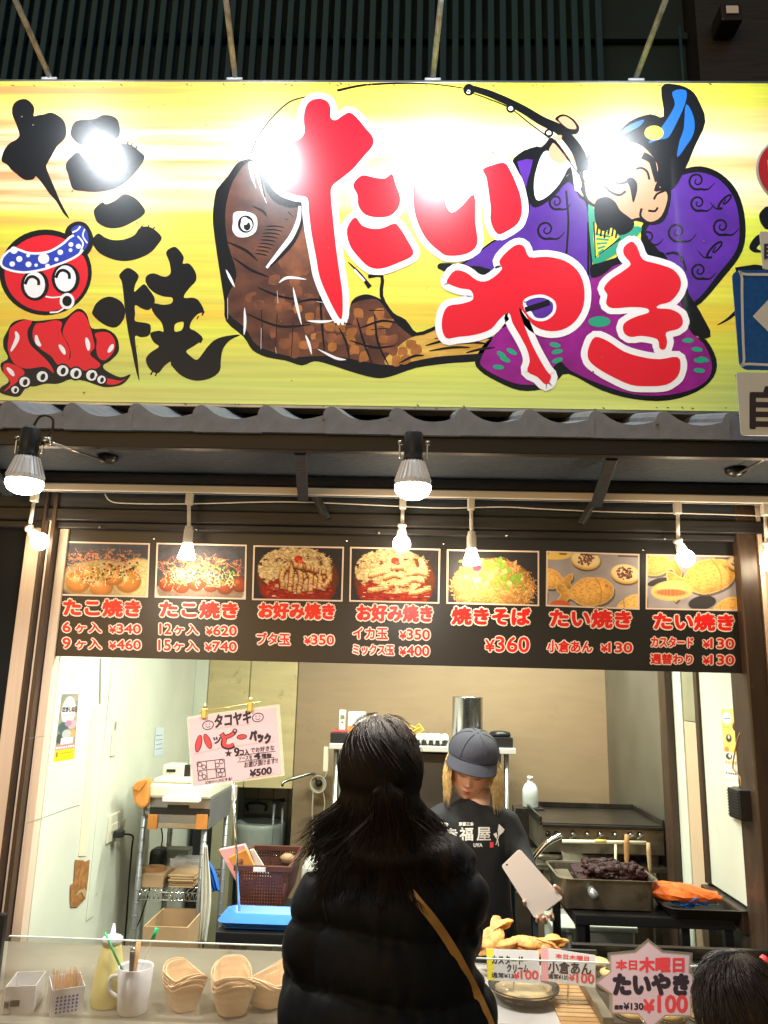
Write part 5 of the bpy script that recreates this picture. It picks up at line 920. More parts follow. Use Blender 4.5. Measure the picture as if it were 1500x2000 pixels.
for k, (x, j) in enumerate(((806,1),(819,0),(835,0),(848,0),(861,0),(870,1),(842,1),(829,1),(856,1))):
    g = Vector((on(x), SY+.04+j*.045, zs+.032)); tag(MB().lathe([(.0195*sin(a)*(1-.10*cos(a)) if 0<a<pi else 0, -.026*cos(a)) for a in [pi*i/10 for i in range(11)]], g, 16).build('egg', 'egg', None, smooth=True), 'white egg in the black tray behind the shop assistant', 'egg', 'white eggs in the black tray')
t = thing('sauce_packets', 'loose yellow and red sauce packets piled on the egg tray', 'packets', (on(812), SY+.08, zs+.05))
for x, y, dz, a_, mt in ((788,.08,.06,.2,'paper'),(797,.05,.062,-.3,'pink_ink'),(806,.07,.075,.4,'yellow_pack'),(815,.04,.066,-.5,'yellow_pack'),(819,.06,.08,.9,'yellow_pack'),(782,.1,.05,0,'paper')): MB().box(on(x)-.022,on(x)+.022,SY+y-.003,SY+y+.003,zs+dz-.016,zs+dz+.018,rot=Matrix.Rotation(a_,3,'Y')@Matrix.Rotation(.5,3,'X')).build('packet', mt, t, bevel=.002)
MB().lathe([(.06,0),(.078,.003),(.08,.01),(.08,.235),(.083,.238),(.083,.242),(.077,.242),(.077,.02),(0,.015)], (on(917),SY+.16,zs+.001), 40).build('stock_pot', 'pot_steel', None, smooth=True); tag(bpy.data.objects['stock_pot'], 'tall shiny stainless pot standing behind the cap of the shop assistant', 'pot')
t = ib('black_container', 'black lidded container at the right end of the steel shelf', 'container', 958, 1002, .05, .03, .14, 'black_gloss'); MB().lathe([(.05,0),(.055,.004),(.052,.02),(.03,.026),(0,.028)], ((on(958)+on(1002))/2,SY+.1,zs+.052), 24).build('lid', 'black_gloss', t, smooth=True)
# ---- griddle
GX0, GX1, GY0, GY1 = at(1055,1640,3.6).x, XR-.012, 3.60, 4.06; GZ = at(1150,1608,3.6).z
t = thing('griddle', 'long greasy gas griddle with a row of valve knobs at the right rear', 'griddle', (GX0, GY0, GZ-.16))
MB().box(GX0+.004, GX1-.002, GY0+.006, GY1-.002, GZ-.125, GZ-.016).build('body', 'grill_steel', t, bevel=.004)
MB().box(GX0, GX1, GY0, GY1, GZ-.015, GZ-.002).build('hot_plate', 'greasy_iron', t, bevel=.003)
m = MB(); 
for a_ in ((GX0,GX1,GY1-.012,GY1),(GX0,GX0+.01,GY0+.0,GY1-.0125),(GX1-.01,GX1,GY0+.0,GY1-.0125)): m.box(*a_, GZ-.0015, GZ+.022)
m.build('splash_rim', 'greasy_iron', t, bevel=.002)
box('drip_lip', GX0+.01, GX1-.01, GY0-.018, GY0-.001, GZ-.02, GZ-.006, 'greasy_iron', t, bevel=.003)
for x in (1070,1087,1119,1147,1172,1201,1231,1250):
    k = at(x, 1628+(x-1070)*.012, GY0); MB().lathe([(0,.018),(.008,.017),(.009,.006),(.011,.004),(.011,0)], (k.x, GY0+.004, k.z), 14, (0,-1,0)).build('valve_knob', 'black' if x in (1070,1087) else 'steel', t, smooth=True); 
for x in (1119,1172,1231,1250): k = at(x, 1632, GY0-.01); MB().bar((k.x-.018,GY0-.022,k.z-.012),(k.x+.012,GY0-.018,k.z+.006), .006,.006).build('valve_lever', 'steel', t, bevel=.001)
MB().tube([at(1098,1643,3.57), at(1262,1646,3.57)], .0075, 10).build('gas_pipe', 'plastic_cream', t, smooth=True); MB().tube([at(1161,1643,3.569), at(1184,1643.5,3.569)], .0079, 10).build('pipe_tag', 'yellow_pack', t, smooth=True)
MB().tube([at(1202,1646,3.57), at(1203,1760,3.57)], .006, 10).build('gas_pipe', 'plastic_cream', t, smooth=True)
for x in (GX0+.03, GX1-.04):
    for y in (GY0+.04, GY1-.04): MB().box(x-.014,x+.014,y-.014,y+.014,.004,GZ-.126).build('leg', 'grill_steel', t, bevel=.002)
lz = at(1170,1690,GY0).z; box('lower_shelf', GX0-.02, GX1, GY0-.02, GY1, lz-.02, lz, 'grill_steel', t, bevel=.003); box('front_skirt', GX0+.03, GX1-.03, GY0+.05, GY0+.06, lz+.03, GZ-.127, 'greasy_iron', t)
def tool(name, label, a, b, bl=None, w=.014, mat='wood_handle', blade='steel', bw=.05):
    t = thing(name, label, name.replace('_', ' '), b); a, b = Vector(a), Vector(b); MB().tube([a, a+(b-a)*.3, a+(b-a)*.8, b], [w*.45,w*.6,w*.5,w*.35], 12).build('handle', mat, t, smooth=True)
    if bl is not None: MB().bar(b, bl, bw, .002, up=(0,-1,.2)).build('blade', blade, t)
    return t
tool('turning_spatula', 'wooden handled spatula hooked upright in front of the griddle', at(1224,1630,3.54), at(1224,1692,3.54), at(1225,1740,3.54), .02)
tool('steel_scraper', 'steel scraper with a worn wooden handle right of the upright spatula', at(1266,1646,3.54), at(1270,1705,3.54), at(1272,1735,3.54), .017, 'kraft')
tool('flat_turner', 'steel turner lying on the lower shelf of the griddle', at(1048,1674,3.56), at(1098,1674,3.6), at(1147,1669,3.66), .02, 'grill_steel')
t = thing('plastic_bottle', 'translucent white plastic bottle standing on the griddle back corner', 'bottle', (at(1036,1576,3.98).x,3.98,GZ))
cb = at(1036,1576,3.98); MB().lathe([(.032,0),(.038,.004),(.038,.07),(.036,.085),(.026,.105),(.013,.115),(.012,.135)], cb, 20, sx=1, sy=.75).build('bottle_body', 'bottle_plastic', t, smooth=True); MB().lathe([(.014,.128),(.014,.142),(0,.143)], cb, 14).build('cap', 'white', t, smooth=True); cb2 = cb
sbl = tag(box('bottle_stand', cb.x-.08, cb.x+.06, 3.93, 4.05, cb.z-.3, cb.z-.001, 'greasy_iron', None), 'dark block beside the griddle carrying the plastic bottle', 'stand')
# ---- black table, bean paste pan
TZ = at(1200,1781,2.87).z; t = thing('work_table', 'black angle iron work table carrying the bean paste pan', 'table', (.65, 2.85, .004))
tx0, tx1 = at(1122,1785,2.84).x, XR-.04; MB().box(tx0, tx1, 2.83, 3.3, TZ-.035, TZ-.002).build('table_top', 'rail_black', t, bevel=.003)
for x, y in ((tx0+.02,2.85),(tx0+.07,3.0),(tx1-.02,2.85),(tx0+.02,3.27),(tx1-.02,3.27),(tx1-.16,2.86)): MB().box(x-.014,x+.014,y-.014,y+.014,.004,TZ-.036).build('leg', 'rail_black', t, bevel=.002)
def pan(name, label, cat, x0, x1, y0, y1, z, h, mat, rim=.008, flare=.015, r=.03):
    t = thing(name, label, cat, (x0,y0,z)); rows = []
    for hh, ins in ((0,flare+.006),(.004,flare),(h-.003,.002),(h,-rim),(h+.002,-rim),(h+.0015,.0),(h-.004,.004),(.006,flare+.004),(.004,flare+.012)):
        P_ = []
        for cx, cy, a0 in ((x1-r,y1-r,0),(x0+r,y1-r,90),(x0+r,y0+r,180),(x1-r,y0+r,270)):
            for k in range(5): an = radians(a0+k*22.5); P_.append(Vector((cx+(r-ins)*cos(an), cy+(r-ins)*sin(an), z+hh)))
        rows.append(P_)
    m = MB().grid(rows, close=True); m.add(rows[-1], [tuple(range(20))]); m.add(rows[0], [tuple(range(20))[::-1]]); m.build('pan_body', mat, t, smooth=False); return t
px0, px1 = at(1096,1775,2.87).x, at(1287,1778,2.87).x
t = pan('paste_pan', 'deep stained steel pan of red bean paste on the black table', 'pan', px0, px1, 2.865, 3.14, TZ, .1, 'grill_steel')
def lump(c, r, seed, mat, name, parent=None, fl=.7, nz_=.35, n=3):
    bm = bmesh.new(); bmesh.ops.create_icosphere(bm, subdivisions=n, radius=1)
    for v in bm.verts: d = v.co.normalized(); k = 1+nz_*noise.noise(d*1.9+Vector((seed*7.1,seed,0)))+nz_*.5*noise.noise(d*5+Vector((seed,0,3))); v.co = Vector((d.x*r[0]*k, d.y*r[1]*k, d.z*r[2]*k))+Vector(c)
    m = MB().add([v.co.copy() for v in bm.verts], [tuple(v.index for v in f.verts) for f in bm.faces]); bm.free(); return m.build(name, mat, parent, smooth=True)
bp_ = lump(((px0+px1)/2+.045,3.02,TZ+.085), (.12,.10,.035), 2, 'bean', 'bean_paste', None, n=5, nz_=.35); tag(bp_, 'rough dark red bean paste heaped in the steel pan', 'bean paste'); bp_['kind'] = 'stuff'
for i in range(150): lump(((px0+px1)/2+.045+np.clip(RNG.normal(),-1.7,1.7)*.055,3.0+np.clip(RNG.normal(),-1.7,1.7)*.045,TZ+.113+RNG.uniform(-.012,.012)), (RNG.uniform(.008,.02),RNG.uniform(.008,.018),RNG.uniform(.006,.012)), i, 'bean', 'bean_lump', bp_, n=2)
t = thing('paste_spreader', 'broad bean smeared metal spreader lying across the pan', 'spreader', at(1150,1720,2.95))
q = [at(1112,1691,3.08), at(1142,1688,3.08), at(1170,1742,2.88), at(1140,1737,2.88)]; MB().prism(q, (0,.0,.006)).build('blade', 'bean', t, bevel=.002); MB().tube([at(1150,1730,2.88), at(1158,1745,2.84), at(1164,1752,2.82)], [.011,.015,.013], 14).build('handle', 'grey_metal', t, smooth=True)
t = thing('scraper_tool', 'flat brown stained card at the left end of the paste pan', 'scraper', at(1100,1710,2.98)); MB().prism([at(1083,1700,3.05),at(1108,1700,3.07),at(1128,1733,2.9),at(1102,1730,2.9)], (0,0,.005)).build('blade', 'grill_steel', t, bevel=.001)
tag(lump(at(1185,1712,2.98), (.05,.05,.02), 9, 'film_shiny', 'cling_film', None, n=4, nz_=.8), 'crumpled cling film lying on the bean paste', 'cling film')
# second tray with orange bag
tz = TZ-.0015; a, b = atz(1300,1790,tz), atz(1448,1790,tz)
t = pan('shallow_tray', 'shallow enamel tray with an orange bag on the table by the right wall', 'tray', max(a.x,px1+.015), XR-.006, 2.80, 3.02, tz, .035, 'rail_black', rim=.012)
c = Vector(((max(a.x,px1)+XR)/2, 2.92, tz+.05))
tag(lump(c+Vector((-.03,0,-.01)), (.06,.06,.022), 5, 'bag_blue', 'blue_pouch', None, n=4, nz_=.6), 'dark blue pouch in the shallow tray under the orange bag', 'pouch')
rows = []
for i in range(12):
    u = i/11; cx = px1-.03+(XR-.06-px1+.03)*u; row = []
    for k in range(14):
        a_ = 2*pi*k/14; rr_ = .028+.03*sin(pi*min(1,u*1.1))*(.8+.4*noise.noise(Vector((u*6,a_,1)))); row.append(Vector((cx+.012*noise.noise(Vector((a_*2,u*9,0))), 2.92+rr_*1.3*cos(a_), tz+.065-.015*u+rr_*.55*sin(a_)+.010*noise.noise(Vector((u*14,a_*3,5))))))
    rows.append(row)
m = MB().grid(rows, close=True); m.add(rows[0], [tuple(range(14))[::-1]]); m.add(rows[-1], [tuple(range(14))]); tag(m.build('orange_bag', 'orange_bag', None, smooth=False), 'crumpled orange plastic bag lying over the shallow tray', 'plastic bag')
# bins under the table, control box on the right wall
for x0, x1, lab in ((1085,1122,'pale plastic tub under the left end of the black table'),(1142,1240,'grey white lidded tub between the legs of the black table')):
    u, v = at(x0,1870,3.35), at(x1,1806,3.35); t = thing('storage_tub', lab, 'tub', (u.x,3.35,u.z)); MB().box(u.x,v.x,3.35,3.6,u.z-.3,v.z-.03).build('tub_body', 'bin_white', t, bevel=.01); MB().box(u.x-.01,v.x+.01,3.34,3.61,v.z-.029,v.z-.008).build('tub_lid', 'bin_white', t, bevel=.005)
t, (a, b, z0, z1_) = wallbox('control_box', 'cream switch box with a black ribbed cover on the right wall by the post', 'control box', WRP, 1431, 1533, 1447, 1590, .03, 'plastic_cream')
y_ = min(a.y,b.y); MB().box(XR-.05, XR-.002, 2.705, y_-.002, z0+.005, z1_-.003).build('ribbed_cover', 'black', t, bevel=.003)
for i in range(9): MB().box(XR-.053, XR-.0505, 2.71, y_-.004, z0+.012+i*.0095, z0+.016+i*.0095).build('rib', 'rail_black', t)
tag(MB().tube(spline([WRP.p(1451,1432,.01), WRP.p(1445,1450,.01), WRP.p(1437,1495,.01), WRP.p(1442,1508,.01), WRP.p(1452,1520,.01), WRP.p(1453,1534,.01)], False), .003, 6).build('brown_wire', 'wood_handle', None, smooth=True), 'brown wire looping down over the yellow poster to the switch box', 'wire')
# ================================================================ counter
m_('acrylic', (.62,.56,.46), .14, alpha=.2, rgb2=(.2,.13,.08), scale=3.5, stretch=(1,1,2.5), detail=7); m_('acrylic_edge', (.8,.88,.82), .2, alpha=.75)  # brown second tone paints street reflections into the pane, besides its smudges
m_('veneer', (.86,.63,.38), .6, var=.25, scale=12, stretch=(1,1,7), bump=.1); m_('mayo', (.85,.78,.32), .45); m_('mug_white', (.75,.76,.78), .25); m_('pick', (.75,.45,.2), .6); m_('green_plastic', (.03,.42,.16), .35)
m_('taiyaki_crust', (.78,.40,.09), .6, rgb2=(.36,.13,.03), scale=34, bump=.9, detail=8); m_('batter', (.85,.6,.22), .5, var=.5, scale=22, bump=.2); m_('lid_clear', (.9,.9,.88), .06, alpha=.10); m_('slat_wood', (.72,.42,.16), .5, var=.3, scale=14)
CZ = .88; cnt = thing('shop_counter', 'stainless topped serving counter across the shop window', 'counter', (0, 2.0, 0))
box('counter_top', XL-.2, XR+.2, 2.0, 2.56, CZ-.03, CZ, 'counter_steel', cnt, bevel=.004); box('front_board', XL-.18, XR+.18, 2.03, 2.06, .004, CZ-.031, 'dark_wood', cnt, bevel=.003); box('back_board', XL+.02, XR-.05, 2.56, 2.6, .004, CZ-.031, 'dark_wood', cnt, bevel=.003)
bpy.data.objects.remove([o for o in bpy.data.objects if o.name == 'lower_board'][0])
def B(px, py, z=None): return atz(px, py, CZ if z is None else z)
# acrylic guards
GY = 2.035
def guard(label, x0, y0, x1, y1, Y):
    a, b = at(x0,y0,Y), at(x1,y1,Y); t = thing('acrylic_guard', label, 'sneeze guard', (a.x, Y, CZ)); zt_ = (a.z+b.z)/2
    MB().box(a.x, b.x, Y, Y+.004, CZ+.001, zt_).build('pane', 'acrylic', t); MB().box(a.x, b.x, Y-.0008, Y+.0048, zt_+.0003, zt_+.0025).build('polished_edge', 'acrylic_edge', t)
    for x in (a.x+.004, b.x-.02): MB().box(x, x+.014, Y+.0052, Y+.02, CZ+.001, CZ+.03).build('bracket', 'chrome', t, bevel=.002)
guard('smudged clear acrylic guard with painted brown reflections over the wooden food boats at left', 17, 1831, 600, 1850, GY)
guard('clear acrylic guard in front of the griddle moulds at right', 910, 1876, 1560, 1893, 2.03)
MB().box(at(-60,1782,2.15).x, at(17,1782,2.15).x, 2.13, 2.15, .5, at(10,1782,2.15).z).build('side_notice', 'black_gloss', None, bevel=.003); tag(bpy.data.objects['side_notice'], 'dark glossy board at the lower left corner with blurry lights', 'board')
# toothpick box
def H(px, py, base): return at(px, py, base.y).z
b0 = B(100, 1983); t = thing('toothpick_box', 'white paper box full of toothpicks with a blue dotted label behind the guard', 'box', b0)
x0, x1 = at(74,1975,b0.y).x, at(112,1975,b0.y).x
z_ = CZ+.055
for x, y, w_, d_, rz_ in ((-.02,0,.075,.1,.5),(-.125,.005,.07,.1,.2)):
    m = MB(); R3 = Matrix.Rotation(rz_,3,'Z'); c = b0+Vector((x+.03,.05+y,0))
    for a_ in ((-w_/2,w_/2,-d_/2,-d_/2+.002),(-w_/2,w_/2,d_/2-.002,d_/2),(-w_/2,-w_/2+.002,-d_/2+.0021,d_/2-.0021),(w_/2-.002,w_/2,-d_/2+.0021,d_/2-.0021),(-w_/2,w_/2,-d_/2,d_/2)):
        zz = (.001,.058) if a_[:2] != (-w_/2,w_/2) or a_[3]-a_[2] < .01 else (.0,.0009)
        vs = [c+R3@Vector((X_,Y_,Z_)) for Z_ in zz for X_,Y_ in ((a_[0],a_[2]),(a_[1],a_[2]),(a_[1],a_[3]),(a_[0],a_[3]))]; m.add(vs, [(3,2,1,0),(4,5,6,7),(0,1,5,4),(1,2,6,5),(2,3,7,6),(3,0,4,7)])
    m.build('box_wall', 'paper', t)
    if x > -.1:
        P_ = Plane(c+R3@Vector((0,-d_/2-.0006,0)), R3@Vector((0,-1,0))); p = Paint(P_)
        for i in range(6):
            for j in range(5): q = c+R3@Vector((-.024+.009*i, -d_/2-.001, .008+.008*j)); p.mb.lathe([(0,.0003),(.0026,.0002)], q, 7, R3@Vector((0,-1,0)))
        p.mb.build('dot_print', 'blue_paint', t)
        for i in range(60):
            q = c+R3@Vector((RNG.uniform(-.03,.03), RNG.uniform(-.042,.042), .02)); e = q+Vector((RNG.uniform(-.008,.008),RNG.uniform(-.008,.008),.048+RNG.uniform(0,.01))); MB().tube([q,e],[.0013,.0007],5).build('toothpick', 'pick', t)
    else:
        q = c+R3@Vector((-.01,-d_/2-.0006,.02)); MB().box(q.x-.014,q.x+.012,q.y-.0006,q.y-.0001,q.z-.006,q.z+.008,rot=R3).build('barcode_print', 'ink', t)
# squeeze bottle
b0 = B(208, 1962); t = thing('squeeze_bottle', 'yellow mayonnaise squeeze bottle with a white nozzle behind the guard', 'bottle', b0); h = H(215,1836,b0)-CZ; r0 = 27/1500*b0.y*1.02
MB().lathe([(0,0),(r0*.95,0),(r0,.005),(r0,h*.3),(r0*.86,h*.6),(r0*.62,h*.9),(r0*.55,h*.97)], b0, 24).build('bottle_body', 'mayo', t, smooth=True); MB().lathe([(r0*.6,h*.96),(r0*.66,h*.97),(r0*.66,h*1.04),(r0*.5,h*1.07),(.007,h*1.08),(.003,h*1.26),(0,h*1.27)], b0, 20).build('nozzle_cap', 'mug_white', t, smooth=True)
# mug with utensils
b0 = B(258, 1976); t = thing('mug', 'white mug holding brushes and a green tipped tool behind the guard', 'mug', b0); h = H(258,1886,b0)-CZ; r0 = 30/1500*b0.y*1.03
MB().lathe([(0,.002),(r0*.8,0),(r0*.84,.004),(r0,h),(r0*.96,h+.001),(r0*.9,h-.006),(r0*.8,.008),(0,.006)], b0, 32).build('cup', 'mug_white', t, smooth=True)
MB().tube(spline([b0+Vector((-r0*.93,0,h*.78)), b0+Vector((-r0*1.4,0,h*.72)), b0+Vector((-r0*1.42,0,h*.45)), b0+Vector((-r0*.88,0,h*.3))], False), .005, 8).build('handle', 'mug_white', t, smooth=True)
for nm, lb, q, r_, mt in (('green_stick','thin green stick leaning left in the white mug',[(238,1895),(205,1821)],.003,'green_plastic'),('black_brush','black handled brush upright in the white mug',[(258,1900),(260,1858)],.008,'black_gloss'),('wood_spatula','flat pale wooden stick in the white mug',[(262,1900),(271,1840)],.006,'pick'),('green_tube','clear stick with a bright green tip leaning right in the mug',[(272,1900),(298,1834)],.0035,'lid_clear')):
    a, c = at(*q[0], b0.y), at(*q[1], b0.y); o = tag(MB().tube([a, c], r_, 10).build(nm, mt, None, smooth=True), lb, 'utensil')
    if nm == 'green_tube': MB().tube([c, at(307,1813,b0.y)], .0055, 10).build('green_tip', 'green_plastic', o, smooth=True)
    if nm == 'black_brush': MB().lathe([(.008,0),(.0085,.006),(0,.01)], c, 12).build('end_cap', 'chrome', o, smooth=True)
# veneer food boats
def boat(c, w, l, h, rz_, flare=1.35, name='boat', parent=None):
    R3 = Matrix.Rotation(rz_,3,'Z'); rows = []
    for s_, z in ((1,0),(flare,h*.93),(flare*1.045,h*.95),(flare*1.045,h),(flare*.985,h),(.985,.0012)):
        row = []
        for k in range(28):
            a_ = 2*pi*k/28; ca, sa = cos(a_), sin(a_); ex = .55
            x = w/2*s_*(abs(ca)**ex)*(1 if ca>0 else -1); y = l/2*s_*(abs(sa)**ex)*(1 if sa>0 else -1); lift = .018*abs(sa)**3*(z/h)
            row.append(c+R3@Vector((x,y,z+lift)))
        rows.append(row)
    m = MB().grid(rows, close=True); m.add(rows[0], [tuple(range(28))[::-1]]); m.add(rows[-1], [tuple(range(28))]); return m.build(name, 'veneer', parent, smooth=False)
for (px, py), ytop, w_, rz_, lab, n in (((345,1978),1900,.078,.6,'stack of pale wooden food boats in the middle of the counter with a glaring top',9),((443,1984),1900,.092,.35,'tallest stack of pale wooden food boats left of the customer',11),((530,1968),1905,.10,-.5,'stack of wooden food boats half hidden by the black coat',9)):
    b0 = B(px, py); b0.y += .045; t = thing('boat_stack', lab, 'food boats', b0); n = n
    top = at(px, ytop, b0.y).z-CZ-.045; st = top/n; first = None
    for i in range(n):
        j = RNG.normal(0,.06)
        first = boat(b0+Vector((RNG.normal(0,.0022),RNG.normal(0,.0022),.0008+st*i+RNG.uniform(0,.0012))), w_*.74, w_*1.25, .045, rz_+j, parent=t)
# ---- right hand display
def card(label, quad, Y, texts, strip):
    PP = Plane((0,Y,.95),(0,-1,.42)); t = thing('price_card', label, 'price card', PP.p(quad[3][0],quad[3][1],0)); MB().prism([PP.p(x,y,0) for x,y in quad], (0,.0015,0)).build('card', 'paper', t)
    p = Paint(PP); q = quad; w = .13; p.poly([q[0],(q[0][0]+(q[1][0]-q[0][0])*w,q[0][1]+(q[1][1]-q[0][1])*w),(q[3][0]+(q[2][0]-q[3][0])*w,q[3][1]+(q[2][1]-q[3][1])*w),q[3]], 4e-4, strip, smooth=False)
    for a_ in texts: text(p, *a_)
    p.build('print', ['ink','red_ink','yellow_paint','pink_ink'], t)
    MB().tube([PP.p((q[2][0]+q[3][0])/2,(q[2][1]+q[3][1])/2,-.001), Vector((PP.p((q[2][0]+q[3][0])/2,(q[2][1]+q[3][1])/2,0).x, Y+.01, CZ))], .002, 6).build('stand', 'chrome', t)
card('white price card with a yellow edge standing left in the food display', [(950,1853),(1052,1857),(1056,1922),(952,1914)], 2.2, [('カスタード',961,1866,1021,1882,8e-4,0,.6,.03),('クリーム',990,1883,1032,1898,8e-4,0,.6,.03),('通常¥130',960,1899,1010,1909,8e-4,0,.3,.05),('¥',1003,1899,1014,1912,8e-4,1,.6),('100',1017,1895,1051,1912,8e-4,1,.7,.03)], 2)
card('white price card with a pink edge standing right in the food display', [(1057,1850),(1163,1866),(1163,1929),(1057,1915)], 2.19, [('本日木曜日',1085,1862,1150,1871,8e-4,1,.3,.1),('小倉あん',1071,1876,1154,1900,8e-4,0,.8,.06),('通常¥130',1071,1901,1110,1911,8e-4,0,.3,.08),('¥',1112,1903,1122,1915,8e-4,1,.6),('100',1126,1901,1160,1919,8e-4,1,.7,.05)], 3)
# display tray and slatted rack
dy0, dy1 = 2.07, 2.5; a = B(905,2000).x; b = B(1172,1900).x
t = thing('display_tray', 'bright display tray with orange wooden slats under the price cards', 'display tray', (a,dy0,CZ)); MB().box(a, b, dy0, dy1, CZ+.001, CZ+.006).build('tray_base', 'paper', t); MB().box(b+.001, b+.016, dy0, dy1, CZ+.001, CZ+.03).build('side_rail', 'pot_steel', t, bevel=.002); MB().box(a-.02, b, dy1+.001, dy1+.014, CZ+.001, CZ+.05).build('back_rail', 'rail_black', t, bevel=.002); MB().box(a, b, dy0-.012, dy0-.001, CZ+.001, CZ+.014).build('front_rail', 'pot_steel', t, bevel=.002)
xa = B(1070,1950).x
for i in range(11): y = dy0+.01+i*.026; MB().box(xa, b-.002, y, y+.021, CZ+.0065, CZ+.012).build('slat', 'slat_wood', t, bevel=.001)
def fishcake(c, s, rz_, label=None, mat='taiyaki_crust', tilt=.0, grp=None):
    out = [(-.5,.0),(-.42,.16),(-.25,.26),(0,.29),(.22,.22),(.38,.09),(.48,.2),(.6,.26),(.62,.1),(.55,0),(.62,-.1),(.6,-.26),(.48,-.2),(.38,-.09),(.2,-.24),(0,-.31),(-.25,-.27),(-.42,-.16)]
    P = spline(out, True, 3); R3 = Matrix.Rotation(rz_,3,'Z')@Matrix.Rotation(tilt,3,'Y'); rows = []
    for z, k in ((-.07,.84),(-.03,.90),(-.008,1.03),(.008,1.03),(.03,.90),(.07,.82),(.095,.6),(.105,.3),(.11,.1)): rows.append([Vector(c)+R3@(Vector((p.x*k+.0,p.y*k,z+(.014*sin(p.x*k*34)*sin(p.y*k*34) if z > .06 else 0)))*s) for p in P])
    m = MB().grid(rows, close=True); m.add(rows[-1], [tuple(range(len(P)))]); m.add(rows[0], [tuple(range(len(P)))[::-1]]); o = m.build('fish_cake', mat, None, smooth=True)
    return tag(o, label, 'fish cake', grp) if label else o
labs = ['fish shaped cake at the bottom left of the left heap','fish shaped cake on top of the left heap beside the black coat','fish shaped cake at the right of the left heap','fish shaped cake lying behind the two price cards at left','fish shaped cake on the right heap behind the cards','fish shaped cake at the far right behind the cards']
for (px,py,dz,rz_,tl_), lb in zip(((950,1846,.02,.4,.2),(958,1832,.045,.9,-.5),(975,1846,.03,2.2,.3),(1015,1848,.015,.2,.1),(1035,1842,.03,.1,.1),(1055,1850,.018,.5,-.2)), labs): g = at(px,py,2.42); fishcake((g.x,2.42+.0,g.z), .13, rz_, lb, tilt=tl_)
# round clear-lidded container
g = B(1023,1958); t = thing('round_container', 'round black bowl of yellow food under a clear lid in the food display', 'food container', g); r0 = 60/1500*g.y; z_ = CZ+.013
MB().lathe([(0,0),(r0*.8,0),(r0*.97,.022),(r0*1.02,.024),(r0*.95,.02),(r0*.75,.006),(0,.005)], (g.x,g.y,z_), 40).build('bowl', 'black_gloss', t, smooth=True)
lump((g.x,g.y,z_+.014), (r0*.86,r0*.86,.014), 4, 'batter', 'food', t, n=4, nz_=.25)
MB().lathe([(r0*1.0,.025),(r0*.98,.03),(r0*.86,.05),(r0*.5,.056),(0,.056)], (g.x,g.y,z_), 40).build('clear_lid', 'lid_clear', t, smooth=True); MB().lathe([(r0*.99,.0262),(r0*1.03,.027),(r0*1.03,.0285),(r0*.99,.029),(r0*.99,.0262)], (g.x,g.y,z_), 40).build('lid_rim', 'black_gloss', t, smooth=True)
# griddle moulds
a = B(1185,1990).x; t = thing('mould_griddle', 'black cast iron mould griddle with pale round cakes behind the guard', 'mould griddle', (a,2.07,CZ)); MB().box(a, XR+.1, 2.08, 2.55, CZ+.001, CZ+.02).build('iron_bed', 'greasy_iron', t, bevel=.004); box('side_bar', a-.03, a-.003, 2.07, 2.55, CZ+.001, CZ+.035, 'grill_steel', t)
box('rear_bar', a, XR+.08, 2.552, 2.575, CZ+.001, CZ+.05, 'greasy_iron', t)
k = 0
for j in range(5):
    for i in range(7):
        x, y = a+.055+i*.088+(j%2)*.02, 2.125+j*.088; 
        if x > XR+.05: continue
        MB().lathe([(.040,0),(.042,.003),(.036,.004),(.034,.001),(0,.0005)], (x,y,CZ+.02), 22).build('mould_ring', 'greasy_iron', t, smooth=True)
        if (i*3+j*5) % 4 != 1:
            o = MB().lathe([(.03,0),(.034,.006),(.032,.012),(.02,.016),(0,.017)], (x,y,CZ+.021), 22).build('batter_cake', 'batter', None, smooth=True)
            wh = ['front','second','middle','fourth','rear'][j]+' row, '+['leftmost','second from left','third from left','fourth from left','fifth from left','sixth from left','rightmost'][i]
            tag(o, 'pale round batter cake on the mould griddle, '+wh, 'cake', 'round cakes on the mould griddle')
            if (i+j)%3 == 0: lump((x+.003,y,CZ+.039), (.018,.015,.005), i+j*7, 'bean', 'bean_filling', o, n=2)
# star shaped sign
PS = Plane((0,1.985,.95),(0,-1,.34)); t = thing('star_sign', 'pink star shaped laminated price sign on the acrylic guard', 'sign', PS.p(1272,2000,0)); ZB = lambda x, y: (900+x/2.5, 1760+y/2.5)
st = [(915,196),(985,250),(1122,262),(1118,350),(1198,410),(1124,470),(1128,562),(1000,560),(925,625),(865,552),(735,548),(735,455),(660,400),(728,345),(727,262),(852,250)]
MB().prism([PS.p(*ZB((x-925)*1.05+925,(y-405)*1.05+403),0) for x,y in st], (0,.0012,0)).build('laminate', 'lid_clear', t)
p = Paint(PS, ZB); p.poly(st, 4e-4, 1, smooth=False); p.poly([((x-925)*.965+925,(y-405)*.965+405) for x,y in st], 6e-4, 0, smooth=False)
text(p,'本日',758,288,858,335,9e-4,2,2.5); text(p,'木曜日',872,276,1088,346,9e-4,2,4); text(p,'たいやき',748,358,1108,455,9e-4,3,8); text(p,'通常',750,508,790,528,9e-4,3,1.5); text(p,'¥130',795,497,890,530,9e-4,3,1.8); text(p,'¥',893,482,942,542,9e-4,2,4); text(p,'100',962,460,1104,542,9e-4,2,3.5)
p.build('star_print', ['pink_paper','kraft','red_ink','ink'], t)
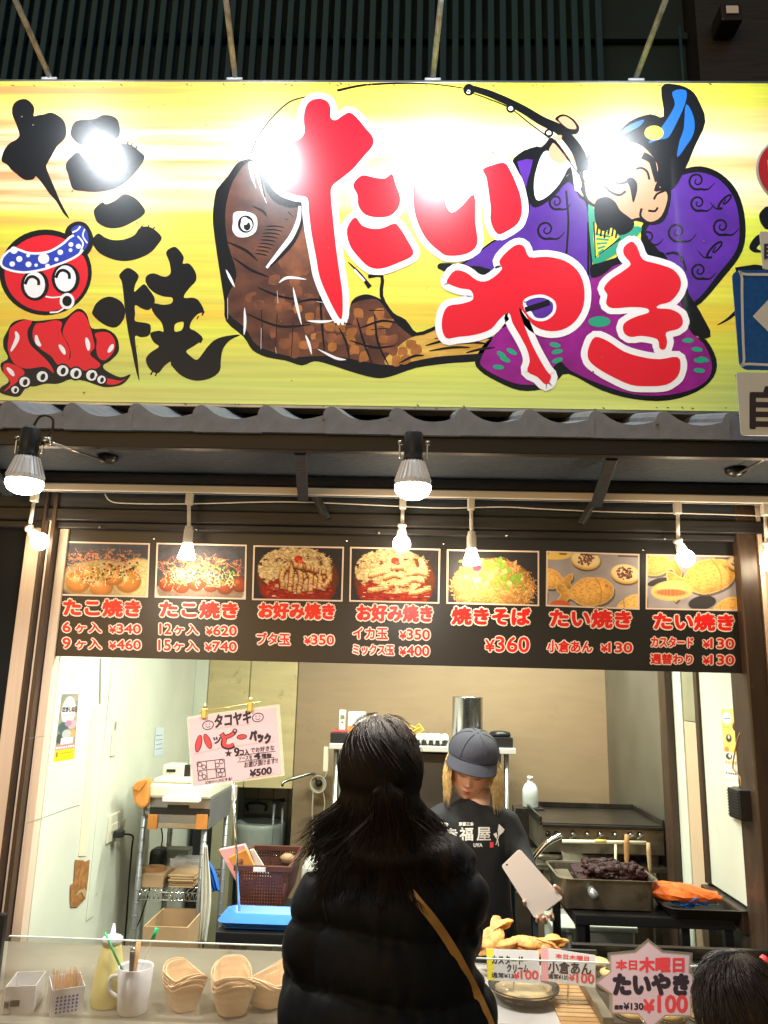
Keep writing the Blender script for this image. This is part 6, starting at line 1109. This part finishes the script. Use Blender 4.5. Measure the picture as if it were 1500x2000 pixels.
for (px,py,mt,lb) in ((1399,1884,'mug_white','white rounded lever knob at the back of the mould griddle'),(1467,1886,'red_ink','red bottle cap behind the child at the right edge'),(1493,1876,'red_ink','second red bottle cap cut by the right picture edge')):
    g = at(px,py,2.45); t = thing('sauce_bottle' if mt=='red_ink' else 'lever', lb, 'bottle' if mt=='red_ink' else 'lever', (g.x,2.45,CZ+.02)); MB().lathe([(0,.012),(.012,.01),(.015,0),(.013,-.02),(0,-.022)], g, 16, (.5,-.3,1)).build('cap', mt, t, smooth=True); MB().tube([g-Vector((0,0,.018)), (g.x,2.45,CZ+.021)], [.008,.014], 12).build('body', 'greasy_iron' if mt!='red_ink' else 'black', t, smooth=True)
# ================================================================ road signs at the right
m_('sign_red', (.62,.03,.04), .3); m_('sign_blue', (.01,.1,.42), .25, var=.25, scale=90, bump=.05); m_('sign_white', (.66,.72,.74), .35, var=.1, scale=9)
RSY = 1.95; RP = front(RSY); t = thing('road_sign_post', 'pole with red round, blue arrow and white plates cut off by the right edge', 'road sign', (at(1590,800,RSY+.05).x, RSY+.05, 0))
xp = at(1590,600,RSY+.05).x; MB().tube([(xp,RSY+.05,0),(xp,RSY+.05,3.9)], .03, 16).build('pole', 'grey_metal', t, smooth=True)
c0 = RP.p(1560,335,0); rr0 = (c0.x-RP.p(1477,335,0).x)
o = MB().lathe([(0,-.002),(rr0,-.002),(rr0,0),(rr0*.955,.0006)], c0, 56, (0,-1,0)).add([],[]).build('round_plate', 'sign_white', t); m = MB().lathe([(rr0*.95,.0012),(0,.0013)], c0, 56, (0,-1,0)).build('red_face', 'sign_red', t); m = MB().box(c0.x-rr0*.72, c0.x+rr0*.72, RSY-.003, RSY-.0018, c0.z-.04, c0.z+.035).build('white_bar', 'white_paint', t)
def rplate(x0, y0, x1, y1, r, mat, name, off=0):
    a, b = RP.p(x0,y1,0), RP.p(x0,y0,0); X0_ = (a.x+b.x)/2; X1_ = RP.p(x1,(y0+y1)/2,0).x; z0, z1 = a.z, b.z; pts = []
    for cx, cz, a0 in ((X1_-r,z1-r,0),(X0_+r,z1-r,90),(X0_+r,z0+r,180),(X1_-r,z0+r,270)): pts += [(cx+r*cos(radians(a0+k*18)), RSY-off, cz+r*sin(radians(a0+k*18))) for k in range(6)]
    MB().prism(pts, (0,.0015 if off else .003,0)).build(name, mat, t)
rplate(1487,452,1640,526,.008,'sign_white','small_white_plate'); rplate(1437,527,1720,722,.025,'sign_blue','blue_plate'); rplate(1443,727,1715,850,.008,'sign_white','large_white_plate')
p = Paint(RP); p.line([(1620,540),(1458,536),(1449,545),(1453,702),(1462,711),(1640,716)], 5, 8e-4, 0, k=4); p.poly([(1470,618),(1510,575),(1510,602),(1680,604),(1680,634),(1512,634),(1512,660)], 8e-4, 0, smooth=False)
text(p, '自', 1466, 756, 1536, 836, 8e-4, 1, 2.5, .02); text(p, '自', 1493, 472, 1522, 506, 8e-4, 1, 1, .02); p.build('plate_print', ['sign_white','ink'], t)
# small lamp box up on the dark wall
c = at(1426,28,3.0); t = thing('wall_lamp_box', 'small dark box shaped fitting high on the wall at the top right', 'wall fitting', c); MB().box(c.x-.05,c.x+.05,2.98,3.09,c.z-.05,c.z+.04).build('housing', 'black', t, bevel=.01); MB().box(c.x-.028,c.x+.028,2.972,2.979,c.z-.02,c.z+.022).build('lens', 'heatsink', t, bevel=.003)
# ================================================================ people
def remeshed(mb, voxel, disp=None, smooth=6):
    o = mb.build('tmp', 'black', None); r = o.modifiers.new('r','REMESH'); r.mode = 'VOXEL'; r.voxel_size = voxel; s = o.modifiers.new('s','SMOOTH'); s.iterations = smooth; s.factor = .6
    e = o.evaluated_get(bpy.context.evaluated_depsgraph_get()); me = bpy.data.meshes.new_from_object(e); vs = [v.co.copy() for v in me.vertices]; ns = [v.normal.copy() for v in me.vertices]; fs = [tuple(p.vertices) for p in me.polygons]
    bpy.data.objects.remove(o); bpy.data.meshes.remove(me)
    if disp: vs = [v+n*disp(v, n) for v, n in zip(vs, ns)]
    return MB().add(vs, fs)
from mathutils.bvhtree import BVHTree
def bvh_of(mb): return BVHTree.FromPolygons([tuple(v) for v in mb.v], mb.f)
def onto(bvh, px, py, off=.002):
    d = ray(px, py).normalized(); h = bvh.ray_cast(CAM, d)
    return (h[0]-d*off) if h[0] is not None else None
def strands(paths, r, mat, parent, name, n=3, kind='stuff'):
    m = MB()
    for P in paths:
        k = len(P); m.tube(P, [r*(1-.75*(i/(k-1))**2) for i in range(k)], n, caps=False)
    o = m.build(name, mat, parent, smooth=True); return o
def ellip(m, c, r, n=16, rot=None):
    q = rot or Matrix.Identity(3); rows = []
    prof = [(sin(pi*i/n), -cos(pi*i/n)) for i in range(n+1)]
    vs = [Vector(c)+q@Vector((r[0]*a*cos(2*pi*k/(2*n)), r[1]*a*sin(2*pi*k/(2*n)), r[2]*h)) for a, h in prof for k in range(2*n)]
    fs = [(i*2*n+k, i*2*n+(k+1)%(2*n), (i+1)*2*n+(k+1)%(2*n), (i+1)*2*n+k) for i in range(n) for k in range(2*n)]; m.add(vs, fs); return m
m_('coat', (.005,.006,.009), .62, var=.25, scale=30, bump=.12, spec=.22); m_('hair_black', (.010,.007,.006), .55, var=.4, scale=40, spec=.3); m_('hair_brown_top', (.035,.015,.008), .5, spec=.35); m_('hair_blond', (.72,.48,.2), .45, var=.45, scale=60); m_('hair_child', (.02,.012,.009), .4)
m_('skin', (.68,.42,.3), .5); m_('tee_black', (.010,.010,.012), .75, bump=.1, scale=30); m_('cap_grey', (.036,.035,.052), .85, var=.15, scale=250, bump=.25); m_('jeans', (.03,.04,.07), .8); m_('strap_tan', (.42,.24,.07), .45, var=.2, scale=30); m_('shirt_print', (.8,.76,.72), .5)
m_('card_white', (.85,.76,.72), .5)
# ---------------------------------------------------------------- customer seen from behind
CY = 1.76; A = lambda x, y, Y=CY: at(x, y, Y)
cu = thing('person', 'person with long black hair and black padded coat, tan strap across the back', 'person', (A(750,1900).x, CY, 0))
Hc = A(743, 1503); Hc.y = CY+.01
m = MB(); cx = lambda px, y: A(px, y)
rowsT = [(756,1652,.052),(758,1690,.09),(762,1715,.135),(762,1745,.165),(762,1800,.170),(760,1860,.172),(757,1930,.180),(752,2000,.19)]
path = [A(x,y) for x,y,_ in rowsT]; rad = [r for *_, r in rowsT]; path += [Vector((path[-1].x, CY, .72))]; rad += [.205]
m.tube(path, rad, 28, flat=.68)
m.tube([A(646,1724), A(626,1780), A(610,1850,CY+.0), A(604,1905,CY+.06), A(606,1950,CY+.2)], [.056,.062,.06,.056,.046], 18); m.tube([A(690,1690), A(640,1722)], [.06,.064], 18)
m.tube([A(880,1704), A(896,1745), A(894,1800,CY+.02), A(884,1835,CY+.1), A(860,1850,CY+.24)], [.058,.062,.06,.056,.046], 18); m.tube([A(820,1680), A(885,1702)], [.062,.066], 18)
ellip(m, A(850,1675,CY+.015), (.085,.07,.04)); ellip(m, A(680,1690,CY+.01), (.06,.06,.035)); ellip(m, A(760,1668,CY-.02), (.1,.085,.04))
ellip(m, A(893,1990,CY+.03), (.08,.09,.11)); ellip(m, A(612,1985,CY+.03), (.07,.09,.12))
def quilt(v, n):
    back = max(0, -n.y); u = (v.z-.62)/.115+.25*noise.noise(Vector((v.x*4,v.y*4,3))); s_ = abs(sin(pi*u)); side = 1
    return .0075*(s_**.45-.6)*2.0+.004*noise.noise(v*9)+.006*noise.noise(Vector((v.x*55,v.y*30,v.z*16)))*(1.3-s_)
coat_mb = remeshed(m, .008, quilt, 8); coat = coat_mb.build('padded_coat', 'coat', cu, smooth=True); coat_bvh = bvh_of(coat_mb)
# seams
m = MB()
for q in ([(652,1668),(640,1700),(636,1730),(632,1765),(640,1800)],[(704,1685),(700,1710),(672,1735),(648,1742)]):
    P = [onto(coat_bvh, x.x, x.y, .0005) for x in spline(q, False, 4)]; P = [p for p in P if p is not None]
    if len(P) > 2: m.tube(P, .0018, 5)
m.build('seam', 'black', cu)
# tan strap
q = spline([(800,1741),(826,1772),(855,1808),(890,1862),(915,1910),(938,1955),(962,2012),(985,2080)], False, 5); Lr, Rr = [], []
for i, p in enumerate(q):
    d = (q[min(i+1,len(q)-1)]-q[max(i-1,0)]).normalized(); w = 8.5; nn = Vector((-d.y,d.x,0))*w
    ctr = onto(coat_bvh, p.x, p.y, .006) or A(p.x,p.y,CY-.1)
    dist = (ctr-CAM).length
    Lr.append(CAM+ray(p.x+nn.x,p.y+nn.y).normalized()*(dist)); Rr.append(CAM+ray(p.x-nn.x,p.y-nn.y).normalized()*(dist))
for _ in range(4):
    for row in (Lr, Rr):
        for i in range(1, len(row)-1): row[i] = (row[i-1]+row[i]*2+row[i+1])/4
m = MB(); off = Vector((0,.003,0)); m.grid([Rr, Lr, [p+off for p in Lr], [p+off for p in Rr], Rr]); m.build('bag_strap', 'strap_tan', cu, smooth=False)
# legs, shoes, head
m = MB(); bx = path[-1].x
for s_ in (-1, 1): m.tube([(bx+s_*.09,CY,.8),(bx+s_*.085,CY,.45),(bx+s_*.08,CY+.01,.07)], [.085,.06,.045], 16)
m.build('trousers', 'jeans', cu, smooth=True)
for s_ in (-1, 1): MB().box(bx+s_*.08-.045,bx+s_*.08+.045,CY-.08,CY+.17,.001,.07).build('shoe', 'black', cu, bevel=.025)
m = MB(); ellip(m, Hc, (.074,.092,.108)); m.tube([Hc-Vector((0,-.01,.06)), A(756,1668)], .048, 16); ellip(m, Hc+Vector((-.078,.005,-.015)), (.008,.016,.028)); ellip(m, Hc+Vector((.078,.005,-.015)), (.008,.016,.028)); ellip(m, Hc+Vector((0,.095,-.02)), (.012,.018,.02))
for sgn, wr in ((-1, A(606,1950,CY+.2)), (1, A(860,1850,CY+.24))):
    ellip(m, wr+Vector((0,.06,0)), (.036,.05,.018))
    for f in range(5): a = wr+Vector(((f-2)*.016,.09 if f not in (0 if sgn<0 else 4,) else .06,0)); m.tube([a, a+Vector((0,.035,-.004)), a+Vector((0,.055,-.022))], [.009,.0085,.007], 8)
m.build('body', 'skin', cu, smooth=True)
rg = random.Random(11)
def scalp(th, ph, k=1.0):     # th around (0 = back), ph from crown
    return Hc+Vector((.086*k*sin(ph)*sin(th), -.098*k*sin(ph)*cos(th), .113*k*cos(ph)))
paths, paths2, capm = [], [], MB(); ellip(capm, Hc+Vector((0,-.006,.002)), (.079,.095,.112), 20)
T = Hc+Vector((.018,-.112,-.012))
def hangpt(x0, u, drift, out):            # falls from nape level over the back of the coat
    z = T.z-.02-u*.30; return z
def coat_front(x, z, dflt):
    h = coat_bvh.ray_cast(Vector((x, CY-.8, z)), Vector((0,1,0))); return h[0].y if h[0] is not None else dflt
def drape(P0, n, tx, length, rg_, off=.006):
    pts = []; y = P0.y
    for i in range(1, n+1):
        u = i/n; x = P0.x+(tx-P0.x)*(u**1.5)+u*.008*sin(u*7+tx*90)+u*rg_*.005*sin(u*13); z = P0.z-length*u
        yc = coat_front(x, z, None) if z < 1.36 else None
        lim = (yc-off) if yc is not None else 9; tgt = min(P0.y+.035*u, lim); y = tgt; pts.append(Vector((x, y, z)))
    ys = [p.y for p in pts]
    for _ in range(3): ys = [min(ys[i], (ys[max(i-1,0)]+ys[i]+ys[min(i+1,n-1)])/3) for i in range(n)]
    for p, y in zip(pts, ys): p.y = y
    return pts
for i in range(900):                       # gathered top hair to the tie, then hanging tail
    th = rg.uniform(-1.9,1.9); ph = rg.uniform(.02,1.25); P = []; side = sin(th)*sin(ph); tx_, ty_ = .17, 1.62
    for k in range(9):
        u = k/8; t2 = th*(1-u)+.18*u; p2 = ph+(1.66-ph)*u; w = 1+.05*sin(pi*u)+rg.uniform(-.006,.006); P.append(scalp(t2, p2, w))
    e = P[-1]; tx = T.x+rg.gauss(-.01,.045)+.03; P += drape(Vector((T.x+rg.gauss(0,.012),T.y-rg.uniform(-.004,.014),T.z-.01)), 11, tx, rg.uniform(.10,.22), rg.uniform(-1,1)); (paths2 if ph < .75 and rg.random() < .5 else paths).append(P)
for i in range(2600):                      # loose lower hair falling straight from the sides and back
    th = rg.uniform(-1.75,1.75); ph = rg.uniform(.9,1.5) if rg.random() < .75 else rg.uniform(.3,1); P = [scalp(th, ph+(1.95-ph)*u/5, 1.02+.03*sin(pi*u/5)+.05*u/5) for u in range(6)]
    x = P[-1].x; sd = sin(th); fan = -.075 if sd < -.1 else .065 if sd > .25 else 0
    tx = x*.92+fan*abs(sd)+rg.gauss(0,.016); L_ = rg.uniform(.08,.19)*(.85 if abs(sd)>.8 else 1.1); P += drape(P[-1]+Vector((0,-.002-rg.uniform(0,.008),-.008)), 11, tx, L_, rg.uniform(-1,1)); paths.append(P)
for i in range(90):                        # flyaways
    th = rg.uniform(-2,2); ph = rg.uniform(.1,1.3); P = [scalp(th+.1*u, ph+.1*u, 1.06+.02*u+rg.uniform(0,.01)) for u in range(5)]; paths2.append(P)
capm.build('hair_mass', 'hair_black', cu, smooth=True)
h1 = strands(paths, .0012, 'hair_black', cu, 'hair'); h2 = strands(paths2, .0009, 'hair_brown_top', cu, 'hair')
# ---------------------------------------------------------------- shop assistant
SYc = 3.16; A3 = lambda x, y, Y=SYc: at(x, y, Y)
cl = thing('person', 'shop assistant in grey cap and black printed shirt looking down at a card', 'person', (A3(918,1900).x, SYc, 0))
m = MB(); m.tube([A3(930,1562),A3(925,1580),A3(920,1605),A3(918,1640),A3(918,1700),A3(922,1780),A3(925,1850)]+[Vector((A3(925,1850).x,SYc,.7))], [.05,.085,.135,.155,.15,.15,.165,.18], 26, flat=.62)
m.tube([A3(866,1608),A3(920,1600),A3(974,1608)], .058, 16); ellip(m, A3(918,1645), (.150,.098,.13)); m.tube([A3(968,1596),A3(992,1606),A3(1008,1642,SYc-.02),A3(1018,1672,SYc-.06)], [.05,.052,.047,.044], 16); m.tube([A3(880,1592),A3(855,1604),A3(838,1650,SYc-.02),A3(840,1700,SYc-.06)], [.055,.06,.052,.047], 16)
m.tube([A3(1017,1672,SYc-.06),A3(1036,1705,SYc-.13),A3(1056,1742,SYc-.19)], [.044,.038,.03], 16); m.tube([A3(840,1700,SYc-.06),A3(870,1760,SYc-.2)], [.047,.036], 16)
wr_ = lambda v, n: .004*noise.noise(v*9)+.0035*noise.noise(Vector((v.x*25,v.y*25,v.z*10)))
tm = remeshed(m, .008, wr_, 14); tm.build('black_shirt', 'tee_black', cl, smooth=True); tb = bvh_of(tm)
m = MB(); wx = A3(925,1850).x
for s_ in (-1, 1): m.tube([(wx+s_*.09,SYc,.75),(wx+s_*.085,SYc,.42),(wx+s_*.085,SYc+.01,.06)], [.09,.065,.048], 16)
m.build('trousers', 'slate_cloth', cl, smooth=True)
for s_ in (-1, 1): MB().box(wx+s_*.085-.045,wx+s_*.085+.045,SYc-.17,SYc+.08,.006,.075).build('shoe', 'black', cl, bevel=.025)
class Decal(Paint):
    def __init__(s, bvh, tf=lambda x,y:(x,y)): super().__init__(front(SYc), tf); s.b = bvh
    def pt(s, v, off):
        x, y = s.tf(v[0], v[1]); q = onto(s.b, x, y, .006+off); return q if q is not None else at(x, y, SYc-.1)
p = Decal(tb, ZC); text(p,'京都三条',942,906,1040,930,0,0,1); text(p,'幸',848,948,930,1028,0,0,3); text(p,'福',948,943,1035,1028,0,0,2.5); text(p,'屋',1062,941,1152,1028,0,0,2); text(p,'UYA',1040,1048,1098,1070,0,0,1.5)
p.poly([(790,920),(820,906),(860,910),(872,925),(845,950),(810,945)], 0, 0, k=3); p.poly([(1208,918),(1246,955),(1238,972),(1205,1000),(1200,960)], 0, 0, smooth=False); p.poly([(1170,985),(1192,975),(1200,1000),(1186,1010)], 0, 0, smooth=False); p.line([(1212,985),(1200,1020),(1188,1058)], 5, 0, 0); p.line([(1188,1000),(1200,1030),(1206,1066)], 5, 0, 0)
p.poly([(1148,1038),(1172,1038),(1172,1075),(1148,1075)], 0, 1, smooth=False)
p.build('shirt_print', ['shirt_print','red_ink'], cl)
# head with a face, bowed forward
Hs = A3(919, 1501); RH = Matrix.Rotation(radians(11),3,'Y') @ Matrix.Rotation(radians(-4),3,'Z') @ Matrix.Rotation(radians(20),3,'X') @ Matrix.Diagonal((1.15,1.12,1.13))
g2 = lambda a, b, s, t: exp(-(a/s)**2-(b/t)**2)
nu, nv = 110, 84; hv, hc = [], []
for j in range(nv+1):
    ph = pi*j/nv
    for i in range(nu):
        th = 2*pi*i/nu; x, y, z = sin(ph)*sin(th), -sin(ph)*cos(th), cos(ph); fr = max(0, -y)
        X, Y, Z = x*.073, y*.09, z*.108
        if z < 0: k = 1-.30*(-z)**1.6; X *= k; Y = Y*(1-.12*(-z)**2) if y < 0 else Y*(1-.45*(-z)**1.5)
        if fr > 0:
            Y += .006*fr*max(0,1-abs(z)*1.2)        # flatter face
            d = .0; u, v = x, z
            d += .019*g2(u,v+.16,.14,.11)+.008*g2(u,v-.06,.10,.18)+.006*(g2(u-.15,v+.2,.07,.06)+g2(u+.15,v+.2,.07,.06))
            d -= .008*(g2(u-.36,v-.10,.18,.13)+g2(u+.36,v-.10,.18,.13)); d += .0065*(g2(u-.36,v-.07,.13,.07)+g2(u+.36,v-.07,.13,.07))
            d += .004*(g2(u-.36,v-.30,.25,.07)+g2(u+.36,v-.30,.25,.07)); d += .0075*g2(u,v+.43,.19,.05)+.0065*g2(u,v+.53,.16,.05)-.004*g2(u,v+.48,.2,.018)-.003*g2(u,v+.62,.2,.05)+.008*g2(u,v+.78,.2,.13)
            d += .004*(g2(u-.45,v+.22,.2,.2)+g2(u+.45,v+.22,.2,.2)); Y -= d*fr**.5
        hv.append(Hs+RH@Vector((X,Y,Z))); c = np.array([.82,.46,.31])
        if fr > 0:
            u, v = x, z; L_ = g2(u,v+.48,.155,.075); c = c*(1-min(1,L_*1.5))+np.array([.55,.12,.09])*min(1,L_*1.5)
            bl = .5*(g2(u-.5,v+.2,.2,.16)+g2(u+.5,v+.2,.2,.16)+g2(u,v+.18,.09,.07)); c = c*(1-bl*.5)+np.array([.72,.2,.13])*bl*.5
            for s_ in (-1, 1):
                e = np.clip(1.6*g2(u-s_*.36,(v-.30-.04*(abs(u)-.36)),.2,.03),0,1); c = c*(1-e)+np.array([.12,.06,.035])*e
                e = np.clip(1.8*g2(u-s_*.36,(v-.02-.35*(u-s_*.36)**2),.155,.018),0,1); c = c*(1-e)+np.array([.015,.01,.01])*e
                e = .35*g2(u-s_*.36,v-.12,.16,.05); c = c*(1-e)+np.array([.3,.12,.08])*e
                e = .8*g2(u-s_*.07,v+.262,.028,.016); c = c*(1-e)+np.array([.2,.06,.04])*e
            e = .8*g2(u,v+.482,.13,.01); c = c*(1-e)+np.array([.12,.015,.015])*e
        hc.append((*c, 1))
hf = [(j*nu+i, (j+1)*nu+i, (j+1)*nu+(i+1)%nu, j*nu+(i+1)%nu) for j in range(nv) for i in range(nu)]
M['skin_face'] = VMAT('skin_face', .45, bump=.05, scale=300, spec=.35); mhd = mesh('head', hv, hf, 'skin_face', cl, True); ca = mhd.data.color_attributes.new('col','FLOAT_COLOR','POINT'); ca.data.foreach_set('color', np.array(hc).ravel())
mhd.data.materials[0].node_tree.nodes['Principled BSDF'].inputs['Subsurface Weight'].default_value = .08; mhd.data.materials[0].node_tree.nodes['Principled BSDF'].inputs['Subsurface Scale'].default_value = .01
MB().tube([A3(932,1540,SYc+.02), A3(930,1590,SYc+.02)], [.05,.052], 18).build('neck', 'skin', cl, smooth=True)
LH = lambda x, y, z: Hs+RH@Vector((x,y,z))
for s_ in (-1, 1): ellip(MB(), LH(s_*.076,.005,-.01), (.008,.017,.03), 10, RH).build('ear', 'skin', cl, smooth=True)
# cap: crown, band, brim, panel seams
rows = []
for j in range(13):
    f = j/12; ph = pi/2*f*1.04; rows.append([LH(.086*sin(ph)**.85*sin(2*pi*k/48)*(1+.0), .006-.104*sin(ph)**.85*cos(2*pi*k/48), .050+.080*cos(ph)**.8 if cos(ph)>0 else .050+.3*cos(ph)*.08) for k in range(48)])
cpo = thing('grey_cap', 'x', 'y', Hs); cpo.parent = cl; cpo.location = Hs-cl.location; del cpo['category']; cpo['label'] = 'grey cloth cap with a short brim'
m = MB().grid(rows, close=True); m.build('cap_crown', 'cap_grey', cpo, smooth=True)
m = MB()
for k in range(6):
    a_ = 2*pi*(k+.5)/6; m.tube([LH(.087*sin(pi/2*f)**.85*sin(a_), .006-.105*sin(pi/2*f)**.85*cos(a_), .051+.0805*max(cos(pi/2*f),1e-3)**.8) for f in [i/10 for i in range(1,11)]], .0011, 5)
m.tube([LH(.0875*sin(a_), .006-.1055*cos(a_), .066) for a_ in [2*pi*i/40 for i in range(41)]], .0014, 5, caps=False); ellip(m, LH(0,.006,.129), (.006,.006,.003), 8); m.build('cap_seam', 'cap_grey', cpo, smooth=True)
top, bot = [], []
for i in range(15):
    a_ = radians(-68+136*i/14); ox, oy = .0875*sin(a_), .006-.1055*cos(a_); ex = .044*cos(a_*1.15)**.6 if abs(a_*1.15) < pi/2 else 0
    top.append([LH(ox+ex*u*sin(a_)*.35, oy-ex*u, .064-.016*u-.014*(abs(sin(a_))**2)-.006*u*u) for u in (0,.25,.5,.75,1)])
bot = [[p+RH@Vector((0,0,-.0035)) for p in r] for r in top]
m = MB().grid(top); m.grid([r[::-1] for r in bot]); m.grid([[r[-1] for r in top],[r[-1] for r in bot]]); m.build('cap_brim', 'cap_grey', cpo, smooth=True)
# blond bob
paths = []; rg = random.Random(5)
for i in range(1500):
    th = rg.uniform(.78,5.5); s_ = sin(th); root = LH(.080*sin(th), -.094*cos(th), .028+rg.uniform(-.02,.02)); front_ = cos(th) > .1
    L_ = rg.uniform(.085,.15)*(.92 if s_ > 0 else 1.0); P = [root]; out = RH@Vector((sin(th),-cos(th),0)); out.z = 0
    for k in range(1, 9):
        u = k/8; P.append(root+out*(.010*sin(pi*min(1,u*1.2))+.012*u*(1 if s_ > 0 else .4))+Vector((rg.gauss(0,.0012)-(.012*u if s_<0 else -.014*u), -.010*u, -L_*u)))
    paths.append(P)
strands(paths, .0013, 'hair_blond', cl, 'hair')
# hand under the card
hm = MB(); W_ = A3(1060,1748,SYc-.2); YH = 2.905
hm.tube([W_, A3(1062,1758,2.925), A3(1062,1774,2.91)], [.024,.03,.026], 14)
for q, r_ in (([(1054,1775,2.9),(1040,1772,2.885),(1026,1766,2.868),(1024,1761,2.853)], .0085), ([(1058,1786,2.9),(1052,1797,2.886),(1050,1799,2.862),(1050,1792,2.850)], .0088), ([(1067,1788,2.9),(1065,1801,2.884),(1064,1801,2.860),(1062,1792,2.848)], .009), ([(1077,1784,2.9),(1079,1796,2.884),(1077,1795,2.860),(1074,1786,2.848)], .0083), ([(1078,1765,2.905),(1091,1752,2.888),(1092,1738,2.862),(1084,1731,2.846)], .0098)):
    P = [A3(*a) for a in q]; hm.tube(P, [r_, r_*.98, r_*.92, r_*.75], 10); ellip(hm, P[-1], (r_*.78,)*3, 6)
remeshed(hm, .0028, None, 3).build('hand', 'skin', cl, smooth=True)
cd_q = [(1015,1660),(1098,1753),(1044,1793),(980,1691)]; CP = Plane((0,2.862,.98),(0,-1,.05)); t = thing('order_card', 'blank pinkish white card with a punched hole held by the shop assistant', 'card', CP.p(1040,1793,0))
hole = CP.p(990,1689,0); MB().prism([CP.p(x,y,0) for x,y in ((1015,1660),(1019,1662),(1098,1752),(1097,1756),(1047,1792),(1043,1792),(981,1694),(981,1690),(1011,1661))], (0,.002,0)).build('card_sheet', 'card_white', t, bevel=0); MB().lathe([(0,.0006),(.0035,.0005)], hole, 12, (0,-1,0)).build('punched_hole', 'ink', t)
t = thing('steel_lever', 'bright bent steel lever rising behind the card', 'lever', A3(1034,1689,3.3)); MB().tube(spline([A3(1096,1632,3.25), A3(1075,1642,3.25), A3(1058,1656,3.25), A3(1032,1692,3.25), A3(1020,1740,3.25)], False), .0115, 14).build('lever_bar', 'chrome', t, smooth=True); MB().box(A3(1020,1740,3.25).x-.03, A3(1020,1740,3.25).x+.03, 3.22, 3.28, .6, A3(1020,1738,3.25).z).build('lever_base', 'grill_steel', t, bevel=.004)
cloth('hanging_apron', 'dark slate cloth hanging under the hand of the shop assistant', 'cloth', [(1715,996,1022),(1750,998,1042),(1800,1002,1052),(1860,1006,1050)], 3.24, 'slate_cloth', seed=6)
# ---------------------------------------------------------------- child at the lower right
Kc = at(1447, 1972, 1.74); kd = thing('person', 'child with short dark hair at the lower right, only head top in view', 'person', (Kc.x, 1.74, 0))
m = MB(); ellip(m, Kc, (.072,.085,.095)); m.tube([Kc-Vector((0,0,.05)), Kc-Vector((0,0,.14))], .04, 14); m.build('body', 'skin', kd, smooth=True)
m = MB(); m.tube([Kc-Vector((0,0,.12)), Kc-Vector((0,0,.16)), Kc-Vector((0,0,.3)), (Kc.x,1.74,.42)], [.05,.12,.14,.15], 20, flat=.65)
for s_ in (-1, 1): m.tube([Kc+Vector((s_*.12,0,-.18)), Kc+Vector((s_*.15,0,-.42))], [.045,.035], 12)
remeshed(m, .01, lambda v, n: .006*noise.noise(v*12), 3).build('jacket', 'jeans', kd, smooth=True)
m = MB(); [m.tube([(Kc.x+s_*.07,1.74,.44),(Kc.x+s_*.07,1.74,.05)], [.06,.04], 12) for s_ in (-1, 1)]; m.build('trousers', 'black', kd, smooth=True)
for s_ in (-1, 1): MB().box(Kc.x+s_*.07-.035,Kc.x+s_*.07+.035,1.66,1.86,.001,.055).build('shoe', 'black', kd, bevel=.02)
paths = []
for i in range(1600):
    th = rg.uniform(0,2*pi); ph = rg.uniform(.0,1.75)*.98; P = []
    for k in range(6): u = k/5; q = ph+.5*u; P.append(Kc+Vector((.079*sin(q)*sin(th+.25*u), -.092*sin(q)*cos(th+.25*u), .103*cos(q)))*1+Vector((sin(th),-cos(th),.3))*(.004+.012*u*rg.uniform(.2,1)))
    paths.append(P)
ellip(MB(), Kc+Vector((0,-.004,.004)), (.077,.09,.1), 18).build('hair_mass', 'hair_child', kd, smooth=True); strands(paths, .0013, 'hair_child', kd, 'hair')
# distinct labels for eggs
eg = sorted([o for o in bpy.data.objects if o.get('category') == 'egg'], key=lambda o: (round(o.data.vertices[0].co.y,2), o.data.vertices[0].co.x))
nF = [o for o in eg if o.data.vertices[0].co.y < SY+.06]
for k, o in enumerate(nF): o['label'] = ['leftmost', 'second', 'third', 'fourth', 'rightmost'][min(k,4)]+' white egg in the front row of the black tray'
for k, o in enumerate([o for o in eg if o not in nF]): o['label'] = ['leftmost', 'second', 'third', 'fourth', 'rightmost'][min(k,4)]+' white egg in the rear row of the black tray'
